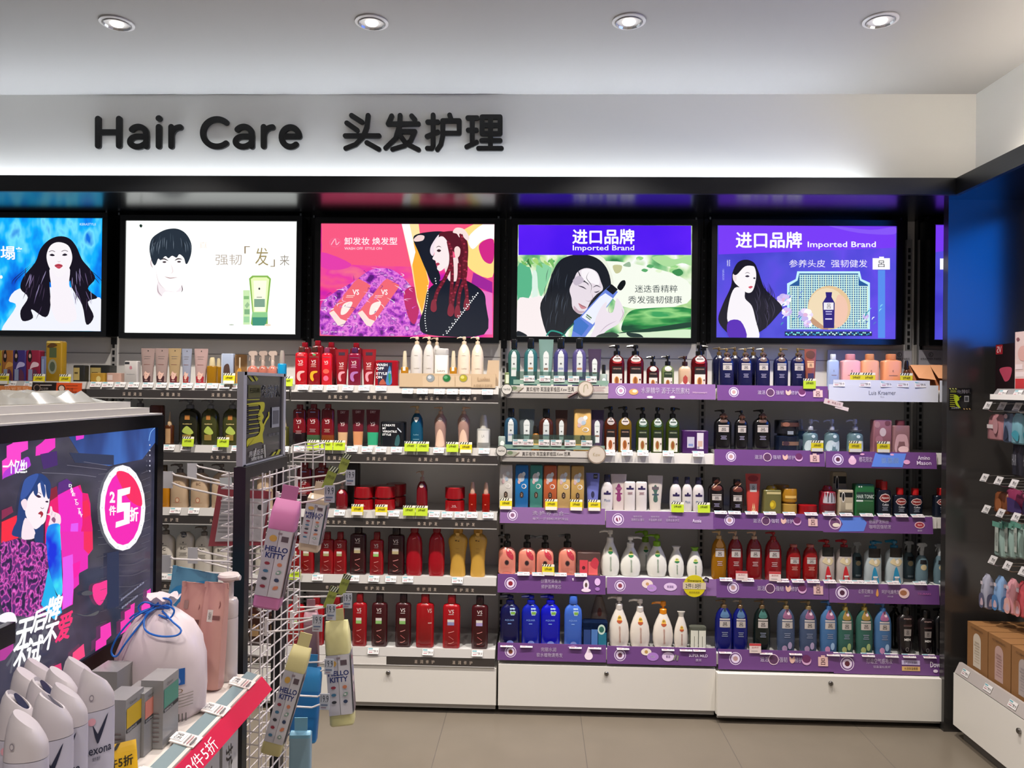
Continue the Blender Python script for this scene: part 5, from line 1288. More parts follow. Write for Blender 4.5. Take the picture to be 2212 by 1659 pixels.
# ---------------------------------------------------------------- green bay
shelf_row(3, 0, [('he_grn', 1109, 27, 733), ('he_teal', 1145, 29, 731), ('he_tube', 1178, 32, 733), ('he_purp', 1210, 31, 731), ('he_lil', 1250, 30, 731), ('he_tubp', 1283, 29, 754), ('km_red', 1331, 33, 745), ('km_red', 1371, 36, 745), ('km_sred', 1409, 27, 769), ('km_sgrn', 1441, 27, 768), ('km_crm', 1478, 27, 769), ('km_red', 1509, 35, 745, 0, -1),
                 ('sample_g', 1095, 12, 784), ('sample_w', 1303, 16, 788)])
shelf_row(3, 1, [('he_blu', 1104, 29, 882), ('he_tubd', 1138, 35, 884), ('he_amb', 1180, 31, 883), ('he_tubb', 1213, 27, 886), ('ct_tan', 1258, 37, 884), ('he_tubp', 1290, 30, 886), ('km_brn', 1319, 27, 878), ('km_gld', 1350, 29, 878), ('km_olv', 1388, 28, 880), ('km_olv', 1420, 27, 880, 0, -1), ('km_olv', 1453, 29, 880, 0, -1), ('gift_pur', 1501, 56, 930),
                 ('sample_w', 1086, 18, 922), ('sample_a', 1158, 20, 920)])
shelf_row(3, 2, [('ct_white', 1095, 28, 1004), ('ct_blue', 1129, 28, 1005), ('ct_teal', 1160, 27, 1005), ('ct_orange', 1190, 28, 1006), ('ct_beige', 1219, 28, 1006), ('ct_tan', 1249, 28, 1007), ('peri', 1282, 30, 1020), ('au_bot', 1313, 26, 1026), ('au_tp', 1338, 34, 1025), ('au_up', 1362, 24, 1038), ('au_up', 1387, 24, 1038), ('au_tg', 1417, 33, 1028),
                 ('au_bot', 1461, 25, 1031), ('au_bot', 1486, 22, 1031), ('au_bot', 1510, 25, 1032)])
shelf_row(3, 3, [('pinkp', 1099, 37, 1155), ('pinkp', 1142, 37, 1157, 0, -1), ('pinkp', 1181, 37, 1158), ('pinkp', 1229, 38, 1155), ('pinkset', 1275, 50, 1193), ('deww', 1321, 41, 1146), ('deww', 1365, 44, 1160, 0, -1), ('dewg', 1397, 40, 1148, 1), ('dewg', 1422, 44, 1156), ('dewsw', 1464, 34, 1182), ('dewsg', 1504, 34, 1184)])
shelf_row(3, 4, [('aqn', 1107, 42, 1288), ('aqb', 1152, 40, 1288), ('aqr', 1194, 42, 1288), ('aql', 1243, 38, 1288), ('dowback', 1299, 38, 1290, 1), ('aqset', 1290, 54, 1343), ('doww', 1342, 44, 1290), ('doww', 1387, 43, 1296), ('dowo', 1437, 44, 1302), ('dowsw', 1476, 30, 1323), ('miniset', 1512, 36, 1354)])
# ---------------------------------------------------------------- purple bay
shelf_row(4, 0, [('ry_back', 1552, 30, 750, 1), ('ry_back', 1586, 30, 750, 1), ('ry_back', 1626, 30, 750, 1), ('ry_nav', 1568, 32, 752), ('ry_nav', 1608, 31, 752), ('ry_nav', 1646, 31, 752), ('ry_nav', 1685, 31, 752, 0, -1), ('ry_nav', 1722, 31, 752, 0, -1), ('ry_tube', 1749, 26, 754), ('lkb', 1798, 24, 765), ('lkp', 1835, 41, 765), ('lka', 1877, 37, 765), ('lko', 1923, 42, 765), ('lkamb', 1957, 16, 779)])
shelf_row(4, 1, [('ry_blk', 1561, 37, 885), ('ry_blk', 1601, 29, 887), ('ry_blk', 1645, 38, 885), ('jarstk', 1699, 50, 908), ('glassp', 1731, 24, 906, 1), ('glassp', 1751, 32, 906, 0, -1), ('glassp', 1797, 32, 906), ('glassp', 1847, 34, 906), ('sakbox', 1903, 40, 907), ('sakbot', 1944, 38, 908)])
shelf_row(4, 2, [('ry_sml', 1548, 33, 1032), ('ry_sml', 1593, 30, 1036), ('ry_rtub', 1628, 33, 1024), ('goldbox', 1668, 38, 1050), ('goldjar', 1689, 32, 1048, 1), ('goldjar', 1706, 33, 1056), ('lowred', 1745, 40, 1091), ('drum', 1789, 36, 1050), ('kbox', 1826, 32, 1058), ('kbox', 1812, 31, 1020, 1), ('tonic', 1866, 42, 1046), ('alp', 1901, 30, 1037, 1), ('alp', 1910, 30, 1040), ('alp', 1945, 29, 1054), ('alp', 1978, 30, 1055)])
shelf_row(4, 3, [('rl_g', 1530 + 26, 32, 1148), ('rl_r', 1591, 33, 1149), ('rl_r', 1632, 34, 1149), ('rl_r2', 1673, 36, 1150), ('rl_sm', 1717, 31, 1177), ('rl_sm', 1753, 32, 1177), ('tsr', 1788, 34, 1167), ('tsr', 1826, 35, 1167), ('tspray', 1854, 22, 1172, 1), ('tsb', 1888, 36, 1170, 0, -1), ('tsb', 1934, 37, 1168), ('tspray', 1966, 24, 1170, 1), ('tspray', 1994, 26, 1174)])
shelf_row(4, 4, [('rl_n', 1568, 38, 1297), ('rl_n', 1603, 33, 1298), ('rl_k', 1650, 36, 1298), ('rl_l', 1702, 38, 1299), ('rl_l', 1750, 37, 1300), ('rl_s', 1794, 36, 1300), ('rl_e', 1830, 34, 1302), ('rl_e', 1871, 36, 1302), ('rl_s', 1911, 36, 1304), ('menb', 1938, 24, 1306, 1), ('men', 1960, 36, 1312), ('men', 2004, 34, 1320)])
shelf_row(5, 2, [('alp', 2035, 36, 1055)])
shelf_row(5, 3, [('tspray', 2033, 26, 1176)])
shelf_row(5, 4, [('menb', 2036, 30, 1316)])

# ================================================================== SHELF STRIPS, TRAYS AND TICKETS
def photo_panel(mb, x0, y0, x1, y1, Y, th, m, tilt=0.0):
    """a thin board whose corners are given in the photograph; tilt moves its foot towards the viewer"""
    a = W(x0, y0, Y); b_ = W(x1, y0, Y); c = W(x1, y1, Y); d = W(x0, y1, Y)
    zt = (a.z + b_.z) / 2; zb = (c.z + d.z) / 2
    X0 = (a.x + d.x) / 2; X1 = (b_.x + c.x) / 2
    mb.hexa([(X0, Y - tilt, zb), (X1, Y - tilt, zb), (X1, Y - tilt + th, zb), (X0, Y - tilt + th, zb), (X0, Y, zt), (X1, Y, zt), (X1, Y + th, zt), (X0, Y + th, zt)], m)
    return X0, X1, zb, zt


PURP = mat('#6c4480', 'g')
PURP_SHEEN = mat('#876397', 'g')  # lighter purple, glossy reflections put into the strip colour
CW = '#e4d4ec'


def ring(u, v, r, c='#e4d4ec', inner='#5a2a4c'):
    return [('e', u, v, r, r, c), ('e', u, v, r * .88, r * .88, '#6c4480'), ('e', u, v, r * .7, r * .7, c), ('e', u, v, r * .38, r * .38, inner)]


def strip(x0, x1, yt, yb, text, label, m=PURP, Y=None):
    mb = MB()
    Y = Y or YS - .003
    X0, X1, zb, zt = photo_panel(mb, x0, yt, x1, yb, Y, .003, m, .008)
    t = thing('shelf_strip', label, 'shelf strip', ((X0 + X1) / 2, Y, zb), 'purple printed shelf strips')
    mb.v = [(x - (X0 + X1) / 2, y - Y, z - zb) for x, y, z in mb.v]
    mb.build('board', t)
    L, Hh = X1 - X0, zt - zb
    am = MB()
    # text units: u 0..1 along, v 0..1 up; ellipse radii in heights
    def fn(u, v, k):
        return (u - L / 2, -.008 * (1 - v / Hh) - .0005 - .00015 * k, v)
    sh = []
    for q in text:
        if q[0] == 'ring':
            sh += ring(q[1] * L, q[2] * Hh, q[3] * Hh, inner=q[4])
        elif q[0] == 't':
            sh.append(('t', q[1], q[2] * L, q[3] * Hh, q[4] * L, q[5] * Hh, .01, q[6] if len(q) > 6 else CW))
        elif q[0] == 'e':
            sh.append(('e', q[1] * L, q[2] * Hh, q[3] * Hh, q[4] * Hh, q[5]))
        elif q[0] == 'r':
            sh.append(('r', q[1] * L, q[2] * Hh, q[3] * L, q[4] * Hh, q[5]))
        elif q[0] in 'sp':
            sh.append((q[0], [(a * L, b_ * Hh) for a, b_ in q[1]], q[2]))
        elif q[0] == 'l':
            sh.append(('l', [(a * L, b_ * Hh) for a, b_ in q[1]], q[2] * Hh, q[3]))
    am.shapes(sh, fn)
    am.build('print', t)
    return t


def ryo(): return [('ring', .15, .55, .32, '#b89090'), ('t', '滋活', .365, .42, .435, .68), ('e', .48, .55, .27, .27, '#e4c8d8'), ('e', .48, .55, .23, .23, '#5a3458'), ('t', '强韧', .53, .42, .6, .68), ('s', [(.62, .72), (.64, .62), (.66, .74), (.665, .5), (.64, .38), (.62, .5)], '#e0b4a8'),
                   ('t', '修护', .665, .42, .73, .68), ('e', .765, .55, .24, .24, '#d8a8d0'), ('e', .765, .62, .22, .2, '#6a2c5c'), ('r', .865, .28, .95, .74, '#e0b8b4'), ('t', '呂', .89, .34, .925, .66, '#5a2c3c'), ('r', .89, .74, .925, .82, '#e0b8b4')]


strip(1313, 1545, 829, 862, [('ring', .12, .52, .33, '#b080a0'), ('e', .24, .45, .3, .2, '#c89858'), ('e', .25, .5, .15, .1, '#f0dcb8'), ('t', '水果精华 源于天然素材', .31, .36, .76, .76), ('t', 'Himawari', .79, .4, .92, .52, '#c8a8c0'), ('e', .39, .12, .2, .08, '#f0c8e0'), ('e', .6, .14, .18, .09, '#f0c8e0')],
      'purple strip with fruit slogan, green bay top shelf', PURP_SHEEN)
strip(1080, 1307, 1097, 1131, [('ring', .12, .5, .33, '#8a6080'), ('t', '洗·护·养 三合一', .31, .52, .66, .8), ('t', '每天一步轻松洗护发丝', .31, .24, .65, .4)], 'purple strip with three in one slogan, green bay third shelf', PURP_SHEEN)
strip(1309, 1545, 1105, 1141, [('ring', .11, .5, .35, '#7c2c50'), ('p', [(.1, .66), (.115, .34), (.125, .36), (.112, .7)], '#f0e0f0'), ('t', '清爽控油 蓬松', .23, .42, .35, .58), ('t', '植物萃取', .25, .64, .33, .74), ('t', '丰盈滋养 柔顺', .39, .42, .51, .58), ('t', '植物萃取', .41, .64, .49, .74), ('t', '轻柔丝滑 护发', .55, .42, .67, .58), ('t', '植物萃取', .57, .64, .65, .74), ('t', 'Aussie', .79, .4, .87, .6)], 'purple strip with three small captions in a row, green bay third shelf', PURP_SHEEN)
strip(1075, 1308, 1242, 1281, [('ring', .12, .5, .33, '#8c1c30'), ('t', '日落光泽亮发', .405, .56, .59, .78), ('t', '修护滋养发芯', .405, .26, .59, .48), ('s', [(.69, .84), (.7, .7), (.705, .84)], CW), ('e', .82, .5, .16, .3, '#ecdcec'), ('e', .82, .5, .07, .13, '#5a4a40'), ('e', .82, .22, .26, .1, '#f0d8ec'), ('e', .925, .68, .16, .2, '#e4bcec'), ('e', .925, .3, .13, .1, '#a878c0')], 'purple strip with little pump picture, green bay fourth shelf')
strip(1311, 1547, 1249, 1284, [('ring', .12, .5, .34, '#8c3c50'), ('e', .37, .64, .34, .26, '#e8d4d0'), ('e', .37, .64, .1, .1, '#c89868'), ('e', .41, .4, .3, .22, '#b488cc'), ('t', '植物', .39, .32, .43, .48), ('e', .58, .5, .4, .24, '#dcc0e4'), ('t', '氨基酸', .55, .42, .61, .58, '#8a58a8')], 'purple strip with white flower, green bay fourth shelf', PURP_SHEEN)
strip(1075, 1309, 1391, 1427, [('ring', .12, .5, .34, '#7c4030'), ('t', '完丽水润', .4, .56, .54, .8), ('t', '软水植物清秀发', .36, .24, .6, .48), ('s', [(.84, .9), (.86, .6), (.878, .36), (.86, .16), (.82, .16), (.802, .36), (.82, .6)], '#f4e0f0'), ('l', [(.65, .85), (.7, .92), (.75, .82)], .05, '#b890cc')], 'purple strip with water drop, green bay bottom shelf', Y=YS - .043)
strip(1311, 1547, 1398, 1435, [('ring', .12, .5, .34, '#6c3c50'), ('e', .36, .72, .3, .2, '#ecdcd0'), ('e', .36, .72, .1, .1, '#b89050'), ('e', .42, .46, .34, .24, '#a878c4'), ('t', '植物', .4, .38, .44, .54), ('e', .56, .48, .36, .26, '#e0c8e8'), ('t', '氨基', .54, .4, .58, .56, '#8a58a8'), ('l', [(.61, .3), (.63, .6)], .1, '#7c7c70'), ('l', [(.64, .28), (.65, .56)], .1, '#7c7c70'), ('t', 'SUPER MILD', .75, .5, .92, .66), ('t', '惠润', .81, .26, .86, .4)], 'purple strip with white flower and leaf captions, green bay bottom shelf', Y=YS - .043)
for (x0, x1, a, b_, nm, yy) in ((1549, 1788, 833, 866, 'top', None), (1543, 1781, 972, 1006, 'second', None), (1540, 1777, 1109, 1144, 'third', None), (1547, 1789, 1253, 1292, 'fourth', None), (1551, 1800, 1405, 1447, 'bottom', YS - .043)):
    strip(x0, x1, a, b_, ryo(), 'purple strip with pink square emblem, purple bay %s shelf' % nm, Y=yy)
strip(1783, 2022, 976, 1011, [('ring', .11, .5, .34, '#5c2c40'), ('e', .24, .42, .24, .24, '#e8b8d0'), ('e', .24, .6, .14, .14, '#f0c8dc'), ('t', '樱花限定', .3, .36, .42, .68), ('p', [(.41, .08), (.45, .92), (.73, .92), (.69, .08)], '#5c84dc'), ('t', '氨基酸', .5, .3, .66, .66, '#a8c8f4'), ('e', .73, .4, .2, .14, '#e0a0c8'), ('e', .33, .84, .14, .06, '#e8a8cc'), ('e', .6, .84, .12, .06, '#e8a8cc'), ('t', 'Amino', .83, .55, .94, .8), ('t', 'Mason', .82, .24, .95, .48)], 'purple strip with blue patch and blossoms, purple bay second shelf')
strip(1777, 2014, 1115, 1151, [('e', .11, .54, .36, .36, '#d8b8d0'), ('e', .11, .54, .3, .3, '#6c4068'), ('e', .12, .44, .22, .12, '#e8d8c8'), ('p', [(.14, .06), (.18, .5), (.15, .88), (.36, .92), (.4, .6), (.37, .1)], '#5a80d8'), ('t', '德国护发科技', .42, .56, .6, .8), ('t', '咖啡因强韧发', .42, .26, .62, .5), ('e', .88, .52, .3, .2, '#e0b8c0'), ('e', .88, .52, .25, .15, '#9c2c3c'), ('t', 'Alpecin', .86, .46, .9, .58, '#f0d8d8'), ('t', '欧倍青', .86, .14, .9, .26)], 'purple strip with blue patch and red emblem, purple bay third shelf')
strip(1790, 2028, 1262, 1303, [('ring', .12, .52, .35, '#4c2440'), ('t', '山茶花精油', .27, .5, .4, .72), ('t', '滋养修护', .32, .34, .37, .42), ('s', [(.44, .76), (.45, .5), (.44, .36), (.425, .46)], '#d89850'), ('t', '呵护毛躁秀发', .48, .5, .64, .72), ('t', '焕亮光泽', .53, .34, .58, .42), ('e', .68, .56, .28, .26, '#e0c0c0'), ('e', .675, .58, .18, .14, '#a06848'), ('t', 'TSUBAKI', .8, .5, .92, .6, '#a85a98')], 'purple strip with flower captions, purple bay fourth shelf')
strip(1800, 2045, 1414, 1456, [('ring', .12, .5, .35, '#5c2434'), ('t', '打造空气感秀发', .29, .54, .52, .8), ('t', '轻盈蓬松柔顺', .35, .32, .5, .44), ('r', .6, .52, .76, .74, '#c8bce0'), ('t', '空气感轻盈蓬松', .62, .56, .74, .7, '#4a2c6c'), ('r', .6, .22, .76, .44, '#d8b070'), ('t', '水润保湿柔顺', .62, .26, .74, .4, '#4a2c2c'), ('t', 'Dove', .85, .42, .94, .7, '#f0e8f4'), ('e', .895, .24, .12, .08, '#e8d8e8')], 'purple strip with white and tan captions, purple bay bottom shelf', Y=YS - .043)
# round sticker hanging on the fourth strip
p = W(1500, 1266, YS - .02)
t = thing('shelf_talker', 'round yellow discount sticker hanging over the purple strip, green bay', 'shelf sign', tuple(p))
R_ = .05
mb = MB()
mb.rings([[(R_ * math.cos(2 * math.pi * j / 28), y, R_ * math.sin(2 * math.pi * j / 28)) for j in range(28)] for y in (0, .002)], mat('#d8c81c', 'c'), smooth=False)
mb.build('disc', t)
MB().shapes([('r', -.052, -.014, .052, .016, '#d8c8a8'), ('t', 'Dewcare', -.03, .02, .03, .03, .01, '#3a3410'), ('t', '2件1.0折', -.04, -.01, .03, .012, .01, '#ffffff'), ('t', '植观氨基酸', -.024, -.032, .024, -.024, '#8a7a18'), ('p', [(.036, .026), (.064, .016), (.066, .036), (.05, .044)], '#2a1c34'), ('t', 'NO', .045, .024, .058, .034, '#fff')], lambda u, v, k: (u, -.0006 - .0002 * k, v)).build('print', t)

# plant themed trays in the green bay
for (k, xa, xb, ys, seal, lens_) in ((0, 1085, 1314, (805, 820, 832, 850, 862), (1095, 841), (1265, 840)), (1, 1076, 1306, (941, 960, 972, 989, 1000), (1083, 974), (1289, 982))):
    Y = YS - .006
    t = thing('display_tray', 'pale green and white product tray with plant slogan, green bay %s shelf' % ORD[k], 'tray')
    mb = MB()
    a = W(xa + (24 if k == 0 else 12), ys[1], Y); c = W(xb, ys[2], Y)
    mb.box((a.x, Y - .004, c.z), (c.x, Y - .001, a.z), mat('#7e9c8c', 'c'))
    a = W(xa, ys[2], Y); c = W(xb, ys[3], Y)
    mb.box((a.x, Y - .005, c.z), (c.x, Y - .001, a.z), mat('#c6c0b8', 'c'))
    c2 = W(xb, ys[4], Y)
    mb.box((a.x + .02, Y - .003, c2.z), (c2.x, Y - .001, c.z), mat('#9a958f', 'c'))
    mb.build('front_board', t)
    a0 = W(xa + 30, ys[0] - 3, Y); c0 = W(xb - 20, ys[1], Y)
    MB().box((a0.x, Y - .003, c0.z), (c0.x, Y - .001, a0.z), mat('#8aa49c', 'x')).build('clear_lip', t)
    fn = lambda u, v, q: W(u, v, Y - .0055 - .0003 * q)
    MB().shapes([('t', '真实植物 英国皇家植园.Kew.签真', xa + 52, ys[3] - 4, xb - 74, ys[2] + 4, '#3a3430'), ('e', xa + 30, ys[2] + 8, 14, 5, '#a0a090'), ('e', xa + 26, ys[2] + 6, 6, 4, '#6a7a5c'), ('l', [(xa + 34, ys[3] - 3), (xa + 46, ys[2] + 5)], 1.6, '#7a6a5a'),
                 ('r', xb - 40, ys[2] + 4, xb - 6, ys[2] + 5, '#b08888'), ('r', xb - 36, ys[2] + 8, xb - 10, ys[2] + 9, '#b08888'), ('r', xb - 38, ys[2] + 12, xb - 8, ys[2] + 13, '#b08888')], fn).build('print', t)
    for (cx, cy, r, tone, nm) in ((seal[0], seal[1], 12, '#c8c4bc', 'seal'), (lens_[0], lens_[1], 17 if k == 0 else 20, '#c8bcae', 'picture_disc')):
        p = W(cx, cy, Y - .008)
        rr = W(cx + r, cy, Y - .008).x - p.x
        q = MB().rings([[(p.x + rr * math.cos(2 * math.pi * j / 24), p.y + y, p.z + rr * math.sin(2 * math.pi * j / 24)) for j in range(24)] for y in (-.002, .001)], mat('#3c3a36' if nm == 'seal' else '#8a7a6c', 'c'), smooth=False)
        q.shapes([('e', cx, cy, r * .88, r * .88, tone)] + ([('t', 'herbal', cx - 7, cy + 2, cx + 7, cy - 3, '#333')] if nm == 'seal' else [('l', [(cx - 4, cy + 8), (cx - 3, cy - 6), (cx + 3, cy - 9), (cx + 5, cy)], 2, '#a0987c')] if k == 0 else [('t', 'Kew', cx - 8, cy + 4, cx + 8, cy - 4, '#a89878')]), lambda u, v, z: W(u, v, Y - .0104 - .0003 * z))
        q.build(nm, t)
    if k == 0:
        p, q = W(1248, 847, Y - .01), W(1227, 858, Y - .01)
        MB().tube([p, q], .007, mat('#4a1c20', 'c')).build('lens_handle', t)
# cream tray of the pink bay
Y = YS - .004
a, c = W(863, 806, Y), W(1070, 838, Y)
t = thing('display_tray', 'cream product tray with three round gem badges, pink bay top shelf', 'tray')
MB().box((a.x, Y - .003, c.z), (c.x, Y, a.z), mat('#c6ac8c', 'c')).box((a.x, Y, c.z), (a.x + .003, Y + .016, a.z), mat('#c6ac8c', 'c')).box((c.x - .003, Y, c.z), (c.x, Y + .016, a.z), mat('#c6ac8c', 'c')).build('front_board', t)
gsh = []
for cx, c1, c2 in ((930, '#8c9498', '#c8ccd0'), (965, '#1c6c34', '#5ca070'), (1001, '#a89c20', '#d0c868')):
    gsh += [('r', cx - 17, 836, cx + 17, 812, '#cdb596'), ('e', cx, 817, 9.5, 9, '#8f8878'), ('e', cx, 817, 8, 7.6, c1), ('e', cx - 2, 815, 4, 3.5, c2)]
gsh += [('t', 'Luxliss', 1032, 822, 1058, 814, '#a88c6c'), ('t', '大师级沙龙护发', 1022, 836, 1064, 830, '#8c7458')]
MB().shapes(gsh, lambda u, v, k: W(u, v, Y - .0035 - .0002 * k)).build('print', t)
# folded leaflet beside it
p = W(1063, 806, YS + .02)
MBx = MB().hexa([(p.x - .03, YS + .012, p.z - .06), (p.x + .03, YS + .012, p.z - .06), (p.x + .03, YS + .014, p.z - .06), (p.x - .03, YS + .014, p.z - .06), (p.x - .02, YS + .03, p.z + .06), (p.x + .032, YS + .03, p.z + .06), (p.x + .032, YS + .032, p.z + .06), (p.x - .02, YS + .032, p.z + .06)], mat('#b49c80', 'c'))
tag(MBx.build('product_leaflet'), 'folded beige leaflet standing beside the last cream bottle', 'leaflet')
# white tray of the salon set
t = thing('display_tray', 'white product tray lettered with a salon name, purple bay top shelf', 'tray')
Y = YS - .014
mb = MB()
a, c = W(1790, 832, Y), W(2026, 869, Y)
mb.box((a.x, Y - .003, c.z), (c.x, Y, a.z + .004), mat('#d0d2de', 'c'))
a2, c2 = W(1800, 820, Y), W(2008, 833, Y)
mb.box((a2.x, Y - .002, c2.z), (c2.x, Y, a2.z), mat('#d0d2de', 'c'))
mb.build('front_board', t)
MB().shapes([('t', 'Luis Kraemer', 1877, 853, 1935, 844, '#4a4a5c'), ('t', 'Paris', 1902, 859, 1910, 856, '#8a8a98')], lambda u, v, k: W(u, v, Y - .0035 - .0002 * k)).build('print', t)
t = thing('display_tray', 'white product tray cut off by the dark end panel, top shelf', 'tray')
a, c = W(2030, 822, Y), W(2075, 869, Y)
MB().box((a.x, Y - .003, c.z), (c.x, Y, a.z), mat('#d0d2de', 'c')).build('front_board', t)
# white back cards with the salon logo
for (xa, xb, lab) in ((1788, 1970, 'white back card with small logo behind the pastel bottles'), (1985, 2060, 'white back card next to the end panel')):
    Yc = YB - .03
    a = W(xa, 756, Yc)
    zc = ZS[4][0]
    b_ = W(xb, 756, Yc)
    t = thing('back_card', lab, 'card')
    MB().box((a.x, Yc, zc), (b_.x, Yc + .003, a.z), mat('#b6b4bc', 'c')).build('board', t)
    cx = 1943 if xb < 2000 else 2011
    MB().shapes([('e', cx, 766, 5, 5, '#444'), ('e', cx, 766, 4, 4, '#b6b4bc'), ('t', 'K', cx - 2, 769, cx + 2, 763, '#333'), ('t', 'KRAEMER PARIS', cx - 22, 778, cx + 22, 773, '#555')], lambda u, v, k: W(u, v, Yc - .0006 - .0002 * k)).build('print', t)
# kraft display pouches at the end of the top shelf
for i, (xa, xb) in enumerate(((1972, 2012), (2014, 2056))):
    a, c = W(xa, 790, YS + .05), W(xb, 836, YS + .05)
    zc = ZS[4][0] + .001
    t = thing('paper_bag', ('light brown folded paper bag next to the dropper bottle', 'light brown folded paper bag touching the end panel')[i], 'bag')
    MB().hexa([(a.x, YS + .02, zc), (c.x, YS + .02, zc), (c.x, YS + .12, zc), (a.x, YS + .12, zc), (a.x - .01, YS + .06, a.z), (c.x - .005, YS + .06, a.z), (c.x - .005, YS + .08, a.z), (a.x - .01, YS + .08, a.z)], mat('#9c5c34', 'm')).build('body', t)
    MB().hexa([(a.x + .004, YS + .002, (a.z + zc) / 2), (c.x - .004, YS + .002, (a.z + zc) / 2 - .008), (c.x - .004, YS + .004, (a.z + zc) / 2 - .008), (a.x + .004, YS + .004, (a.z + zc) / 2), (a.x - .01, YS + .056, a.z + .004), (c.x - .005, YS + .056, a.z + .004), (c.x - .005, YS + .06, a.z + .004), (a.x - .01, YS + .06, a.z + .004)], mat('#d09468', 'm')).build('flap', t)
# tilted pink card hanging under the white tray
a = W(1806, 872, YS - .022)
t = thing('hanging_card', 'small pale pink card hanging askew below the white tray', 'card', tuple(a))
t.rotation_euler = (0, math.radians(14), 0)
MB().box((-.055, -.002, -.012), (.03, 0, .012), mat('#d8c4c0', 'c')).box((.0, -.001, -.02), (.06, .001, -.004), mat('#dccac6', 'c')).build('card_body', t)
MB().shapes([('t', '新品上市', -.02, -.004, .02, .006, '#a06c70'), ('e', -.035, 0, .005, .005, '#b87c80')], lambda u, v, k: (u, -.0025 - .0002 * k, v)).build('print', t)
# orange strip and cards in the blue bay
Y = YS - .016
for (xa, xb, ya, yb, c, sh, lab) in (
        (-40, 69, 833, 848, '#c87840', [('t', '护发系列', 10, 846, 60, 836, '#e8b890')], 'orange printed strip on the blue bay top rail'),
        (70, 122, 826, 854, '#1c120f', [('e', 80, 838, 8, 8, '#8a7468'), ('e', 80, 838, 6, 6, '#1c120f'), ('t', '五分钟', 88, 842, 104, 837, '#a89890'), ('t', '护发礼盒', 88, 849, 110, 844, '#c0a8a0'), ('r', 86, 833, 112, 831, '#b8a8a0')], 'black printed card hooked on the blue bay top rail'),
        (122, 177, 827, 856, '#c84a1c', [('e', 133, 839, 8, 8, '#2a1810'), ('e', 133, 839, 6, 6, '#d8c0b0'), ('t', '买一送', 145, 844, 158, 838, '#2a1208'), ('t', '正品保障', 145, 851, 166, 845, '#2a1208'), ('r', 142, 834, 168, 833, '#2a1208')], 'bright orange printed card hooked on the blue bay rail')):
    t = thing('rail_card', lab, 'card')
    mb = MB(); photo_panel(mb, xa, ya, xb, yb, Y, .002, mat(c, 'c'), .006); mb.build('board', t)
    MB().shapes(sh, lambda u, v, k: W(u, v, Y - .0075 - .0003 * k)).build('print', t)
    Y -= .004

# ------------------------------------------------------------------ price tickets
def ticket_mesh(kind, w, h):
    mb = MB()
    base = {'w': '#d8d4d2', 'y': '#d8c820', 'l': '#b8d030', 'p': '#dcc8c4', 'c': '#cfc8cc'}[kind]
    mb.box((-w / 2, -.0006, 0), (w / 2, .0006, h), mat(base, 'c'))
    if kind in 'wc':
        sh = [('r', -w * .46, h * .72, -w * .05, h * .94, '#6aa0a8'), ('r', -w * .4, h * .5, w * .2, h * .58, '#8a8484'), ('t', '39.9', w * .05, h * .2, w * .44, h * .62, '#4a4646'), ('r', -w * .4, h * .22, -w * .05, h * .34, '#b07880')]
    elif kind in 'yl':
        sh = [('r', -w / 2, h * .78, w / 2, h, '#e0dcc8')] + [('p', [(-w * .5 + i * w * .2, h * .8), (-w * .42 + i * w * .2, h * .8), (-w * .34 + i * w * .2, h), (-w * .42 + i * w * .2, h)], '#1a1814') for i in range(4)] + [('t', '2件8折', -w * .3, h * .44, w * .32, h * .68, .01, '#3a3408'), ('r', -w * .46, 0, w * .46, h * .3, '#d8d4cc' if kind == 'y' else '#b8d030')]
    else:
        sh = [('r', -w / 2, h * .75, w / 2, h, '#b83c40'), ('t', '会员价', -w * .3, h * .5, w * .3, h * .66, '#a03c40'), ('r', -w * .35, h * .2, w * .2, h * .26, '#b0a4a0')]
    mb.shapes(sh, lambda u, v, k: (u, -.0009 - .0002 * k, v))
    return mb.mesh('price_ticket')


TM = {k: ticket_mesh(k, *wh) for k, wh in (('w', (.05, .027)), ('y', (.056, .05)), ('l', (.056, .046)), ('p', (.052, .042)), ('c', (.056, .024)))}
LOOK = {'w': 'white price ticket', 'y': 'yellow discount card', 'l': 'lime discount card', 'p': 'white card with red header', 'c': 'flat white price card'}


def tickets(bay, k, kind, xs, dz=-.018, dy=0.0, Y=None, tilt=None, row=None):
    for x in xs:
        Yt = Y if Y is not None else (YS if k < 4 else YS - .04) - (.016 if bay < 3 else .013) + dy
        p = W(x, 900, Yt)
        o = bpy.data.objects.new('price_ticket', TM[kind])
        COL.objects.link(o)
        o.location = (p.x, Yt, ZS[bay][k] + dz)
        tl_ = {'w': -.5, 'y': -.15, 'l': -.15, 'p': -.1, 'c': -1.1}[kind] if tilt is None else tilt
        o.rotation_euler = (tl_, 0, random.uniform(-.06, .06))
        tag(o, None, 'price tag')
        REG.append((o, LOOK[kind], row or '%s bay %s rail' % (ROWN[bay], ORD[k]), p.x, 'tickets on the %s bay %s rail' % (ROWN[bay], ORD[k])))


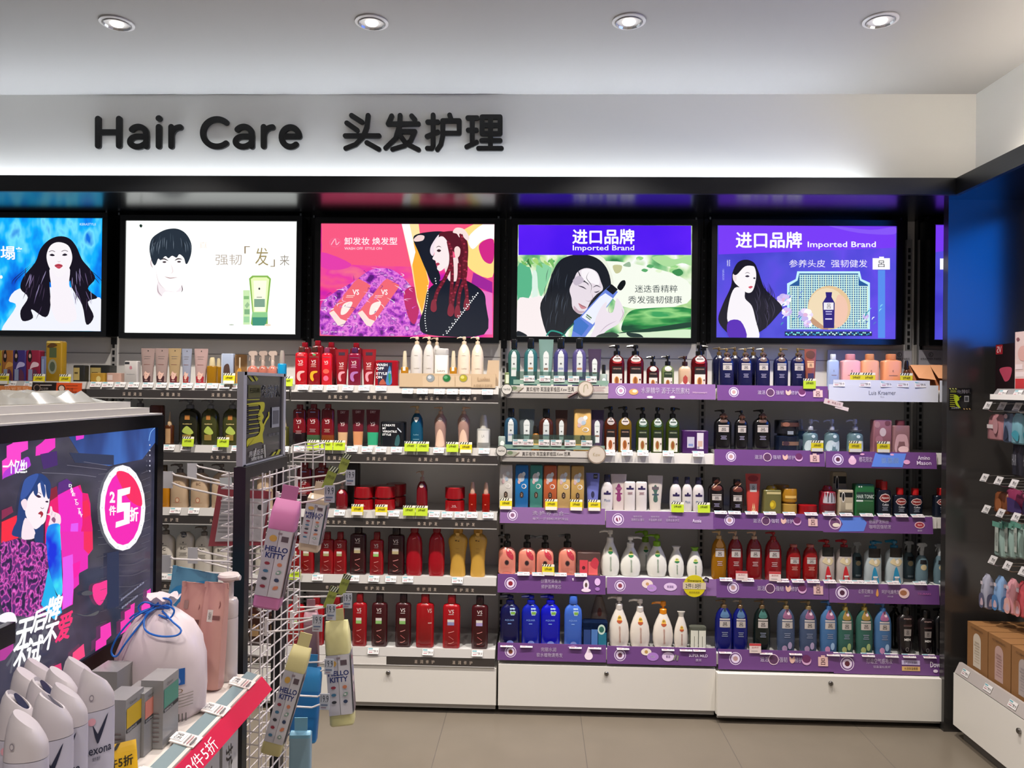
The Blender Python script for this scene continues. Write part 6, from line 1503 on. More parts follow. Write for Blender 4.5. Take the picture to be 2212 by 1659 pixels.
random.seed(9)
tickets(0, 0, 'y', (4, 82, 138), dz=-.01)
tickets(0, 0, 'w', (20, 60), dz=-.02)
tickets(1, 0, 'w', (204, 230, 257, 286, 317, 346, 374, 402, 430, 457, 483, 511))
tickets(1, 0, 'y', (493,), dz=.004, dy=-.004); tickets(1, 0, 'l', (618,), dz=-.004)
tickets(1, 1, 'w', (365, 402, 470, 512, 612)); tickets(1, 1, 'l', (406, 482), dz=.0, dy=-.005)
tickets(1, 2, 'w', (380, 420)); tickets(1, 3, 'w', (352, 375, 425))
tickets(2, 0, 'w', (653, 684, 716, 750, 785, 822)); tickets(2, 0, 'w', (879, 911, 948, 976, 1004, 1052), dz=-.03, dy=-.006)
tickets(2, 1, 'w', (646, 761, 793, 823, 857, 948, 1046)); tickets(2, 1, 'l', (677, 706, 733, 887, 914, 978), dz=-.012, dy=-.004); tickets(2, 1, 'y', (1007,), dz=-.016)
tickets(2, 2, 'w', (735, 853, 940, 968, 996, 1022, 1057)); tickets(2, 2, 'y', (774, 826), dz=-.014, dy=-.004); tickets(2, 2, 'l', (886, 913), dz=-.012, dy=-.004)
tickets(2, 3, 'l', (641,), dz=-.016); tickets(2, 3, 'w', (690, 768, 811, 848, 885, 992))
tickets(2, 4, 'w', (812, 930, 1037))
tickets(3, 0, 'w', (1142, 1176, 1207, 1238, 1276), dz=.026, dy=.0, tilt=-.05)
tickets(3, 1, 'w', (1120, 1141, 1176, 1202, 1232, 1268), dz=.03, dy=.0, tilt=-.05)
tickets(3, 1, 'w', (1318, 1356, 1390, 1445, 1510), dz=-.01)
tickets(3, 2, 'y', (1095, 1193, 1247, 1286), dz=.002, dy=.004); tickets(3, 2, 'l', (1466, 1523), dz=.002, dy=.004)
tickets(3, 3, 'y', (1188,), dz=.008, dy=.004); tickets(3, 3, 'c', (1135, 1167, 1215, 1259), dz=.006, dy=.0)
tickets(3, 4, 'c', (1100, 1143, 1249, 1291, 1352, 1449, 1488, 1517), dz=.006, dy=.0)
tickets(4, 0, 'l', (1748,), dz=.004, dy=.003, tilt=0.0)
tickets(4, 0, 'y', (1849, 1876, 1957), dz=.03, dy=.004, tilt=0.0); tickets(4, 0, 'w', (1812, 1868, 1914, 1950, 1988), dz=.016, dy=-.006, tilt=-.2)
tickets(4, 1, 'y', (1766, 1848, 1909), dz=.006, dy=.005, tilt=0.0)
tickets(4, 2, 'c', (1560, 1590, 1627, 1667, 1709, 1756, 1795, 1832, 1876, 1914, 1952, 1987), dz=.006)
tickets(4, 3, 'c', (1573, 1620, 1696, 1729, 1762, 1798, 1833, 1860, 1888, 1936, 1993), dz=.008); tickets(4, 3, 'p', (1606, 1678), dz=.012, dy=.004)
tickets(4, 4, 'c', (1573, 1661, 1725, 1806, 1836, 1882, 1933, 1971, 2015), dz=.008); tickets(4, 4, 'p', (1637,), dz=.012, dy=.004)

# ================================================================== THE GONDOLA WITH THE BIG SCREEN (left)
DY = 1.5
TX = W(322, 1338, DY).x                       # plane of the screen
ya_ = WX(335, 923, TX)
zt_, zb_ = ya_.z, WX(320, 1340, TX).z
yf_ = ya_.y
yn_ = .50
DK = mat('#0a0b0e', 'g')
t = thing('display_screen', 'large advertising screen in a black frame showing a woman with blue hair', 'screen', (0, 0, 0))
fr = .024
MB().box((TX - .05, yn_ - fr, zb_ - fr * 1.6), (TX - .004, yf_ + fr, zt_ + fr), DK) \
    .box((TX - .004, yn_ - fr, zt_), (TX + .006, yf_ + fr, zt_ + fr), DK).box((TX - .004, yn_ - fr, zb_ - fr * 1.6), (TX + .006, yf_ + fr, zb_), DK) \
    .box((TX - .004, yf_, zb_), (TX + .006, yf_ + fr, zt_), DK).box((TX - .004, yn_ - fr, zb_), (TX + .006, yn_, zt_), DK).build('frame', t)
bgt = noise_mat('screen_dark', [(.3, '#20202e'), (.45, '#3a3a4c'), (.55, '#48465c'), (.7, '#2c2c3c')], 5.0, e=.8, sx=1, sy=1, sz=2)
bgt.node_tree.nodes['Principled BSDF'].inputs['Roughness'].default_value = .12
bgt.node_tree.nodes['Principled BSDF'].inputs['Specular IOR Level'].default_value = .5
MB().box((TX - .004, yn_, zb_), (TX, yf_, zt_), bgt).build('glass_panel', t)
blue = noise_mat('screen_blue', [(.3, '#262c50'), (.5, '#3a559c'), (.65, '#4a7ad0')], 9.0, e=.8, sz=.4)
leo = noise_mat('leopard', [(.38, '#30204c'), (.47, '#a03ca0'), (.5, '#ff78e0'), (.53, '#c03c9c'), (.62, '#5c2c78')], 95.0, e=.9, detail=1)
cyn = noise_mat('sleeve', [(.35, '#1030e0'), (.5, '#18a0f8'), (.6, '#40e8f8')], 14.0, e=1.0)
T1 = [('p', [(820, 300), (1860, 240), (1855, 420), (1700, 620), (1300, 700), (1000, 640)], blue),
      ('p', [(150, 385), (333, 372), (335, 500), (250, 540), (250, 700), (30, 860), (25, 640), (80, 600), (80, 460), (150, 430)], '#ff48d0'),
      ('p', [(545, 355), (660, 345), (660, 480), (560, 555), (425, 580), (430, 470), (500, 420)], '#f83cc8'), ('p', [(905, 330), (1005, 320), (1000, 370), (910, 395)], '#e83cd0'),
      ('p', [(480, 560), (680, 520), (690, 690), (520, 740)], '#4a2c70'), ('p', [(830, 540), (1360, 570), (1360, 690), (900, 660)], '#343c58'),
      ('s', [(240, 640), (330, 590), (360, 650), (340, 720), (60, 840), (30, 860), (60, 760)], '#b83cd8'),
      ('t', '一个亿丝!', 35, 625, 320, 790, .03, '#ffffff'),
      ('l', [(500, 780), (900, 800), (1150, 830)], 6, '#7c7888'), ('l', [(800, 690), (1280, 745)], 5, '#7c7888'), ('l', [(1000, 650), (1280, 695)], 5, '#7c7888')]
for i in range(11):
    y = 760 + i * 84
    T1.append(('l', [(1170, y + 40), (1280, y + 30)], 5, '#64606c'))
    T1.append(('l', [(1690, y + 30), (1790, y - 10)], 5, '#64606c'))
T1 += [('p', [(700, 900), (800, 850), (860, 900), (850, 1100), (680, 1060)], '#5c2c80'),
       ('p', [(600, 1120), (690, 1050), (820, 980), (960, 925), (985, 1020), (1050, 1030), (1080, 1150), (1085, 1290), (1105, 1440), (1110, 1660), (540, 1660), (540, 1400)], '#f01c74'),
       ('p', [(690, 1050), (820, 985), (930, 940), (985, 1030), (985, 1400), (930, 1660), (720, 1660)], '#f428c4'), ('p', [(850, 1390), (935, 1380), (930, 1560), (830, 1600)], '#e85cf8'), ('p', [(985, 1130), (1050, 1100), (1085, 1280), (1000, 1330)], '#f82858'),
       ('p', [(590, 980), (680, 940), (690, 1060), (600, 1120)], '#8c2438'), ('p', [(20, 1230), (140, 1180), (160, 1250), (20, 1340)], '#8c2c50'), ('p', [(20, 1370), (200, 1290), (220, 1560), (15, 1620)], '#fc2c44'),
       ('t', 'DARE TO TRY', 0, 0, 0, 0, '#fff')][:-1]
for i, ch in enumerate('DARE TO TRY'):
    if ch != ' ':
        x = 840 + i * 13; y = 930 + i * 36
        T1.append(('t', ch, x - 18, y - 14, x + 20, y + 22, .03, '#ffffff'))
T1 += [('s', [(460, 790), (540, 820), (600, 900), (605, 1000), (590, 1100), (520, 1300), (520, 1500), (505, 1640), (430, 1620), (410, 1500), (300, 1550), (150, 1530), (160, 1440), (200, 1350), (225, 1150), (260, 980), (340, 850)], '#24407c'),
       ('s', [(300, 860), (400, 800), (460, 800), (420, 900), (330, 1050), (250, 1100), (260, 980)], '#3858a4'),
       ('s', [(430, 960), (480, 900), (560, 950), (590, 1060), (585, 1160), (560, 1250), (540, 1360), (470, 1430), (410, 1450), (330, 1340), (300, 1230), (340, 1080)], '#fff2f8'),
       ('s', [(250, 1140), (285, 1095), (320, 1110), (320, 1190), (290, 1230)], '#fbe4ee'),
       ('s', [(300, 1320), (400, 1440), (420, 1550), (330, 1580), (255, 1550)], '#fce8f2'),
       ('s', [(425, 1055), (455, 1045), (492, 1070), (460, 1080)], '#3c2440'), ('s', [(540, 1125), (565, 1115), (580, 1130), (560, 1138)], '#3c2440'), ('l', [(420, 1030), (460, 1015), (495, 1040)], 6, '#5c4460'),
       ('s', [(455, 1270), (490, 1240), (515, 1262), (512, 1290), (485, 1320), (488, 1285)], '#a82c3c'), ('l', [(485, 1195), (505, 1210), (525, 1200)], 6, '#6c4050'),
       ('s', [(440, 900), (455, 1000), (430, 1060), (400, 1000)], '#24407c'), ('s', [(480, 880), (500, 1010), (530, 1080), (545, 1000), (520, 900)], '#2c4c90'), ('s', [(540, 900), (560, 1060), (590, 1090), (600, 980), (570, 890)], '#24407c'),
       ('s', [(520, 1400), (450, 1460), (410, 1540), (430, 1620), (505, 1640)], '#283c70'),
       # hand and sleeve
       ('s', [(545, 1275), (590, 1262), (600, 1185), (620, 1190), (635, 1240), (700, 1270), (725, 1310), (715, 1400), (600, 1410), (580, 1400), (600, 1300)], '#fde4ee'), ('l', [(625, 1240), (615, 1290)], 5, '#c89cb0'), ('l', [(660, 1270), (650, 1330)], 5, '#c89cb0'),
       ('s', [(615, 1340), (640, 1310), (665, 1340), (650, 1380)], '#8c5c80'),
       ('s', [(570, 1430), (640, 1390), (715, 1400), (720, 1500), (740, 1700), (560, 1700), (555, 1560)], cyn),
       ('s', [(20, 1640), (200, 1570), (330, 1590), (430, 1610), (560, 1640), (560, 1720), (20, 1720)], leo),
       ('e', 1465, 1200, 272, 512, '#fdfdff'), ('e', 1468, 1205, 218, 440, '#f824b8'), ('s', [(1390, 790), (1480, 765), (1600, 850), (1680, 1020), (1690, 1180), (1560, 1120), (1480, 1000)], '#fc2c64')]
for i in range(14):
    a = i * .45
    T1.append(('e', 1465 + 246 * math.cos(a), 1203 + 478 * math.sin(a), 5, 8, '#c8c8d8'))
T1 += [('p', [(1405, 985), (1558, 950), (1550, 1030), (1455, 1060), (1455, 1140), (1555, 1135), (1550, 1385), (1380, 1440), (1385, 1370), (1480, 1340), (1480, 1240), (1395, 1262)], '#ffffff'),
       ('t', '2', 1310, 1005, 1375, 1140, .04, '#ffffff'), ('t', '件', 1305, 1175, 1385, 1290, .03, '#ffffff'), ('t', '折', 1556, 1195, 1650, 1360, .04, '#ffffff')]
for i, y in enumerate((450, 515, 572, 640, 695, 760)):
    T1.append(('e', 1790, y, 7, 10, '#d8d8e8'))
T1.append(('l', [(1850, 245), (1800, 300), (1778, 400)], 7, '#8cc0ff'))
T2 = [('s', [(20, 170), (80, 120), (210, 90), (330, 100), (430, 120), (560, 170), (575, 400), (560, 560), (500, 840), (560, 1000), (250, 1000), (20, 900)], leo),
      ('s', [(560, -20), (700, -20), (730, 250), (740, 500), (745, 720), (700, 760), (640, 640), (580, 400), (560, 200)], cyn), ('p', [(575, 420), (670, 740), (720, 840), (740, 960), (640, 1040), (490, 860), (540, 640)], '#18b4f0'),
      ('s', [(-10, 1000), (80, 955), (170, 970), (200, 1080), (80, 1080), (-10, 1060)], '#fdf8ff'),
      ('p', [(720, -10), (1105, -10), (1110, 200), (1050, 280), (1050, 430), (940, 490), (945, 620), (880, 680), (870, 860), (740, 930), (750, 500)], '#f02cb8'), ('p', [(1000, -10), (1105, -10), (1110, 200), (1060, 260), (1000, 200)], '#f82c60'), ('p', [(750, 300), (870, 260), (880, 640), (860, 860), (750, 920)], '#ec5cf0'), ('p', [(870, 380), (960, 340), (945, 500), (880, 560)], '#fc1cac'),
      ('s', [(1110, 640), (1200, 600), (1290, 575), (1290, 700), (1200, 870), (1120, 790)], '#fc3c94'),
      ('p', [(1280, 250), (1420, 220), (1420, 880), (1280, 920)], '#2c3450')]
for i in range(7):
    y = 240 + i * 130
    T2 += [('l', [(1420, y + 20), (1600, y + 10), (1760, y - 60)], 6, '#5c5864'), ('l', [(1200, y + 60), (1270, y + 40)], 5, '#54505c')]
T2 += [('p', [(1490, 950), (1560, 910), (1560, 870), (1610, 840), (1600, 1040), (1565, 1070), (1555, 1150), (1440, 1220), (1440, 1070), (1490, 1040)], '#f83cb0'), ('p', [(1755, 700), (1800, 670), (1800, 970), (1760, 1000), (1750, 1040), (1640, 1140), (1690, 1020), (1690, 880), (1755, 820)], '#ff44c0'),
       ('p', [(1200, 1130), (1320, 1070), (1330, 1230), (1270, 1290), (1270, 1340), (1140, 1420), (1145, 1300), (1200, 1260)], '#f83cb8'), ('p', [(870, 1440), (1000, 1330), (1015, 1480), (860, 1580)], '#fc4c84'), ('p', [(640, 1600), (730, 1560), (740, 1659), (640, 1659)], '#e03c74'),
       ('s', [(980, 720), (1050, 695), (1110, 720), (1080, 750), (990, 750)], '#54545c'), ('s', [(920, 970), (1040, 990), (1180, 935), (1140, 990), (1010, 1000)], '#5c5c60'),
       ('p', [(0, 1330), (60, 1280), (160, 1270), (160, 1400), (60, 1520), (0, 1540)], '#b43c98')]
# slanted slogan characters
def slant(ch, x0, y0, x1, y1, m, bold=.0):
    vv, fs = text_outline(ch, bold)
    return ('g', [(x0 + (x1 - x0) * u + (v - .5) * 60, (y1 + (y0 - y1) * v) - (u - .5) * 60) for u, v in vv], fs, m)


fnT = lambda u, v, k: WX(u, v, TX + .0004 + .00003 * k)


def clampT(q):
    q.y = min(max(q.y, yn_), yf_); q.z = min(max(q.z, zb_), zt_)
    return q


am = MB()
cv = lambda L: [q[:-1] + (E(q[-1], 1.0) if isinstance(q[-1], str) else q[-1],) for q in L]
am.shapes(crop(.18083, 0, 880, cv(T1)), lambda u, v, k: clampT(fnT(u, v, k)))
am.shapes(crop(.18083, 0, 1150, cv(T2)), lambda u, v, k: clampT(fnT(u, v, k + 90)))
for ch, x0, y0, x1, y1, c in (('无', 190, 1030, 390, 1400, '#ffffff'), ('后', 390, 900, 560, 1180, '#ffffff'), ('牌', 560, 760, 730, 1060, '#ffffff'), ('不', 170, 1350, 310, 1680, '#ffffff'), ('试', 320, 1240, 500, 1590, '#ffffff'), ('不', 520, 1090, 680, 1400, '#ffffff'), ('爱', 690, 960, 850, 1290, '#f83c78')):
    g = slant(ch, x0, y0, x1, y1, None)
    for ox, oy in ((0, 0), (7, 0), (-7, 0), (0, 8), (0, -8)):
        pts = [((x + ox) * .18083, 1150 + (y + oy) * .18083) for x, y in g[1]]
        am.add([clampT(fnT(u, v, 160)) for u, v in pts], g[2], E(c))
for k, (x0, y0) in enumerate(((1440, 800), (1455, 850))):
    g = slant('活动时间2020.08.05-08.26' if k == 0 else '部分商品不参与此活动', x0, y0, x0 + 270 - 90 * k, y0 + 30, None, .02)
    xs = [(x - (0), y) for x, y in g[1]]
    n0 = x0
    pts = []
    vv, fs = text_outline('活动时间2020.08.05-08.26' if k == 0 else '部分商品不参与此活动', .0)
    L_ = 280 - 90 * k
    for u, v in vv:
        pts.append(((x0 + L_ * u) * .18083, 1150 + (y0 + 40 * (k) - L_ * u * .78 + 26 * (1 - v)) * .18083))
    am.add([clampT(fnT(u, v, 170)) for u, v in pts], fs, E('#c8c8e8'))
am.build('screen_picture', t)

# gondola body: white spine, top slabs, taupe back below the screen
MB_ = MB
tg = thing('gondola_shelving', 'white free-standing shelving unit carrying the big advertising screen', 'shelving unit', (0, 0, 0))
MB().box((TX - .28, .30, .05), (TX - .052, yf_ + .01, zt_ + .005), mat('#c8c4be', 'c')).build('spine', tg)
MB().box((TX - .052, .30, .05), (TX - .012, yf_ + fr, zb_ - fr * 1.7), mat('#8a7a6c', 'c')).build('back_panel', tg)
MB().box((TX - .30, .30, zt_ + fr + .001), (TX + .002, yf_ + .025, zt_ + fr + .004), mat('#cfcac4', 'c')).box((TX - .30, .30, zt_ + fr + .004), (TX - .012, yf_ + .0, zt_ + fr + .016), mat('#c4bfb8', 'c')) \
    .box((TX - .31, .30, zt_ + fr + .016), (TX - .035, yf_ - .03, zt_ + fr + .028), mat('#d2cdc6', 'c')).build('top_panel', tg)
MB().box((TX - .28, .30, 0), (TX - .02, yf_, .05), mat('#3a3836', 'm')).build('plinth', tg)
# product shelf in front of the screen
ZF = W(574, 1462, DY).z + .002
SX = W(562, 1462, DY).x
SY0, SY1 = .30, DY + .005
MB().box((TX - .01, SY0, ZF - .018), (SX, SY1, ZF), mat('#d8cfc8', 'c')).build('shelf_board', tg)
MB().hexa([(SX - .030, SY0, ZF + .001), (SX - .002, SY0, ZF - .006), (SX - .002, SY1, ZF - .006), (SX - .030, SY1, ZF + .001), (SX - .028, SY0, ZF + .006), (SX, SY0, ZF - .002), (SX, SY1, ZF - .002), (SX - .028, SY1, ZF + .006)], mat('#74868a', 'g')).build('price_rail', tg)
MB().box((SX, SY0, ZF - .034), (SX + .012, SY1, ZF - .028), mat('#d8d2cc', 'c')).box((SX - .004, SY0, ZF - .034), (SX, SY1, ZF - .004), mat('#d8d2cc', 'c')).build('shelf_lip', tg)
RZ = [(SX + .001, ZF - .003), (SX + .022, ZF - .028)]
t = thing('promotion_strip', 'red promotion strip along the edge of the shelf below the big screen', 'shelf strip', (0, 0, 0))
mb = MB().hexa([(RZ[1][0], SY0, RZ[1][1]), (RZ[1][0] + .002, SY0, RZ[1][1]), (RZ[1][0] + .002, SY1 - .002, RZ[1][1]), (RZ[1][0], SY1 - .002, RZ[1][1]),
                (RZ[0][0], SY0, RZ[0][1]), (RZ[0][0] + .002, SY0, RZ[0][1]), (RZ[0][0] + .002, SY1 - .002, RZ[0][1]), (RZ[0][0], SY1 - .002, RZ[0][1])], mat('#c01c40', 'g'))
mb.build('board', t)
vv, fs = text_outline('2件5折', .0)


def onstrip(yy, h):   # yy along the shelf, h 0..1 up the strip
    return (RZ[1][0] + .0027 + (RZ[0][0] - RZ[1][0]) * h, yy, RZ[1][1] + (RZ[0][1] - RZ[1][1]) * h)


MB().add([onstrip(1.155 + .1 * u, .12 + .7 * v) for u, v in vv], fs, mat('#f4e8ec', 'p')).build('lettering', t)
# lower shelf with white cartons
MB().box((TX - .01, SY0, ZF - .36), (SX - .02, SY1 - .02, ZF - .342), mat('#d8cfc8', 'c')).build('lower_board', tg)
for i in range(4):
    y0 = 1.44 - i * .085
    bx = thing('tall_carton', 'white carton with black brush lettering under the red strip, %s along the lower shelf' % ['outermost', 'second', 'third', 'fourth'][i], 'box', (SX - .05, y0 - .035, ZF - .341), 'white cartons on the lower shelf')
    MB().box((-.03, -.036, 0), (.03, .036, .28), mat('#c4c2c0', 'c')).build('carton', bx)
    vv, fs = text_outline('护肤品', .0)
    MB().add([(.0306, -.02 + .03 * v, .25 - .17 * u) for u, v in vv], fs, mat('#1c1c1e', 'p')).build('lettering', bx)

# price tickets on this rail
def rail_ticket(py, lab, name='rail_ticket'):
    tt = thing(name, lab, 'price tag', (SX - .017, py, ZF + .0045), 'price tickets on the shelf below the screen')
    tt.rotation_euler = (0, math.radians(14), 0)
    mb = MB().box((-.02, -.018, -.001), (.021, .018, .001), mat('#d8cdc8', 'c')).box((-.022, -.012, .001), (-.002, .012, .002), mat('#ddd8d6', 'c'))
    mb.build('card', tt)
    sh = [('t', '139.90', -.010, -.018, .010, -.006, .01, '#2a2a2c'), ('r', -.015, .002, .014, .004, '#8a8484'), ('r', -.015, .007, .012, .009, '#b07c80'), ('r', -.015, .012, .009, .015, '#5c5658'), ('t', 'HH', -.014, .015, -.004, .019, '#333')]
    # text runs along the shelf: u -> y, v -> -x
    MB().shapes(sh, lambda u, v, k: (v, u, .0022 + .0002 * k)).build('print', tt)


for i, py in enumerate((1.45, 1.33, 1.215, 1.10, 1.02, .94)):
    rail_ticket(py, 'white price ticket on the grey rail above the red strip, %s from its far end' % ['first', 'second', 'third', 'fourth', 'fifth', 'sixth'][i])
# yellow discount card
p = WZ(292, 1650, ZF + .01)
yc_, xc_ = 1.085, SX - .055
t = thing('discount_card', 'large curled yellow discount card in front of the silver cartons', 'price tag', (xc_, yc_, ZF + .0008))
t.rotation_euler = (math.radians(-12), 0, math.radians(38))
mb = MB()
n = 8
vs = []
for i in range(n + 1):
    z = .052 * i / n
    for x in (-.026, .026):
        vs.append((x, .010 * (i / n) ** 2, z))
mb.add(vs, [(2 * i, 2 * i + 1, 2 * i + 3, 2 * i + 2) for i in range(n)], mat('#d8a818', 'c'))
mb.build('card', t)
MB().shapes([('t', '2件5折', -.02, .02, .02, .034, .02, '#1c1808')] + [('p', [(-.026 + i * .01, .044), (-.021 + i * .01, .044), (-.015 + i * .01, .052), (-.02 + i * .01, .052)], '#1c1808') for i in range(3)] + [('r', -.015, .008, .012, .010, '#a07c20'), ('r', -.015, .012, .015, .014, '#a07c20')],
            lambda u, v, k: (u, .010 * (v / .052) ** 2 - .001 - .0002 * k, v)).build('print', t)

# ---- deodorant bottles
m_rx = mat('#c6bec2', 'c')


def rexona(px, top, label, navy=False, rz=0.0, txt=None, pic=False, h=.172):
    ztop = ZF + h
    # find depth where the top of the bottle meets the given pixel row
    Y = 1.0
    d = ray(px, top)
    tt = (ztop - EYE) / d.z
    x, y = d.x * tt, d.y * tt
    t = thing('deodorant_bottle', label, 'bottle', (x, y, ZF + .0008), 'white deodorant bottles on the shelf below the screen', rz)
    t.scale = (1, 1, .88)
    w, dd = .0248, .0158
    MB().loft([(0, w * .86, dd * .9), (.004, w * .93, dd), (.05, w, dd), (.13, w * 1.0, dd), (.1425, w * .985, dd * .98)], mat('#bcb8c6', 'c'), 2.3, 24).build('body', t)
    # cap with a slanted top
    cap = MB()
    R = []
    seg = 28
    for z, a in ((.1435, .985), (.155, .97), (.166, .93), (.177, .85), (.187, .74), (.195, .58)):
        r = []
        for j in range(seg):
            an = 2 * math.pi * (j + .5) / seg
            cx, sy = math.cos(an), math.sin(an)
            xx = w * a * math.copysign(abs(cx) ** (2 / 2.3), cx); yy = dd * min(1, a * 1.12) * math.copysign(abs(sy) ** (2 / 2.3), sy)
            zz = z
            if z > .16:
                zz = z + (xx / w) * -.024 * ((z - .16) / .035)
            r.append((xx, yy, zz))
        R.append(r)
    if navy:
        inner = [(x_ * .86, y_ * .86, z_ + .0006) for x_, y_, z_ in R[-1]]
        low = [(x_ * .8, y_ * .8, z_ - .006) for x_, y_, z_ in R[-1]]
        cap.rings(R, m_rx, cap=False); cap.rings([R[-1], inner, low], m_rx, cap=False)
        cap.add([(x_ * .8, y_ * .8, z_ - .0055) for x_, y_, z_ in R[-1]], [tuple(range(seg))], m_rx)
        cp = cap.build('cap', t)
        MB().add([(x_ * .62 + .004, y_ * .66, z_ - .0045 + .0028 * 0) for x_, y_, z_ in R[-1]], [tuple(range(seg))], mat('#1c2440', 'g')).build('roller_window', cp)
    else:
        cap.rings(R, m_rx)
        cap.build('cap', t)
    sh = []
    if txt:
        sh += [('s', [(-.3, .122), (-.05, .108), (0, .11), (.5, .137), (.1, .1), (-.08, .094)], '#20243c'), ('t', txt, -.75, .076, .7, .09, .01, '#20243c'), ('t', '舒耐', -.3, .066, .1, .072, '#4a4c5c')]
    if pic:
        sh += [('e', -.1, .044, .35, .016, '#3a2424'), ('e', -.1, .038, .26, .013, '#d8b0a0'), ('s', [(-.6, .012), (-.5, .1), (-.62, .112), (-.9, .1), (-.9, .012)], '#dca8b4')]
    else:
        sh += [('e', -.35, .128, .2, .006, '#d89ca8'), ('e', -.3, .03, .2, .007, '#dca0a8'), ('e', .3, .02, .25, .009, '#dcb4bc')]
    if not navy:
        sh += [('e', -.4, .166, .12, .005, '#8a828c'), ('e', -.4, .166, .08, .0034, '#c6bec2')]

    def fn(u, v, k):
        u = max(-.96, min(.96, u))
        a = 1.0 if v < .15 else .95
        return (u * w * a, -dd * (1 - abs(u) ** 2.3) ** (1 / 2.3) * 1.01 - .0006 - .0001 * k, v)
    MB().shapes([q for q in sh], fn, step=.25).build('label', t)
    return t


rexona(86, 1437, 'white deodorant bottle at the back, touching the screen edge', rz=.5)
rexona(172, 1434, 'white deodorant bottle at the back, tallest looking beside the silver cartons', rz=.5)
rexona(62, 1459, 'white deodorant bottle in the third row with a round cap mark', rz=.25)
rexona(133, 1458, 'white deodorant bottle in the third row, behind the checkmark bottle', rz=.25)
rexona(207, 1458, 'white deodorant bottle with pink flower print next to the silver cartons', rz=.8, txt='Rexona')
rexona(96, 1483, 'white deodorant bottle with a dark oval cap window, innermost of three', navy=True, rz=.2)
rexona(146, 1492, 'white deodorant bottle with the whole checkmark and name visible', rz=.45, txt='Rexona', pic=True)
rexona(40, 1512, 'white deodorant bottle with a dark oval cap window, outermost of three', navy=True, rz=.2)
rexona(113, 1514, 'white deodorant bottle with a dark oval cap window, between its fellows', navy=True, rz=.6, txt='Rexona', pic=False)
rexona(58, 1555, 'white deodorant bottle in the front row', rz=.2)

# ---- silver cartons
for i, (py, px, c, lab, dz, dw) in enumerate(((1514, 272, '#c8a41c', 'silver carton with a yellow colour patch', .106, 0), (1500, 312, '#d88474', 'silver carton with a coral colour patch', .098, 0), (1472, 353, '#4c8c78', 'silver carton with a green colour patch', .108, 0))):
    d = ray(px, py)
    k = (ZF + dz - EYE) / d.z
    x, y = d.x * k, d.y * k
    t = thing('serum_carton', lab + ' on the shelf below the screen', 'box', (x, y, ZF + .0008), 'silver cartons')
    sv = mat('#8e8c8c', 'g')
    MB().box((-.036, 0, 0), (0, .052, dz), sv).build('carton', t)
    MB().shapes([('r', .002, dz * .58, .050, dz * .86, c), ('r', .002, dz * .52, .050, dz * .57, '#1c1c1e'), ('t', 'ESSENCE', .004, dz * .53, .03, dz * .56, '#d8d8d8'), ('t', 'Cerave', .01, dz * .9, .03, dz * .94, '#3a3a3c')] + LINES(0, '#5c5a5a', 0),
                lambda u, v, q: (.0006 + .0002 * q, u, v)).build('side_print', t)
    MB().shapes([('r', -.030 + .0, dz * (.1 + .07 * j), -.006, dz * (.115 + .07 * j), '#7c6c6c') for j in range(7)] + [('r', -.03, dz * .85, -.018, dz * .86, '#5a5a5a')], lambda u, v, q: (u, -.0006 - .0001 * q, v)).build('front_print', t)
t = thing('serum_carton', 'silver carton standing in the row behind the yellow patched one', 'box', (W(240, 1460, 1.22).x, 1.22, ZF + .0008), 'silver cartons')
MB().box((-.034, 0, 0), (.01, .05, .108), mat('#8e8c8c', 'g')).build('carton', t)

# ---- white gathered bag with the blue cord
Yb = 1.32
c0 = W(347, 1560, Yb)
t = thing('cosmetic_sack', 'white gathered plastic sack tied with a blue cord', 'bag', (c0.x, Yb, ZF + .0008))
bag = MB()
seg = 36
prof = [(0, .066, .042), (.01, .074, .05), (.05, .079, .056), (.1, .077, .056), (.135, .068, .05), (.16, .052, .04), (.178, .03, .026), (.188, .016, .015), (.196, .022, .018), (.205, .03, .022)]
R = []
for z, a, b_ in prof:
    r = []
    for j in range(seg):
        an = 2 * math.pi * j / seg
        wob = 1 + (.03 * math.sin(5 * an + z * 40) + .02 * math.sin(9 * an + z * 90)) * (1 if z < .15 else 3)
        r.append((a * wob * math.cos(an), b_ * wob * math.sin(an), z + (.004 * math.sin(7 * an) if z > .19 else 0)))
    R.append(r)
bag.rings(R, mat('#dccdd0', 'c'))
bag.build('bag_body', t)
sh = [('r', .018, .066, .046, .094, '#1c5ca8'), ('s', [(.014, .088), (.03, .092), (.038, .08), (.04, .07), (.028, .066), (.03, .078)], '#8c9cd0'), ('t', 'ITO', .02, .052, .044, .060, '#8a6c50')]
for i in range(5):
    sh.append(('l', [(.01, .046 - i * .005), (.03, .048 - i * .005), (.056, .05 - i * .005)], .0012, '#8c8478'))
for i in range(9):
    sh.append(('r', .012 + i * .0045, .004, .0135 + i * .0045, .018, '#5a5450'))
sh += [('r', -.018, .07, .004, .0725, '#3a3438'), ('r', -.018, .058, .004, .0605, '#c8b070'), ('r', -.018, .063, .0, .066, '#7cb09c')]


def fnb(u, v, k):
    a, b_ = .078, .0565
    u = min(u + .014, .0775)
    return (u, -b_ * math.sqrt(max(.02, 1 - (u / a) ** 2)) * 1.035 - .0004 - .0002 * k, v)


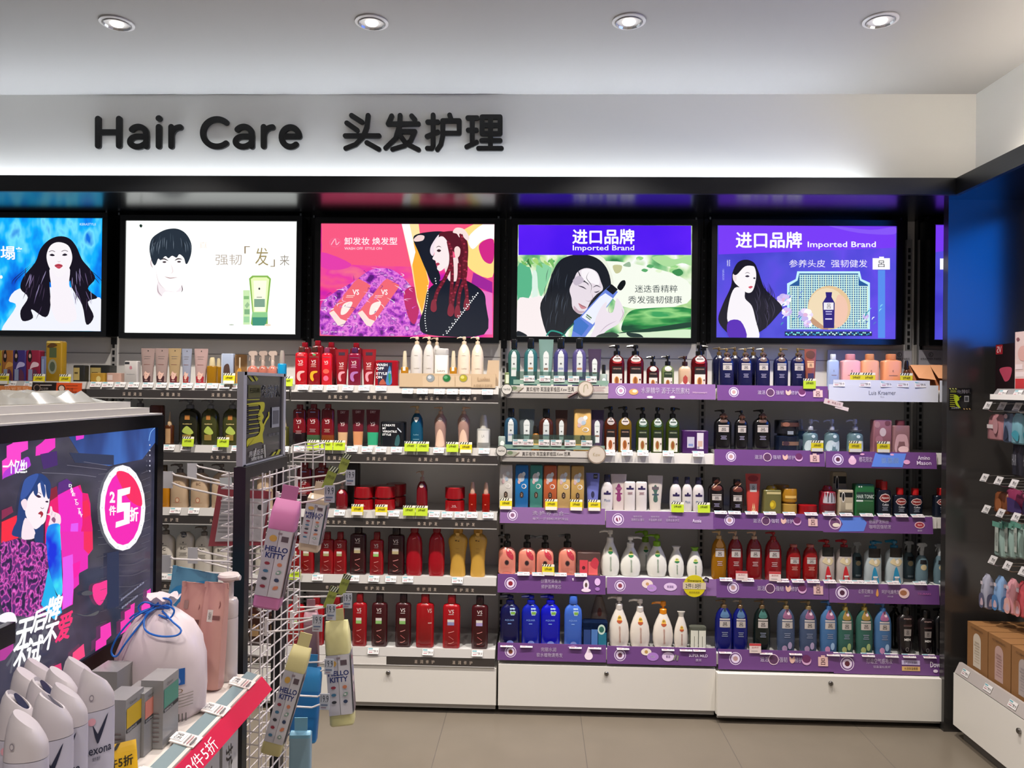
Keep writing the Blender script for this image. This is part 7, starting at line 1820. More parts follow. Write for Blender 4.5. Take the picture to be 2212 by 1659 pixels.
MB().shapes(sh, fnb, step=.012).build('print', t)
cord = MB()
m_cord = mat('#1464c0', 'c')
base = lambda pts: [(x * .001, y * .001, z * .001) for x, y, z in pts]
for pts in ([(-12, -14, 188), (8, -18, 190), (16, 0, 189), (0, 16, 189), (-16, 4, 188)], [(-14, -12, 192), (4, -18, 195), (16, -4, 193), (2, 16, 192), (-15, 6, 191)]):
    cord.tube(smooth_path(base(pts), True, 4), .0018, m_cord, closed=True)
for pts in ([(-8, -18, 190), (-30, -34, 178), (-52, -46, 150), (-62, -50, 124), (-52, -52, 116), (-36, -50, 140), (-14, -30, 176), (-6, -18, 192)],
            [(0, -20, 190), (-12, -34, 180), (-6, -46, 160), (20, -52, 152), (48, -48, 152), (54, -42, 160), (36, -36, 172), (12, -24, 186)],
            [(4, -18, 192), (22, -26, 196), (34, -26, 188), (28, -30, 176), (8, -28, 180)], [(-4, -18, 194), (-20, -22, 200), (-30, -24, 192), (-22, -26, 182), (-8, -24, 186)],
            [(-2, -16, 194), (10, -18, 206), (24, -18, 202), (22, -20, 190), (6, -20, 192)], [(-6, -16, 190), (-34, -24, 180), (-44, -26, 172)]):
    cord.tube(smooth_path(base(pts), False, 5), .0017, m_cord)
cord.build('cord', t)


# ---- pouches and foam bottle
def pouch(name, label, px, pyt, Y, w, h, d, col, prints, rz=0.0, tilt=0.0, kind='t', z=None, top=.55):
    c = W(px, 1400, Y)
    t = thing(name, label, 'pouch', (c.x, Y, ZF + .003 + abs(tilt) * w / 2 if z is None else z), None, rz)
    t.rotation_euler = (0, tilt, rz)
    mb = MB()
    R = []
    for f, a, dd in ((0, .92, .8), (.03, 1, 1), (.3, 1.0, 1), (.6, .98, .8), (.85, .97, .35), (.95, .96, .08), (1, .96, .05)):
        r = []
        for j in range(28):
            an = 2 * math.pi * (j + .5) / 28
            cc, s_ = math.cos(an), math.sin(an)
            wob = .0015 * math.sin(an * 6 + f * 23)
            r.append((w / 2 * a * math.copysign(abs(cc) ** .6, cc) + wob, d / 2 * dd * math.copysign(abs(s_) ** .6, s_) + wob, h * f))
        R.append(r)
    mb.rings(R, mat(col, kind))
    mb.build('pouch_body', t)
    if prints:
        MB().shapes([q for q in prints], lambda u, v, k: (u * w / 2, -d / 2 * (1 if v < .4 else 1 - .9 * min(1, (v - .4) / .5)) * max(0.0, 1 - abs(u) ** 3.4) ** .3 - .003 - .0003 * k, v * h), step=.25).build('print', t)
    return t


pouch('refill_pouch', 'blue topped refill pouch behind the white sack', 382, 1262, 1.48, .095, .205, .03, '#5c9cb8', [('s', [(-.9, .05), (-.9, .7), (-.2, .86), (.9, .9), (.9, .5), (-.3, .5)], '#2c8cc0'), ('s', [(-.6, .05), (-.5, .6), (.2, .76), (.9, .7), (.9, .05)], '#c8a49c')], tilt=.18, kind='c')
pouch('refill_pouch', 'pink refill pouch with butterfly print behind the white sack', 402, 1285, 1.435, .056, .195, .03, '#c8988c', [('e', .2, .78, .3, .05, '#8c5c58'), ('e', .2, .78, .22, .035, '#c8988c'), ('r', -.2, .6, .15, .68, '#d8d0c8'), ('r', .2, .6, .6, .66, '#6c4440'), ('r', -.6, .75, -.3, .83, '#9c8078')], tilt=.1, kind='c')
pouch('refill_pouch', 'pink refill pouch with white sticker next to the foam bottle', 454, 1270, 1.425, .046, .2, .03, '#cc9a90', [('e', .25, .8, .3, .05, '#8c5450'), ('e', .25, .8, .22, .035, '#cc9a90'), ('r', -.45, .64, .0, .75, '#d8d4cc'), ('t', '福利', -.35, .66, -.1, .73, '#6a6a68'), ('r', .0, .66, .6, .7, '#7c4c48')], tilt=.06, kind='c')
c = W(491, 1500, 1.478)
t = thing('foam_bottle', 'white foam pump bottle standing at the far end of the shelf', 'bottle', (c.x, 1.478, ZF + .0008))
wm = mat('#d4c8c6', 'g')
MB().lathe([(.0175, 0), (.0185, .003), (.0185, .12), (.0182, .122)], wm, seg=28).build('body', t)
MB().lathe([(.018, .1225), (.0185, .125), (.0185, .152), (.016, .158), (.011, .16)], wm, seg=28).build('collar', t)
ph = MB().lathe([(.0095, .16), (.0095, .19), (.012, .194), (.02, .198), (.021, .203), (.018, .207)], wm, seg=24)
ph.tube([(0, -.0, .2), (.012, -.002, .2), (.024, -.003, .2)], [.007, .006, .005], wm, 10)
ph = ph.build('pump_head', t)
MB().tube([(-.007, -.0115, .163), (.004, -.0125, .19)], .0012, mat('#7c3c14', 'c')).build('safety_clip', ph)
MB().shapes([('t', 'O', -.8, .098, -.55, .105, .02, '#5a4a4c'), ('t', 'THE FIRST', -.78, .09, .3, .095, '#8c7c7c'), ('r', -.7, .03, .0, .0306, '#a09090'), ('r', -.7, .025, .1, .0256, '#a09090')], lambda u, v, k: (u * .0186, -.0187 * math.sqrt(1 - min(.9, u * u)) - .0004, v), step=.25).build('print', t)
# small black device on the screen's near edge
q = WX(31, 1343, TX + .022); q2 = WX(31, 1388, TX + .022)
tag(MB().box((TX + .012, .5, q2.z), (TX + .024, q.y, q.z), DK).build('bracket_box'), 'small black box fixed over the lower corner of the big screen', 'bracket')
# clear bags lying on top of the gondola
t = thing('plastic_wrap', 'crumpled clear plastic bag lying on top of the screen unit', 'bag', (0, 0, 0))
mb = MB()
zz0 = zt_ + fr + .029
a0, a1 = TX - .22, TX - .05
gx, gy = 16, 10
vs = []
random.seed(7)
for i in range(gx + 1):
    for j in range(gy + 1):
        y = 1.12 + (1.43 - 1.12) * i / gx
        x = a0 + (a1 - a0) * j / gy
        e = min(i, gx - i, j, gy - j)
        vs.append((x, y, zz0 + (0 if e == 0 else .006 + random.uniform(0, .017))))
fs = [(i * (gy + 1) + j, (i + 1) * (gy + 1) + j, (i + 1) * (gy + 1) + j + 1, i * (gy + 1) + j + 1) for i in range(gx) for j in range(gy)]
mb.add(vs, fs, mat('#a8a49a', 't'), True)
mb.build('crumpled_film', t)

# ================================================================== WIRE RACK AT THE END OF THE GONDOLA
Y1 = 1.62
q1 = W(523, 1008, Y1)
RXp = q1.x
rt = thing('wire_rack', 'white wire display rack in a black frame at the end of the gondola', 'rack', (0, 0, 0))
Y2 = WX(606, 985, RXp).y
bk = mat('#101116', 'c')
zT = q1.z
MB().box((RXp - .013, Y1 - .013, .02), (RXp + .013, Y1 + .013, zT), bk).box((RXp - .013, Y2 - .013, .02), (RXp + .013, Y2 + .013, zT), bk) \
    .box((RXp - .013, Y1 + .013, zT - .026), (RXp + .013, Y2 - .013, zT), bk).box((RXp - .013, Y1 + .013, .02), (RXp + .013, Y2 - .013, .046), bk).build('black_frame', rt)
wh = mat('#d4cccc', 'c')
wires = MB()
ax = W(482, 1100, Y1 + .09).x
bxx = W(566, 1100, Y1 + .06).x
Yn, Yf2 = Y1 + .06, Y1 + .3
z = zT - .03
nl = 0
while z > .25:
    pts = [(ax, Yn + .02, z), (bxx, Yn, z), (bxx + .012, Yf2, z), (ax + .02, Yf2, z)]
    wires.tube(pts, .0019, wh, 5, closed=True)
    z -= .0285
    nl += 1
for i in range(7):
    f = i / 6
    y = Yn + (Yf2 - Yn) * f
    wires.tube([(bxx + .012 * f, y, .25), (bxx + .012 * f, y, zT - .02)], .0019, wh, 5)
for x in (ax + .02, (ax + bxx) / 2, ax + .075):
    wires.tube([(x, Yn + .012, .25), (x, Yn + .012, zT - .02)], .0017, wh, 5)
    wires.tube([(x, Yf2, .25), (x, Yf2, zT - .02)], .0017, wh, 5)
# top basket loops at the far corner
for zz in (zT - .004, zT + .012, zT + .028):
    wires.tube([(bxx + .01, Yf2 - .06, zz), (bxx + .06, Yf2 - .06, zz), (bxx + .06, Yf2 + .04, zz), (bxx + .01, Yf2 + .04, zz)], .0017, wh, 5, closed=True)
for x, y in ((bxx + .01, Yf2 - .06), (bxx + .06, Yf2 - .06), (bxx + .06, Yf2 + .04), (bxx + .01, Yf2 + .04)):
    wires.tube([(x, y, zT - .03), (x, y, zT + .03)], .0017, wh, 5)
wires.build('wire_mesh', rt)
for x, y in ((ax + .02, Yn + .012), (bxx, Yn), (bxx + .012, Yf2), (ax + .02, Yf2)):
    MB().box((x - .008, y - .008, 0), (x + .008, y + .008, .25), wh).build('leg', rt)
# the rack's hooks: pixels of root, end (top wire) in the photograph, depth
hooks = [((533, 1058), (372, 1026), 1.70, 'uppermost, over the TV side'), ((533, 1030), (424, 1008), 1.86, 'uppermost, deeper one'), ((520, 1215), (368, 1207), 1.62, 'mid height, over the TV side'), ((540, 1215), (426, 1190), 1.78, 'mid height, deeper one'),
         ((600, 1068), (702, 1056), 1.66, 'top, carrying the pink box'), ((640, 1035), (748, 1022), 1.86, 'top, farther one'), ((575, 1340), (676, 1335), 1.70, 'lower, nearer one'), ((630, 1325), (706, 1312), 1.80, 'lower, middle one'), ((640, 1290), (742, 1288), 1.92, 'lower, farther one'), ((600, 1500), (692, 1505), 1.78, 'lowest'), ((625, 1432), (702, 1430), 1.86, 'above the blue pack')]
for i, (a, b_, Y, lab) in enumerate(hooks):
    p = W(a[0], a[1], Y); q = W(b_[0], b_[1], Y)
    t = thing('display_hook', 'white double wire hook with ticket holder, ' + lab, 'hook', (0, 0, 0), 'hooks of the wire rack')
    mb = MB()
    s_ = 1 if q.x > p.x else -1
    mb.tube([p, (q.x - s_ * .006, Y, q.z), (q.x, Y, q.z + .004)], .0022, wh, 6)
    mb.tube([(p.x, Y, p.z - .026), (q.x - s_ * .02, Y, q.z - .026), (q.x, Y, q.z - .018)], .0022, wh, 6)
    mb.box((p.x - .003, Y - .004, p.z - .034), (p.x + .003, Y + .004, p.z + .006), wh)
    mb.build('wires', t)
    hb = MB().box((q.x - .001 if s_ > 0 else q.x - .022, Y - .0015, q.z - .03), (q.x + .022 if s_ > 0 else q.x + .002, Y - .0005, q.z + .008), mat('#b8bcc8' if s_ > 0 else '#cac8d0', 'c'))
    if s_ > 0:
        hb.shapes([('t', '19.9', q.x + .002, q.z - .012, q.x + .02, q.z + .004, '#2c3444'), ('r', q.x + .002, q.z - .02, q.x + .018, q.z - .017, '#5c6c8c'), ('r', q.x + .002, q.z - .026, q.x + .014, q.z - .024, '#8c6c7c')], lambda u, v, k: (u, Y - .0018 - .0002 * k, v))
    hb.build('ticket_holder', t)
for i, (px, py, Y, lab) in enumerate(((712, 1036, 1.67, 'nearer of the top pair'), (742, 1006, 1.865, 'farther of the top pair'), (714, 1294, 1.805, 'nearer of the lower pair'), (742, 1266, 1.925, 'farther of the lower pair'))):
    c = W(px, py, Y)
    t = thing('hook_card', 'olive discount card standing on a rack hook, ' + lab, 'price tag', tuple(c))
    t.rotation_euler = (0, math.radians(22), math.radians(35))
    MB().box((-.011, -.0008, -.022), (.011, .0008, .03), mat('#8c9440', 'c')).build('card', t)
    MB().shapes([('r', -.011, .018, .011, .03, '#2a2c20')] + [('p', [(-.01 + i2 * .006, .018), (-.007 + i2 * .006, .018), (-.003 + i2 * .006, .03), (-.006 + i2 * .006, .03)], '#c8ccb0') for i2 in range(3)] + [('t', '2件5折', -.009, .002, .009, .01, '#3a3c18')], lambda u, v, k: (u, -.001 - .0002 * k, v)).build('print', t)

# acrylic sign on the frame
Ys = Y1 + .01
a, b_, c, d = W(540, 806, Ys), W(625, 818, Ys), W(606, 992, Ys), W(524, 1006, Ys)
# a slab standing on the bar along its length, seen at an angle
YA, YBs = Y1 - .005, WX(610, 990, RXp).y
def sgn(u, v, off=0.0):
    """u 0..1 along the sign, v 0..1 up"""
    bx_, by_ = RXp - .004 + .03 * u * 0, YA
    ex, ey = RXp + .004, YBs - .01
    zt0 = W(534, 803, YA).z
    z0 = zT + .001
    x = RXp - .002 + .0 * u + off
    return (x, YA + (YBs - YA) * u, z0 + (zt0 - z0) * v)


st = thing('acrylic_sign', 'clear acrylic sign holder with a black and yellow queue notice', 'sign', (0, 0, 0))
cl = mat('#b8b8c0', 'x')
v8 = [sgn(0, 0, -.006), sgn(1, 0, -.006), sgn(1, 0, .006), sgn(0, 0, .006), sgn(0, 1, -.006), sgn(1, 1, -.006), sgn(1, 1, .006), sgn(0, 1, .006)]
rim = MB()
edge = mat('#a8a8b2', 'c')
for (u0, u1, v0, v1) in ((-.02, .05, 0, 1), (.96, 1.02, 0, 1), (0, 1, .965, 1.0), (0, 1, -.0, .012)):
    rim.hexa([sgn(u0, v0, -.007), sgn(u1, v0, -.007), sgn(u1, v0, .007), sgn(u0, v0, .007), sgn(u0, v1, -.007), sgn(u1, v1, -.007), sgn(u1, v1, .007), sgn(u0, v1, .007)], edge)
rim.build('acrylic_frame', st)
MB().hexa([sgn(.05, .012, -.002), sgn(.96, .012, -.002), sgn(.96, .012, .002), sgn(.05, .012, .002), sgn(.05, .965, -.002), sgn(.96, .965, -.002), sgn(.96, .965, .002), sgn(.05, .965, .002)], mat('#26242c', 'g')).build('poster_insert', st)
ys = '#a8a824'
sh = [('t', '免排队', .42, .72, .9, .86, .03, '#c8c8cc'), ('r', .12, .72, .4, .86, '#4a4a18'), ('t', '扫码购', .15, .77, .38, .83, .02, '#141410'), ('r', .1, .695, .38, .705, ys),
      ('p', [(.1, .96), (.16, .96), (.26, .9), (.2, .9)], ys), ('p', [(.22, .96), (.28, .96), (.34, .93), (.3, .9)], ys),
      ('s', [(.12, .66), (.44, .67), (.5, .64), (.48, .57), (.44, .55), (.48, .5), (.44, .45), (.5, .38), (.46, .3), (.48, .2), (.4, .22), (.12, .2), (.12, .17), (.1, .2), (.12, .28), (.34, .3), (.4, .38), (.34, .5), (.36, .56), (.4, .6), (.36, .64), (.12, .645)], '#b4b020'),
      ('l', [(.48, .4), (.54, .46), (.6, .5), (.6, .55)], .03, '#b4b020'), ('r', .68, .36, .88, .6, '#8a8c94'), ('r', .7, .4, .86, .56, '#50525a'), ('t', '结账快', .6, .26, .88, .3, '#5a5a62'),
      ('l', [(.3, .16), (.24, .04)], .02, '#b8b8b0'), ('l', [(.5, .18), (.52, .03)], .025, '#b8b8b0'), ('t', '用屈臣氏', .14, .08, .48, .14, '#c8c8c4'), ('t', '无需等候', .18, .03, .46, .07, '#c8c8c4'), ('p', [(.78, .03), (.86, .03), (.92, .08), (.86, .09)], ys), ('p', [(.66, .03), (.72, .03), (.8, .07), (.74, .07)], ys)]
for i in range(13):
    sh.append(('r', .11, .63 - i * .025, .38 - .02 * abs(6 - i) * .4, .64 - i * .025, '#1c1a20' if i % 2 else '#a8a424'))
MB().shapes(sh, lambda u, v, k: sgn(u, v, .0026 + .00015 * k)).build('notice_print', st)


# ---- hanging packs
def pack(name, label, top, bot, wpx, Y, ratio, hcol, bcol, kind, rz=0.0, text=True, header=.2, footer=.1, tcol='#1c2c6c', cat='package', tabh=.03, side='#8c8488', group=None):
    pt = W(top[0], top[1], Y); pb = W(bot[0], bot[1], Y)
    h = (pt - pb).length
    tilt = math.atan2(pt.x - pb.x, pt.z - pb.z)
    w = wpx / F * Y
    t = thing(name, label, cat, tuple(pb), group)
    t.rotation_euler = (0, tilt, rz)
    d = w * ratio
    hm = mat(hcol, 'c')
    z1, z2 = h * footer, h * (1 - header)
    MB().loft([(0, w * .46, d * .42), (h * .02, w * .5, d * .5), (z1, w * .5, d * .5)], hm, 7, 24).build('base', t)
    MB().loft([(z1, w * .5, d * .5), (h * .4, w * .5, d * .52), (z2, w * .5, d * .5)], mat(bcol, kind), 7, 24).build('body', t)
    MB().loft([(z2, w * .5, d * .5), (h * (1 - header * .45), w * .5, d * .5), (h * (1 - header * .2), w * .48, d * .28), (h, w * .46, d * .05)], hm, 7, 24).build('top_fold', t)
    MB().box((-w * .3, -.001, h), (w * .3, .001, h + tabh), hm).build('hang_tab', t)
    if text:
        sh = [('r', -.48 * w, z1, -.02 * w, z2, '#b8b4bc'), ('r', .0, z1, .46 * w, z2, '#c6c2c8'),
              ('t', 'HELLO', -.42 * w, z2 - h * .2, .42 * w, z2 - h * .15, .03, tcol), ('t', 'KITTY', -.36 * w, z2 - h * .26, .36 * w, z2 - h * .21, .03, tcol), ('e', -.2 * w, z2 - h * .08, w * .14, h * .03, '#c89c4c'), ('r', .1 * w, z2 - h * .1, .36 * w, z2 - h * .05, '#5c4c54'), ('r', -.05 * w, z2 - h * .04, .1 * w, z2 - h * .02, '#8c7c84')]
        ic = ['#8c2c3c', '#2c3c5c', '#3c6c8c', '#c87c5c', '#2c2c34', '#7c9c8c']
        n_ = max(3, int((z2 - h * .3 - z1) / (h * .07)))
        for i in range(n_):
            zc = z2 - h * .31 - i * h * .07
            if zc < z1 + h * .02: break
            sh += [('e', -.24 * w, zc, w * .1, h * .014, ic[(i * 2) % 6]), ('s' if i % 2 else 'e',) + (([(.14 * w, zc - h * .018), (.3 * w, zc - h * .01), (.32 * w, zc + h * .018), (.18 * w, zc + h * .012)],) if i % 2 else (.22 * w, zc, w * .09, h * .017)) + (ic[(i * 2 + 3) % 6],)]
            if i % 3 == 1: sh.append(('e', .22 * w, zc, w * .05, h * .009, '#d8d4d8'))
        MB().shapes(sh, lambda u, v, k: (u, -d * .53 - .0006 - .00015 * k, v)).build('front_print', t)
        s2 = [('r', -d * .45, z1, d * .45, z2, side), ('s', [(-d * .3, z1 + h * .02), (-d * .1, z1 + h * .2), (d * .2, z1 + h * .26), (d * .4, z1 + h * .1), (d * .3, z1)], '#5c4c50'), ('e', 0, z1 + h * .3, d * .2, h * .03, '#d0b8b4'), ('e', d * .1, z2 - h * .2, d * .25, h * .05, '#7c7c94'), ('e', -d * .15, z2 - h * .36, d * .2, h * .04, '#b89ca4'), ('e', -d * .1, z2 - h * .06, d * .15, h * .02, '#8c3444')]
        MB().shapes(s2, lambda u, v, k: (w * .52 + .0004 + .00015 * k, u, v)).build('side_print', t)
    return t


pack('hanging_pack', 'long pink topped pack hanging askew on the wire rack', (622, 1080), (577, 1310), 58, 1.595, .75, '#c878a8', '#b8a4ac', 'c', rz=.12, header=.27, footer=.12)
pack('hanging_pack', 'short cream topped grey pack behind the pink one', (690, 1068), (668, 1188), 44, 1.84, .9, '#c8b49c', '#9098a4', 'c', rz=.1, header=.15, footer=.14)
pack('hanging_pack', 'tall pale yellow pack with a carton like side nearest the floor gap', (728, 1340), (741, 1560), 52, 1.92, .9, '#cfc890', '#a8a8b0', 'c', rz=.15, header=.3, footer=.12)
pack('hanging_pack', 'narrow pale yellow pack hanging slanted lowest on the rack', (652, 1398), (586, 1625), 44, 1.66, .7, '#cfc48c', '#b0b0b4', 'c', rz=.1, header=.22, footer=.12)
pack('hanging_pack', 'dusty rose pack hanging behind the yellow ones', (672, 1320), (674, 1450), 30, 1.925, .8, '#a87c88', '#8c6c74', 'c', rz=.1, header=.2, footer=.1, text=False)
pack('hanging_pack', 'bright blue pack at the bottom of the rack', (667, 1440), (655, 1600), 58, 1.86, .5, '#2c7cb4', '#1c6cac', 'c', rz=.1, header=.3, footer=.05, text=False)
pack('hanging_pack', 'pale blue clear pack with a rust coloured cap inside', (650, 1578), (648, 1700), 46, 1.74, .5, '#6c9cb4', '#7c98a8', 'c', rz=.1, header=.1, footer=.05, text=False)
t = thing('notice_folder', 'red framed paper notice in a clear folder hung on the rack', 'sign', (0, 0, 0))
Yq = 1.80
fnq = lambda u, v, k: W(u, v, Yq - .001 - .0002 * k)
mb = MB()
P = [(472, 1048), (586, 1062), (570, 1178), (450, 1180)]
fr_ = [W(x, y, Yq) for x, y in P]
bkp = [p + Vector((0, .002, 0)) for p in fr_]
mb.add(fr_ + bkp, [(0, 1, 2, 3), (7, 6, 5, 4), (0, 4, 5, 1), (1, 5, 6, 2), (2, 6, 7, 3), (3, 7, 4, 0)], mat('#8c3440', 'c'))
mb.build('folder', t)
sh = [('p', [(480, 1074), (580, 1078), (566, 1168), (464, 1170)], '#a8a4a8'), ('e', 562, 1096, 6, 6, '#141418'), ('p', [(474, 1032), (500, 1030), (502, 1050), (476, 1050)], '#c0c4c8')]
for i in range(9):
    sh.append(('r', 478 - i, 1084 + i * 8, 505 - i, 1086 + i * 8, '#7c787c'))
MB().shapes(sh, fnq).build('paper', t)

# ================================================================== SHELVING ON THE SIDE WALL (right)
p = W(2058, 1564, 3.36)
XC = p.x
zc_b = p.z
zc_t = W(2058, 1454, 3.36).z
YE = 3.36
tc_ = thing('base_cabinet', 'low white cabinet of the side run under the brown cartons', 'cabinet')
XBK = XE + .46
MB().box((XC + .02, .6, .04), (XBK, YE, zc_t), m_cab).build('body', tc_)
for i, (a, b_) in enumerate(((2.28, YE), (1.16, 2.27), (.6, 1.15))):
    dr = MB().box((XC, a + .003, zc_b), (XC + .018, b_ - .003, zc_t + .004), m_cab).build('door', tc_)
    ym = WX(2203, 1568, XC).y if i == 0 else (a + b_) / 2
    lk = MB()
    lk.rings([[(xx, ym + r * math.cos(2 * math.pi * j / 16), zc_t - .045 + r * math.sin(2 * math.pi * j / 16)) for j in range(16)] for r, xx in ((.011, XC), (.011, XC - .007), (.009, XC - .009))], mat('#8b8885', 's'))
    lk.build('lock', dr)
MB().box((XC + .03, .6, 0), (XC + .045, YE - .03, .042), mat('#5c5854', 'c')).build('kick_plate', tc_)
# bottom shelf with clear price rail
ts = thing('retail_shelf', 'low shelf of the side run with a clear price rail, holding brown cartons', 'shelf')
zS = zc_t + .03
MB().box((XC + .03, .6, zS - .02), (XBK, YE - .01, zS), m_deck).build('deck', ts)
MB().hexa([(XC + .0, .6, zS - .022), (XC + .03, .6, zS - .022), (XC + .03, YE - .01, zS - .022), (XC, YE - .01, zS - .022), (XC + .02, .6, zS + .022), (XC + .032, .6, zS + .022), (XC + .032, YE - .01, zS + .022), (XC + .02, YE - .01, zS + .022)], mat('#a8a09c', 'g')).build('price_rail', ts)
for i, py in enumerate((3.28, 3.12, 2.96, 2.80, 2.64)):
    o = bpy.data.objects.new('price_ticket', TM['w'])
    COL.objects.link(o)
    o.location = (XC + .002, py, zS - .012)
    o.rotation_euler = (math.radians(-24), 0, -math.pi / 2)
    tag(o, 'white price ticket on the clear rail below the brown cartons, %s from the end panel' % ['first', 'second', 'third', 'fourth', 'fifth'][i], 'price tag', 'tickets below the brown cartons')
# brown cartons
kr = mat('#8c6238', 'm')
ztc = WX(2092, 1348, XC + .05).z
for i in range(5):
    y1 = 3.335 - i * .152
    xk = XC + .045
    t = thing('kraft_carton', 'brown cardboard carton with a tall arched window, %s from the end panel' % ['first', 'second', 'third', 'fourth', 'fifth'][i], 'box', (xk, y1, zS + .0005), 'brown cartons on the side shelf')
    h = .205
    MB().box((0, -.147, 0), (.3, 0, h), kr).build('carton', t)
    arch = [(-.1, .03), (-.045, .03)] + [(-.0725 + .0275 * math.cos(a), .145 + .0275 * math.sin(a)) for a in [math.pi * k / 10 for k in range(11)]]
    sh = [('p', arch, ['#cbbfae', '#b89890', '#a89c98', '#d0bfa8', '#b89890'][i])] + [('r', -.092 + .002 * (k % 2), .05 + k * .012, -.053 - .004 * (k % 3), .054 + k * .012, ['#b8a890', '#a07c78', '#948c8c', '#b8a890', '#a07c78'][i]) for k in range(8)] + [('t', 'CLEAN&CO', -.115, .184, -.03, .192, '#3c2814')]
    MB().shapes(sh, lambda u, v, k: (-.0006 - .0002 * k, u, v)).build('window_print', t)
    MB().box((.0, -.075, h), (.3, -.072, h + .0006), mat('#6c4826', 'm')).build('tape_seam', t)
# top shelf at eye height
zt1 = WX(2112, 862, XC + .08).z
YT1 = 3.24
t = thing('retail_shelf', 'white shelf of the side run at eye height with boxes on it', 'shelf')
xs = XC + .075
MB().box((xs, 1.2, zt1), (XBK, YT1, zt1 + .022), m_railw).build('deck', t)
MB().hexa([(xs, 1.2, zt1 + .002), (xs + .012, 1.2, zt1 + .002), (xs + .012, YT1, zt1 + .002), (xs, YT1, zt1 + .002), (xs + .03, 1.2, zt1 + .045), (xs + .034, 1.2, zt1 + .045), (xs + .034, YT1, zt1 + .045), (xs + .03, YT1, zt1 + .045)], mat('#8c8888', 'g')).build('price_rail', t)
for i, py in enumerate((3.18, 3.08, 2.98, 2.88)):
    o = bpy.data.objects.new('price_ticket', TM['w'])
    COL.objects.link(o)
    o.location = (xs + .008, py, zt1 + .016)
    o.rotation_euler = (math.radians(-30), 0, -math.pi / 2)
    tag(o, 'white price ticket on the eye height side rail, %s from the end panel' % ['first', 'second', 'third', 'fourth'][i], 'price tag', 'tickets on the eye height side rail')
q = WX(2151, 745, xs + .09)
t = thing('product_carton', 'black upright carton with red corner mark and pink picture on the side shelf', 'box', (xs + .09, q.y, zt1 + .0228))
hh = q.z - zt1 - .022
MB().box((0, -.13, 0), (.08, 0, hh), mat('#17090d', 'c')).build('carton', t)
MB().shapes([('r', -.05, hh * .8, -.002, hh * .99, '#8c1420'), ('t', 'VS', -.042, hh * .83, -.01, hh * .96, '#e0c8c8'), ('s', [(-.03, hh * .5), (-.05, hh * .35), (-.07, hh * .25), (-.1, hh * .3), (-.115, hh * .5), (-.08, hh * .54)], '#a83c54')], lambda u, v, k: (-.0006 - .0002 * k, u, v)).build('print', t)
MB().shapes([('r', .012, hh * .8, .045, hh * .99, '#8c1420'), ('t', 'VS', .016, hh * .83, .04, hh * .96, '#e0c8c8'), ('s', [(.02, hh * .5), (.03, hh * .3), (.06, hh * .25), (.075, hh * .45), (.06, hh * .55)], '#a83c54')], lambda u, v, k: (u, -.1306 - .0002 * k, v)).build('front_print', t)
q = WX(2193, 718, xs + .05)
t = thing('product_carton', 'tall white and pink carton with red square at the picture edge', 'box', (xs + .05, q.y, zt1 + .0228))
hh = q.z - zt1 - .022
MB().box((0, -.2, 0), (.09, 0, hh), mat('#cfb8b4', 'c')).build('carton', t)
MB().shapes([('r', -.06, hh * .05, -.004, hh * .25, '#b82c30'), ('r', -.06, hh * .28, -.004, hh * .36, '#dccccc'), ('r', -.05, hh * .4, -.004, hh * .48, '#dccccc'), ('e', -.05, hh * .65, .03, hh * .12, '#c89c94'), ('e', -.02, hh * .88, .01, hh * .03, '#7c4c50')], lambda u, v, k: (-.0006 - .0002 * k, u, v)).build('print', t)

# peg hooks and what hangs from them
m_hook = mat('#a8a8aa', 's')
def peg_group(px, py, n, X, dx, lab, tick=True, Y0=None):
    q = WX(px, py, X)
    for i in range(n):
        y = q.y - i * dx
        t = thing('peg_hook', 'metal peg hook with ticket, %s row of the side run, %s from the end panel' % (lab, ['first', 'second', 'third', 'fourth', 'fifth'][i]), 'hook', (X, y, q.z), 'peg hooks on the side run')
        MB().tube([(0, 0, .006), (.012, 0, 0), (.2, 0, 0), (XBK - X, 0, 0)], .0024, m_hook, 6).tube([(-.005, 0, .03), (.03, 0, .034), (XBK - X, 0, .034)], .0018, m_hook, 6).build('wires', t)
        mb = MB().hexa([(-.012, -.022, .008), (-.01, -.022, .008), (-.01, .022, .008), (-.012, .022, .008), (.004, -.022, .04), (.006, -.022, .04), (.006, .022, .04), (.004, .022, .04)], mat('#c0bcbc', 'c'))
        mb.shapes([('t', '29.9', -.018, .018, .004, .03, '#333'), ('r', -.018, .01, .01, .013, '#777')], lambda u, v, k: (-.0125 + .5 * (v - .008) - .0006, u, v))
        mb.build('ticket', t)
    return q


def hang(name, label, px, py, X, w, h, col, prints, kind='c', cat='package', depth=.03):
    q = WX(px, py, X)
    t = thing(name, label, cat, (X, q.y, q.z), 'packs hanging on the side run')
    mb = MB()
    R = []
    for f, a, dd in ((0, .85, .5), (.05, 1, .9), (.5, 1, 1), (.85, .96, .6), (.95, .8, .1), (1, .5, .06)):
        R.append([(depth / 2 * dd * math.copysign(abs(math.sin(2 * math.pi * (j + .5) / 24)) ** .6, math.sin(2 * math.pi * (j + .5) / 24)) + .002 * math.sin(j * 1.9 + f * 11),
                   w / 2 * a * math.copysign(abs(math.cos(2 * math.pi * (j + .5) / 24)) ** .7, math.cos(2 * math.pi * (j + .5) / 24)), -h * (1 - f)) for j in range(24)])
    mb.rings(R, mat(col, kind))
    mb.build('pack_body', t)
    if prints:
        MB().shapes(prints, lambda u, v, k: (-depth * .56 - .001 - .0003 * k, -u * w / 2, -h * (1 - v))).build('print', t)
        MB().shapes(prints, lambda u, v, k: (u * depth * .45, -w / 2 - .001 - .0003 * k, -h * (1 - v))).build('edge_print', t)


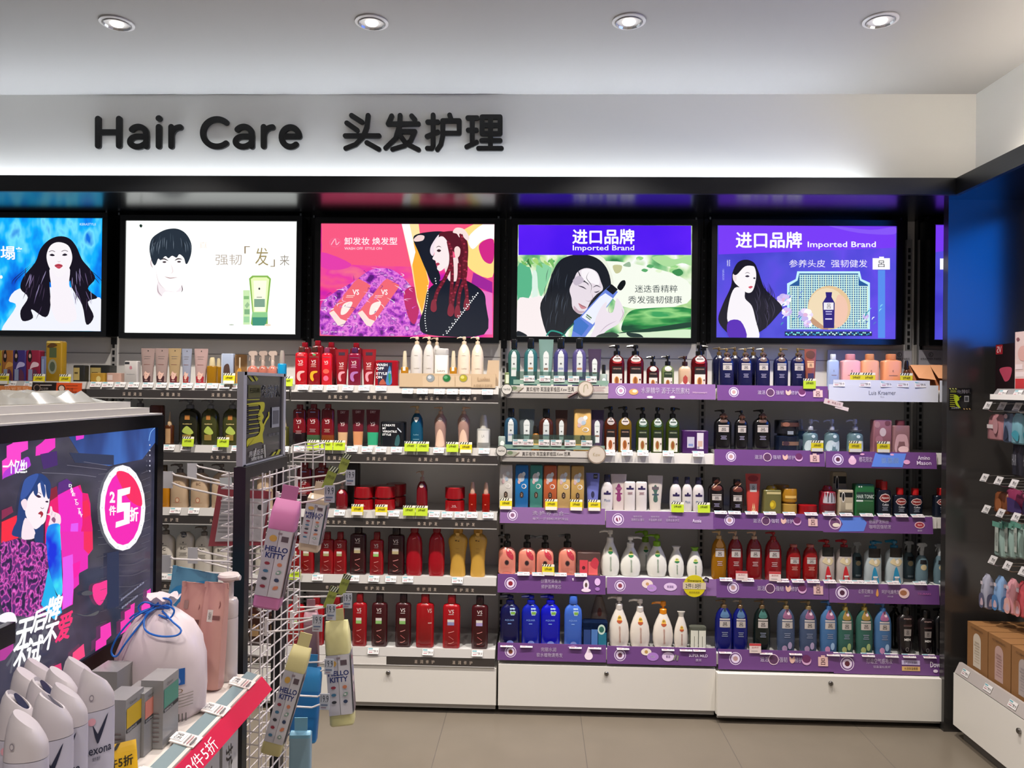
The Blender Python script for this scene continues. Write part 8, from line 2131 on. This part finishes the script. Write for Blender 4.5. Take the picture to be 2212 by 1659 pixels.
Xh = XC + .11
peg_group(2135, 888, 4, Xh, .1, 'uppermost')
hang('hanging_pack', 'pink hair accessory pack with white ticket, uppermost side hooks', 2156, 895, Xh + .02, .12, .11, '#9c6c70', [('r', -.8, .45, .2, .6, '#c8bcbc'), ('e', .2, .55, .3, .3, '#a87c80')])
hang('hanging_pack', 'slate blue pack on the uppermost side hooks', 2182, 893, Xh + .02, .06, .12, '#5c6c84', [('e', 0, .9, .4, .08, '#b89c9c'), ('s', [(-.5, .1), (0, .6), (.5, .2)], '#2c3448')])
hang('hanging_pack', 'pale turquoise pack on the uppermost side hooks', 2202, 893, Xh + .02, .07, .125, '#6c98a4', [('s', [(-.6, .3), (0, .45), (.7, .35), (.5, .1)], '#3c8c9c')])
hang('hanging_pack', 'black patterned pack below the turquoise one', 2203, 950, Xh + .04, .07, .15, '#24242c', [('t', 'HAIR', -.6, .3, .2, .6, '#8c8c94')])
peg_group(2128, 1044, 5, Xh - .01, .1, 'middle')
hang('hair_bun_net', 'brown net pouch on the middle side hooks', 2166, 1062, Xh + .02, .09, .09, '#6c3c20', [('e', 0, .4, .5, .3, '#8c5430')])
hang('hanging_pack', 'crimson and purple hair tie bundle on the middle side hooks', 2195, 1056, Xh + .03, .12, .1, '#7c2c4c', [('s', [(-1, .1), (-.6, .6), (.6, .5), (1, .1)], '#3c2c5c')])
peg_group(2132, 1112, 5, Xh - .01, .1, 'lower')
for i, (px, lab) in enumerate(((2164, 'pale green tall sachet nearest the end panel'), (2184, 'pale green tall sachet between two others'), (2204, 'pale green tall sachet at the picture edge'))):
    hang('hanging_sachet', lab, px, 1128, Xh + .02 + .01 * i, .07, .145, '#8ca49c', [('r', -.5, .15, .2, .85, '#a8b0a8'), ('t', 'MASK', -.35, .3, .1, .7, '#5c6860'), ('r', -1, .85, 1, 1, '#5c9080')])
peg_group(2146, 1222, 4, Xh - .01, .1, 'lowest')
for i, (px, py, c, c2, lab, w) in enumerate(((2134, 1240, '#9c9cac', '#5c5c74', 'lilac bath puff pack hanging first on the lowest side hooks', .044), (2163, 1244, '#7c9cc4', '#4c7cb0', 'blue bath puff pack on the lowest side hooks', .05), (2190, 1250, '#c88c94', '#d8a49c', 'pink bath puff pack on the lowest side hooks', .05), (2212, 1256, '#b84c54', '#c87c7c', 'red bath puff pack at the picture edge', .05))):
    hang('bath_puff_pack', lab, px, py, Xh + .0 + .02 * i, w, .145, c, [('s', [(-.7, .05), (-.8, .35), (-.2, .45), (.5, .42), (.8, .2), (.3, .02)], c2), ('s', [(-.4, .1), (-.1, .3), (.4, .25), (.5, .12)], '#c8acb8'), ('r', -.3, .7, .4, .8, '#c8bcc4')], depth=.045)
# notice on the end panel
t = thing('panel_sticker', 'black and yellow queue notice stuck on the dark end panel', 'sign', (0, 0, 0))
a, c = W(2051, 838, 3.398), W(2099, 885, 3.398)
MB().box((a.x, 3.3975, c.z), (c.x, 3.3995, a.z), mat('#101012', 'g')).build('sheet', t)
sh = [('t', '免排队', 2067, 850, 2096, 842, .03, '#c0b8c0'), ('r', 2053, 848, 2066, 842, '#5c6018'), ('s', [(2062, 852), (2070, 856), (2072, 864), (2068, 868), (2075, 882), (2066, 876), (2062, 866), (2060, 858)], '#a0b414'),
      ('l', [(2070, 860), (2076, 856)], 1.2, '#a0b414'), ('r', 2083, 855, 2093, 868, '#8c8c90'), ('r', 2084.5, 857, 2091.5, 866, '#3c3c40'), ('t', '无需等候', 2055, 883, 2072, 879, '#a8a8a8')]
for i in range(7):
    sh.append(('r', 2052, 852 + i * 4.2, 2063, 853.4 + i * 4.2, '#98981c'))
for i in range(3):
    sh += [('p', [(2052 + i * 6, 841), (2055 + i * 6, 841), (2053 + i * 6, 838.5), (2050.5 + i * 6, 838.5)], '#b0b058'), ('p', [(2082 + i * 6, 884.5), (2085 + i * 6, 884.5), (2083 + i * 6, 882), (2080.5 + i * 6, 882)], '#b09058')]
MB().shapes(sh, lambda u, v, k: W(u, v, 3.3972 - .0002 * k)).build('print', t)

# ================================================================== LABELS THAT SINGLE EACH PRODUCT OUT
NUM = ['', 'first', 'second', 'third', 'fourth', 'fifth', 'sixth', 'seventh', 'eighth', 'ninth', 'tenth', 'eleventh', 'twelfth']
CNT = ['', 'one', 'two', 'three', 'four', 'five', 'six', 'seven', 'eight', 'nine', 'ten', 'eleven', 'twelve']
groups = {}
for o, look, row, x, g in REG:
    groups.setdefault((look, row), []).append((x, o, g))
for (look, row), L in groups.items():
    L.sort(key=lambda q: -q[0])            # counted from the dark end panel
    kind = o.name
    for i, (x, o, g) in enumerate(L):
        o['group'] = g
        if len(L) == 1:
            o['label'] = '%s, %s' % (look, row)
        else:
            lab = '%s, %s of %s from the end panel, %s' % (look, NUM[i + 1], CNT[len(L)], row)
            for alt in ('%s, %s of %s from end panel, %s' % (look, NUM[i + 1], CNT[len(L)], row), '%s, %s from end panel, %s' % (look, NUM[i + 1], row)):
                if len(lab.replace(',', ' ').split()) > 16:
                    lab = alt
            o['label'] = lab
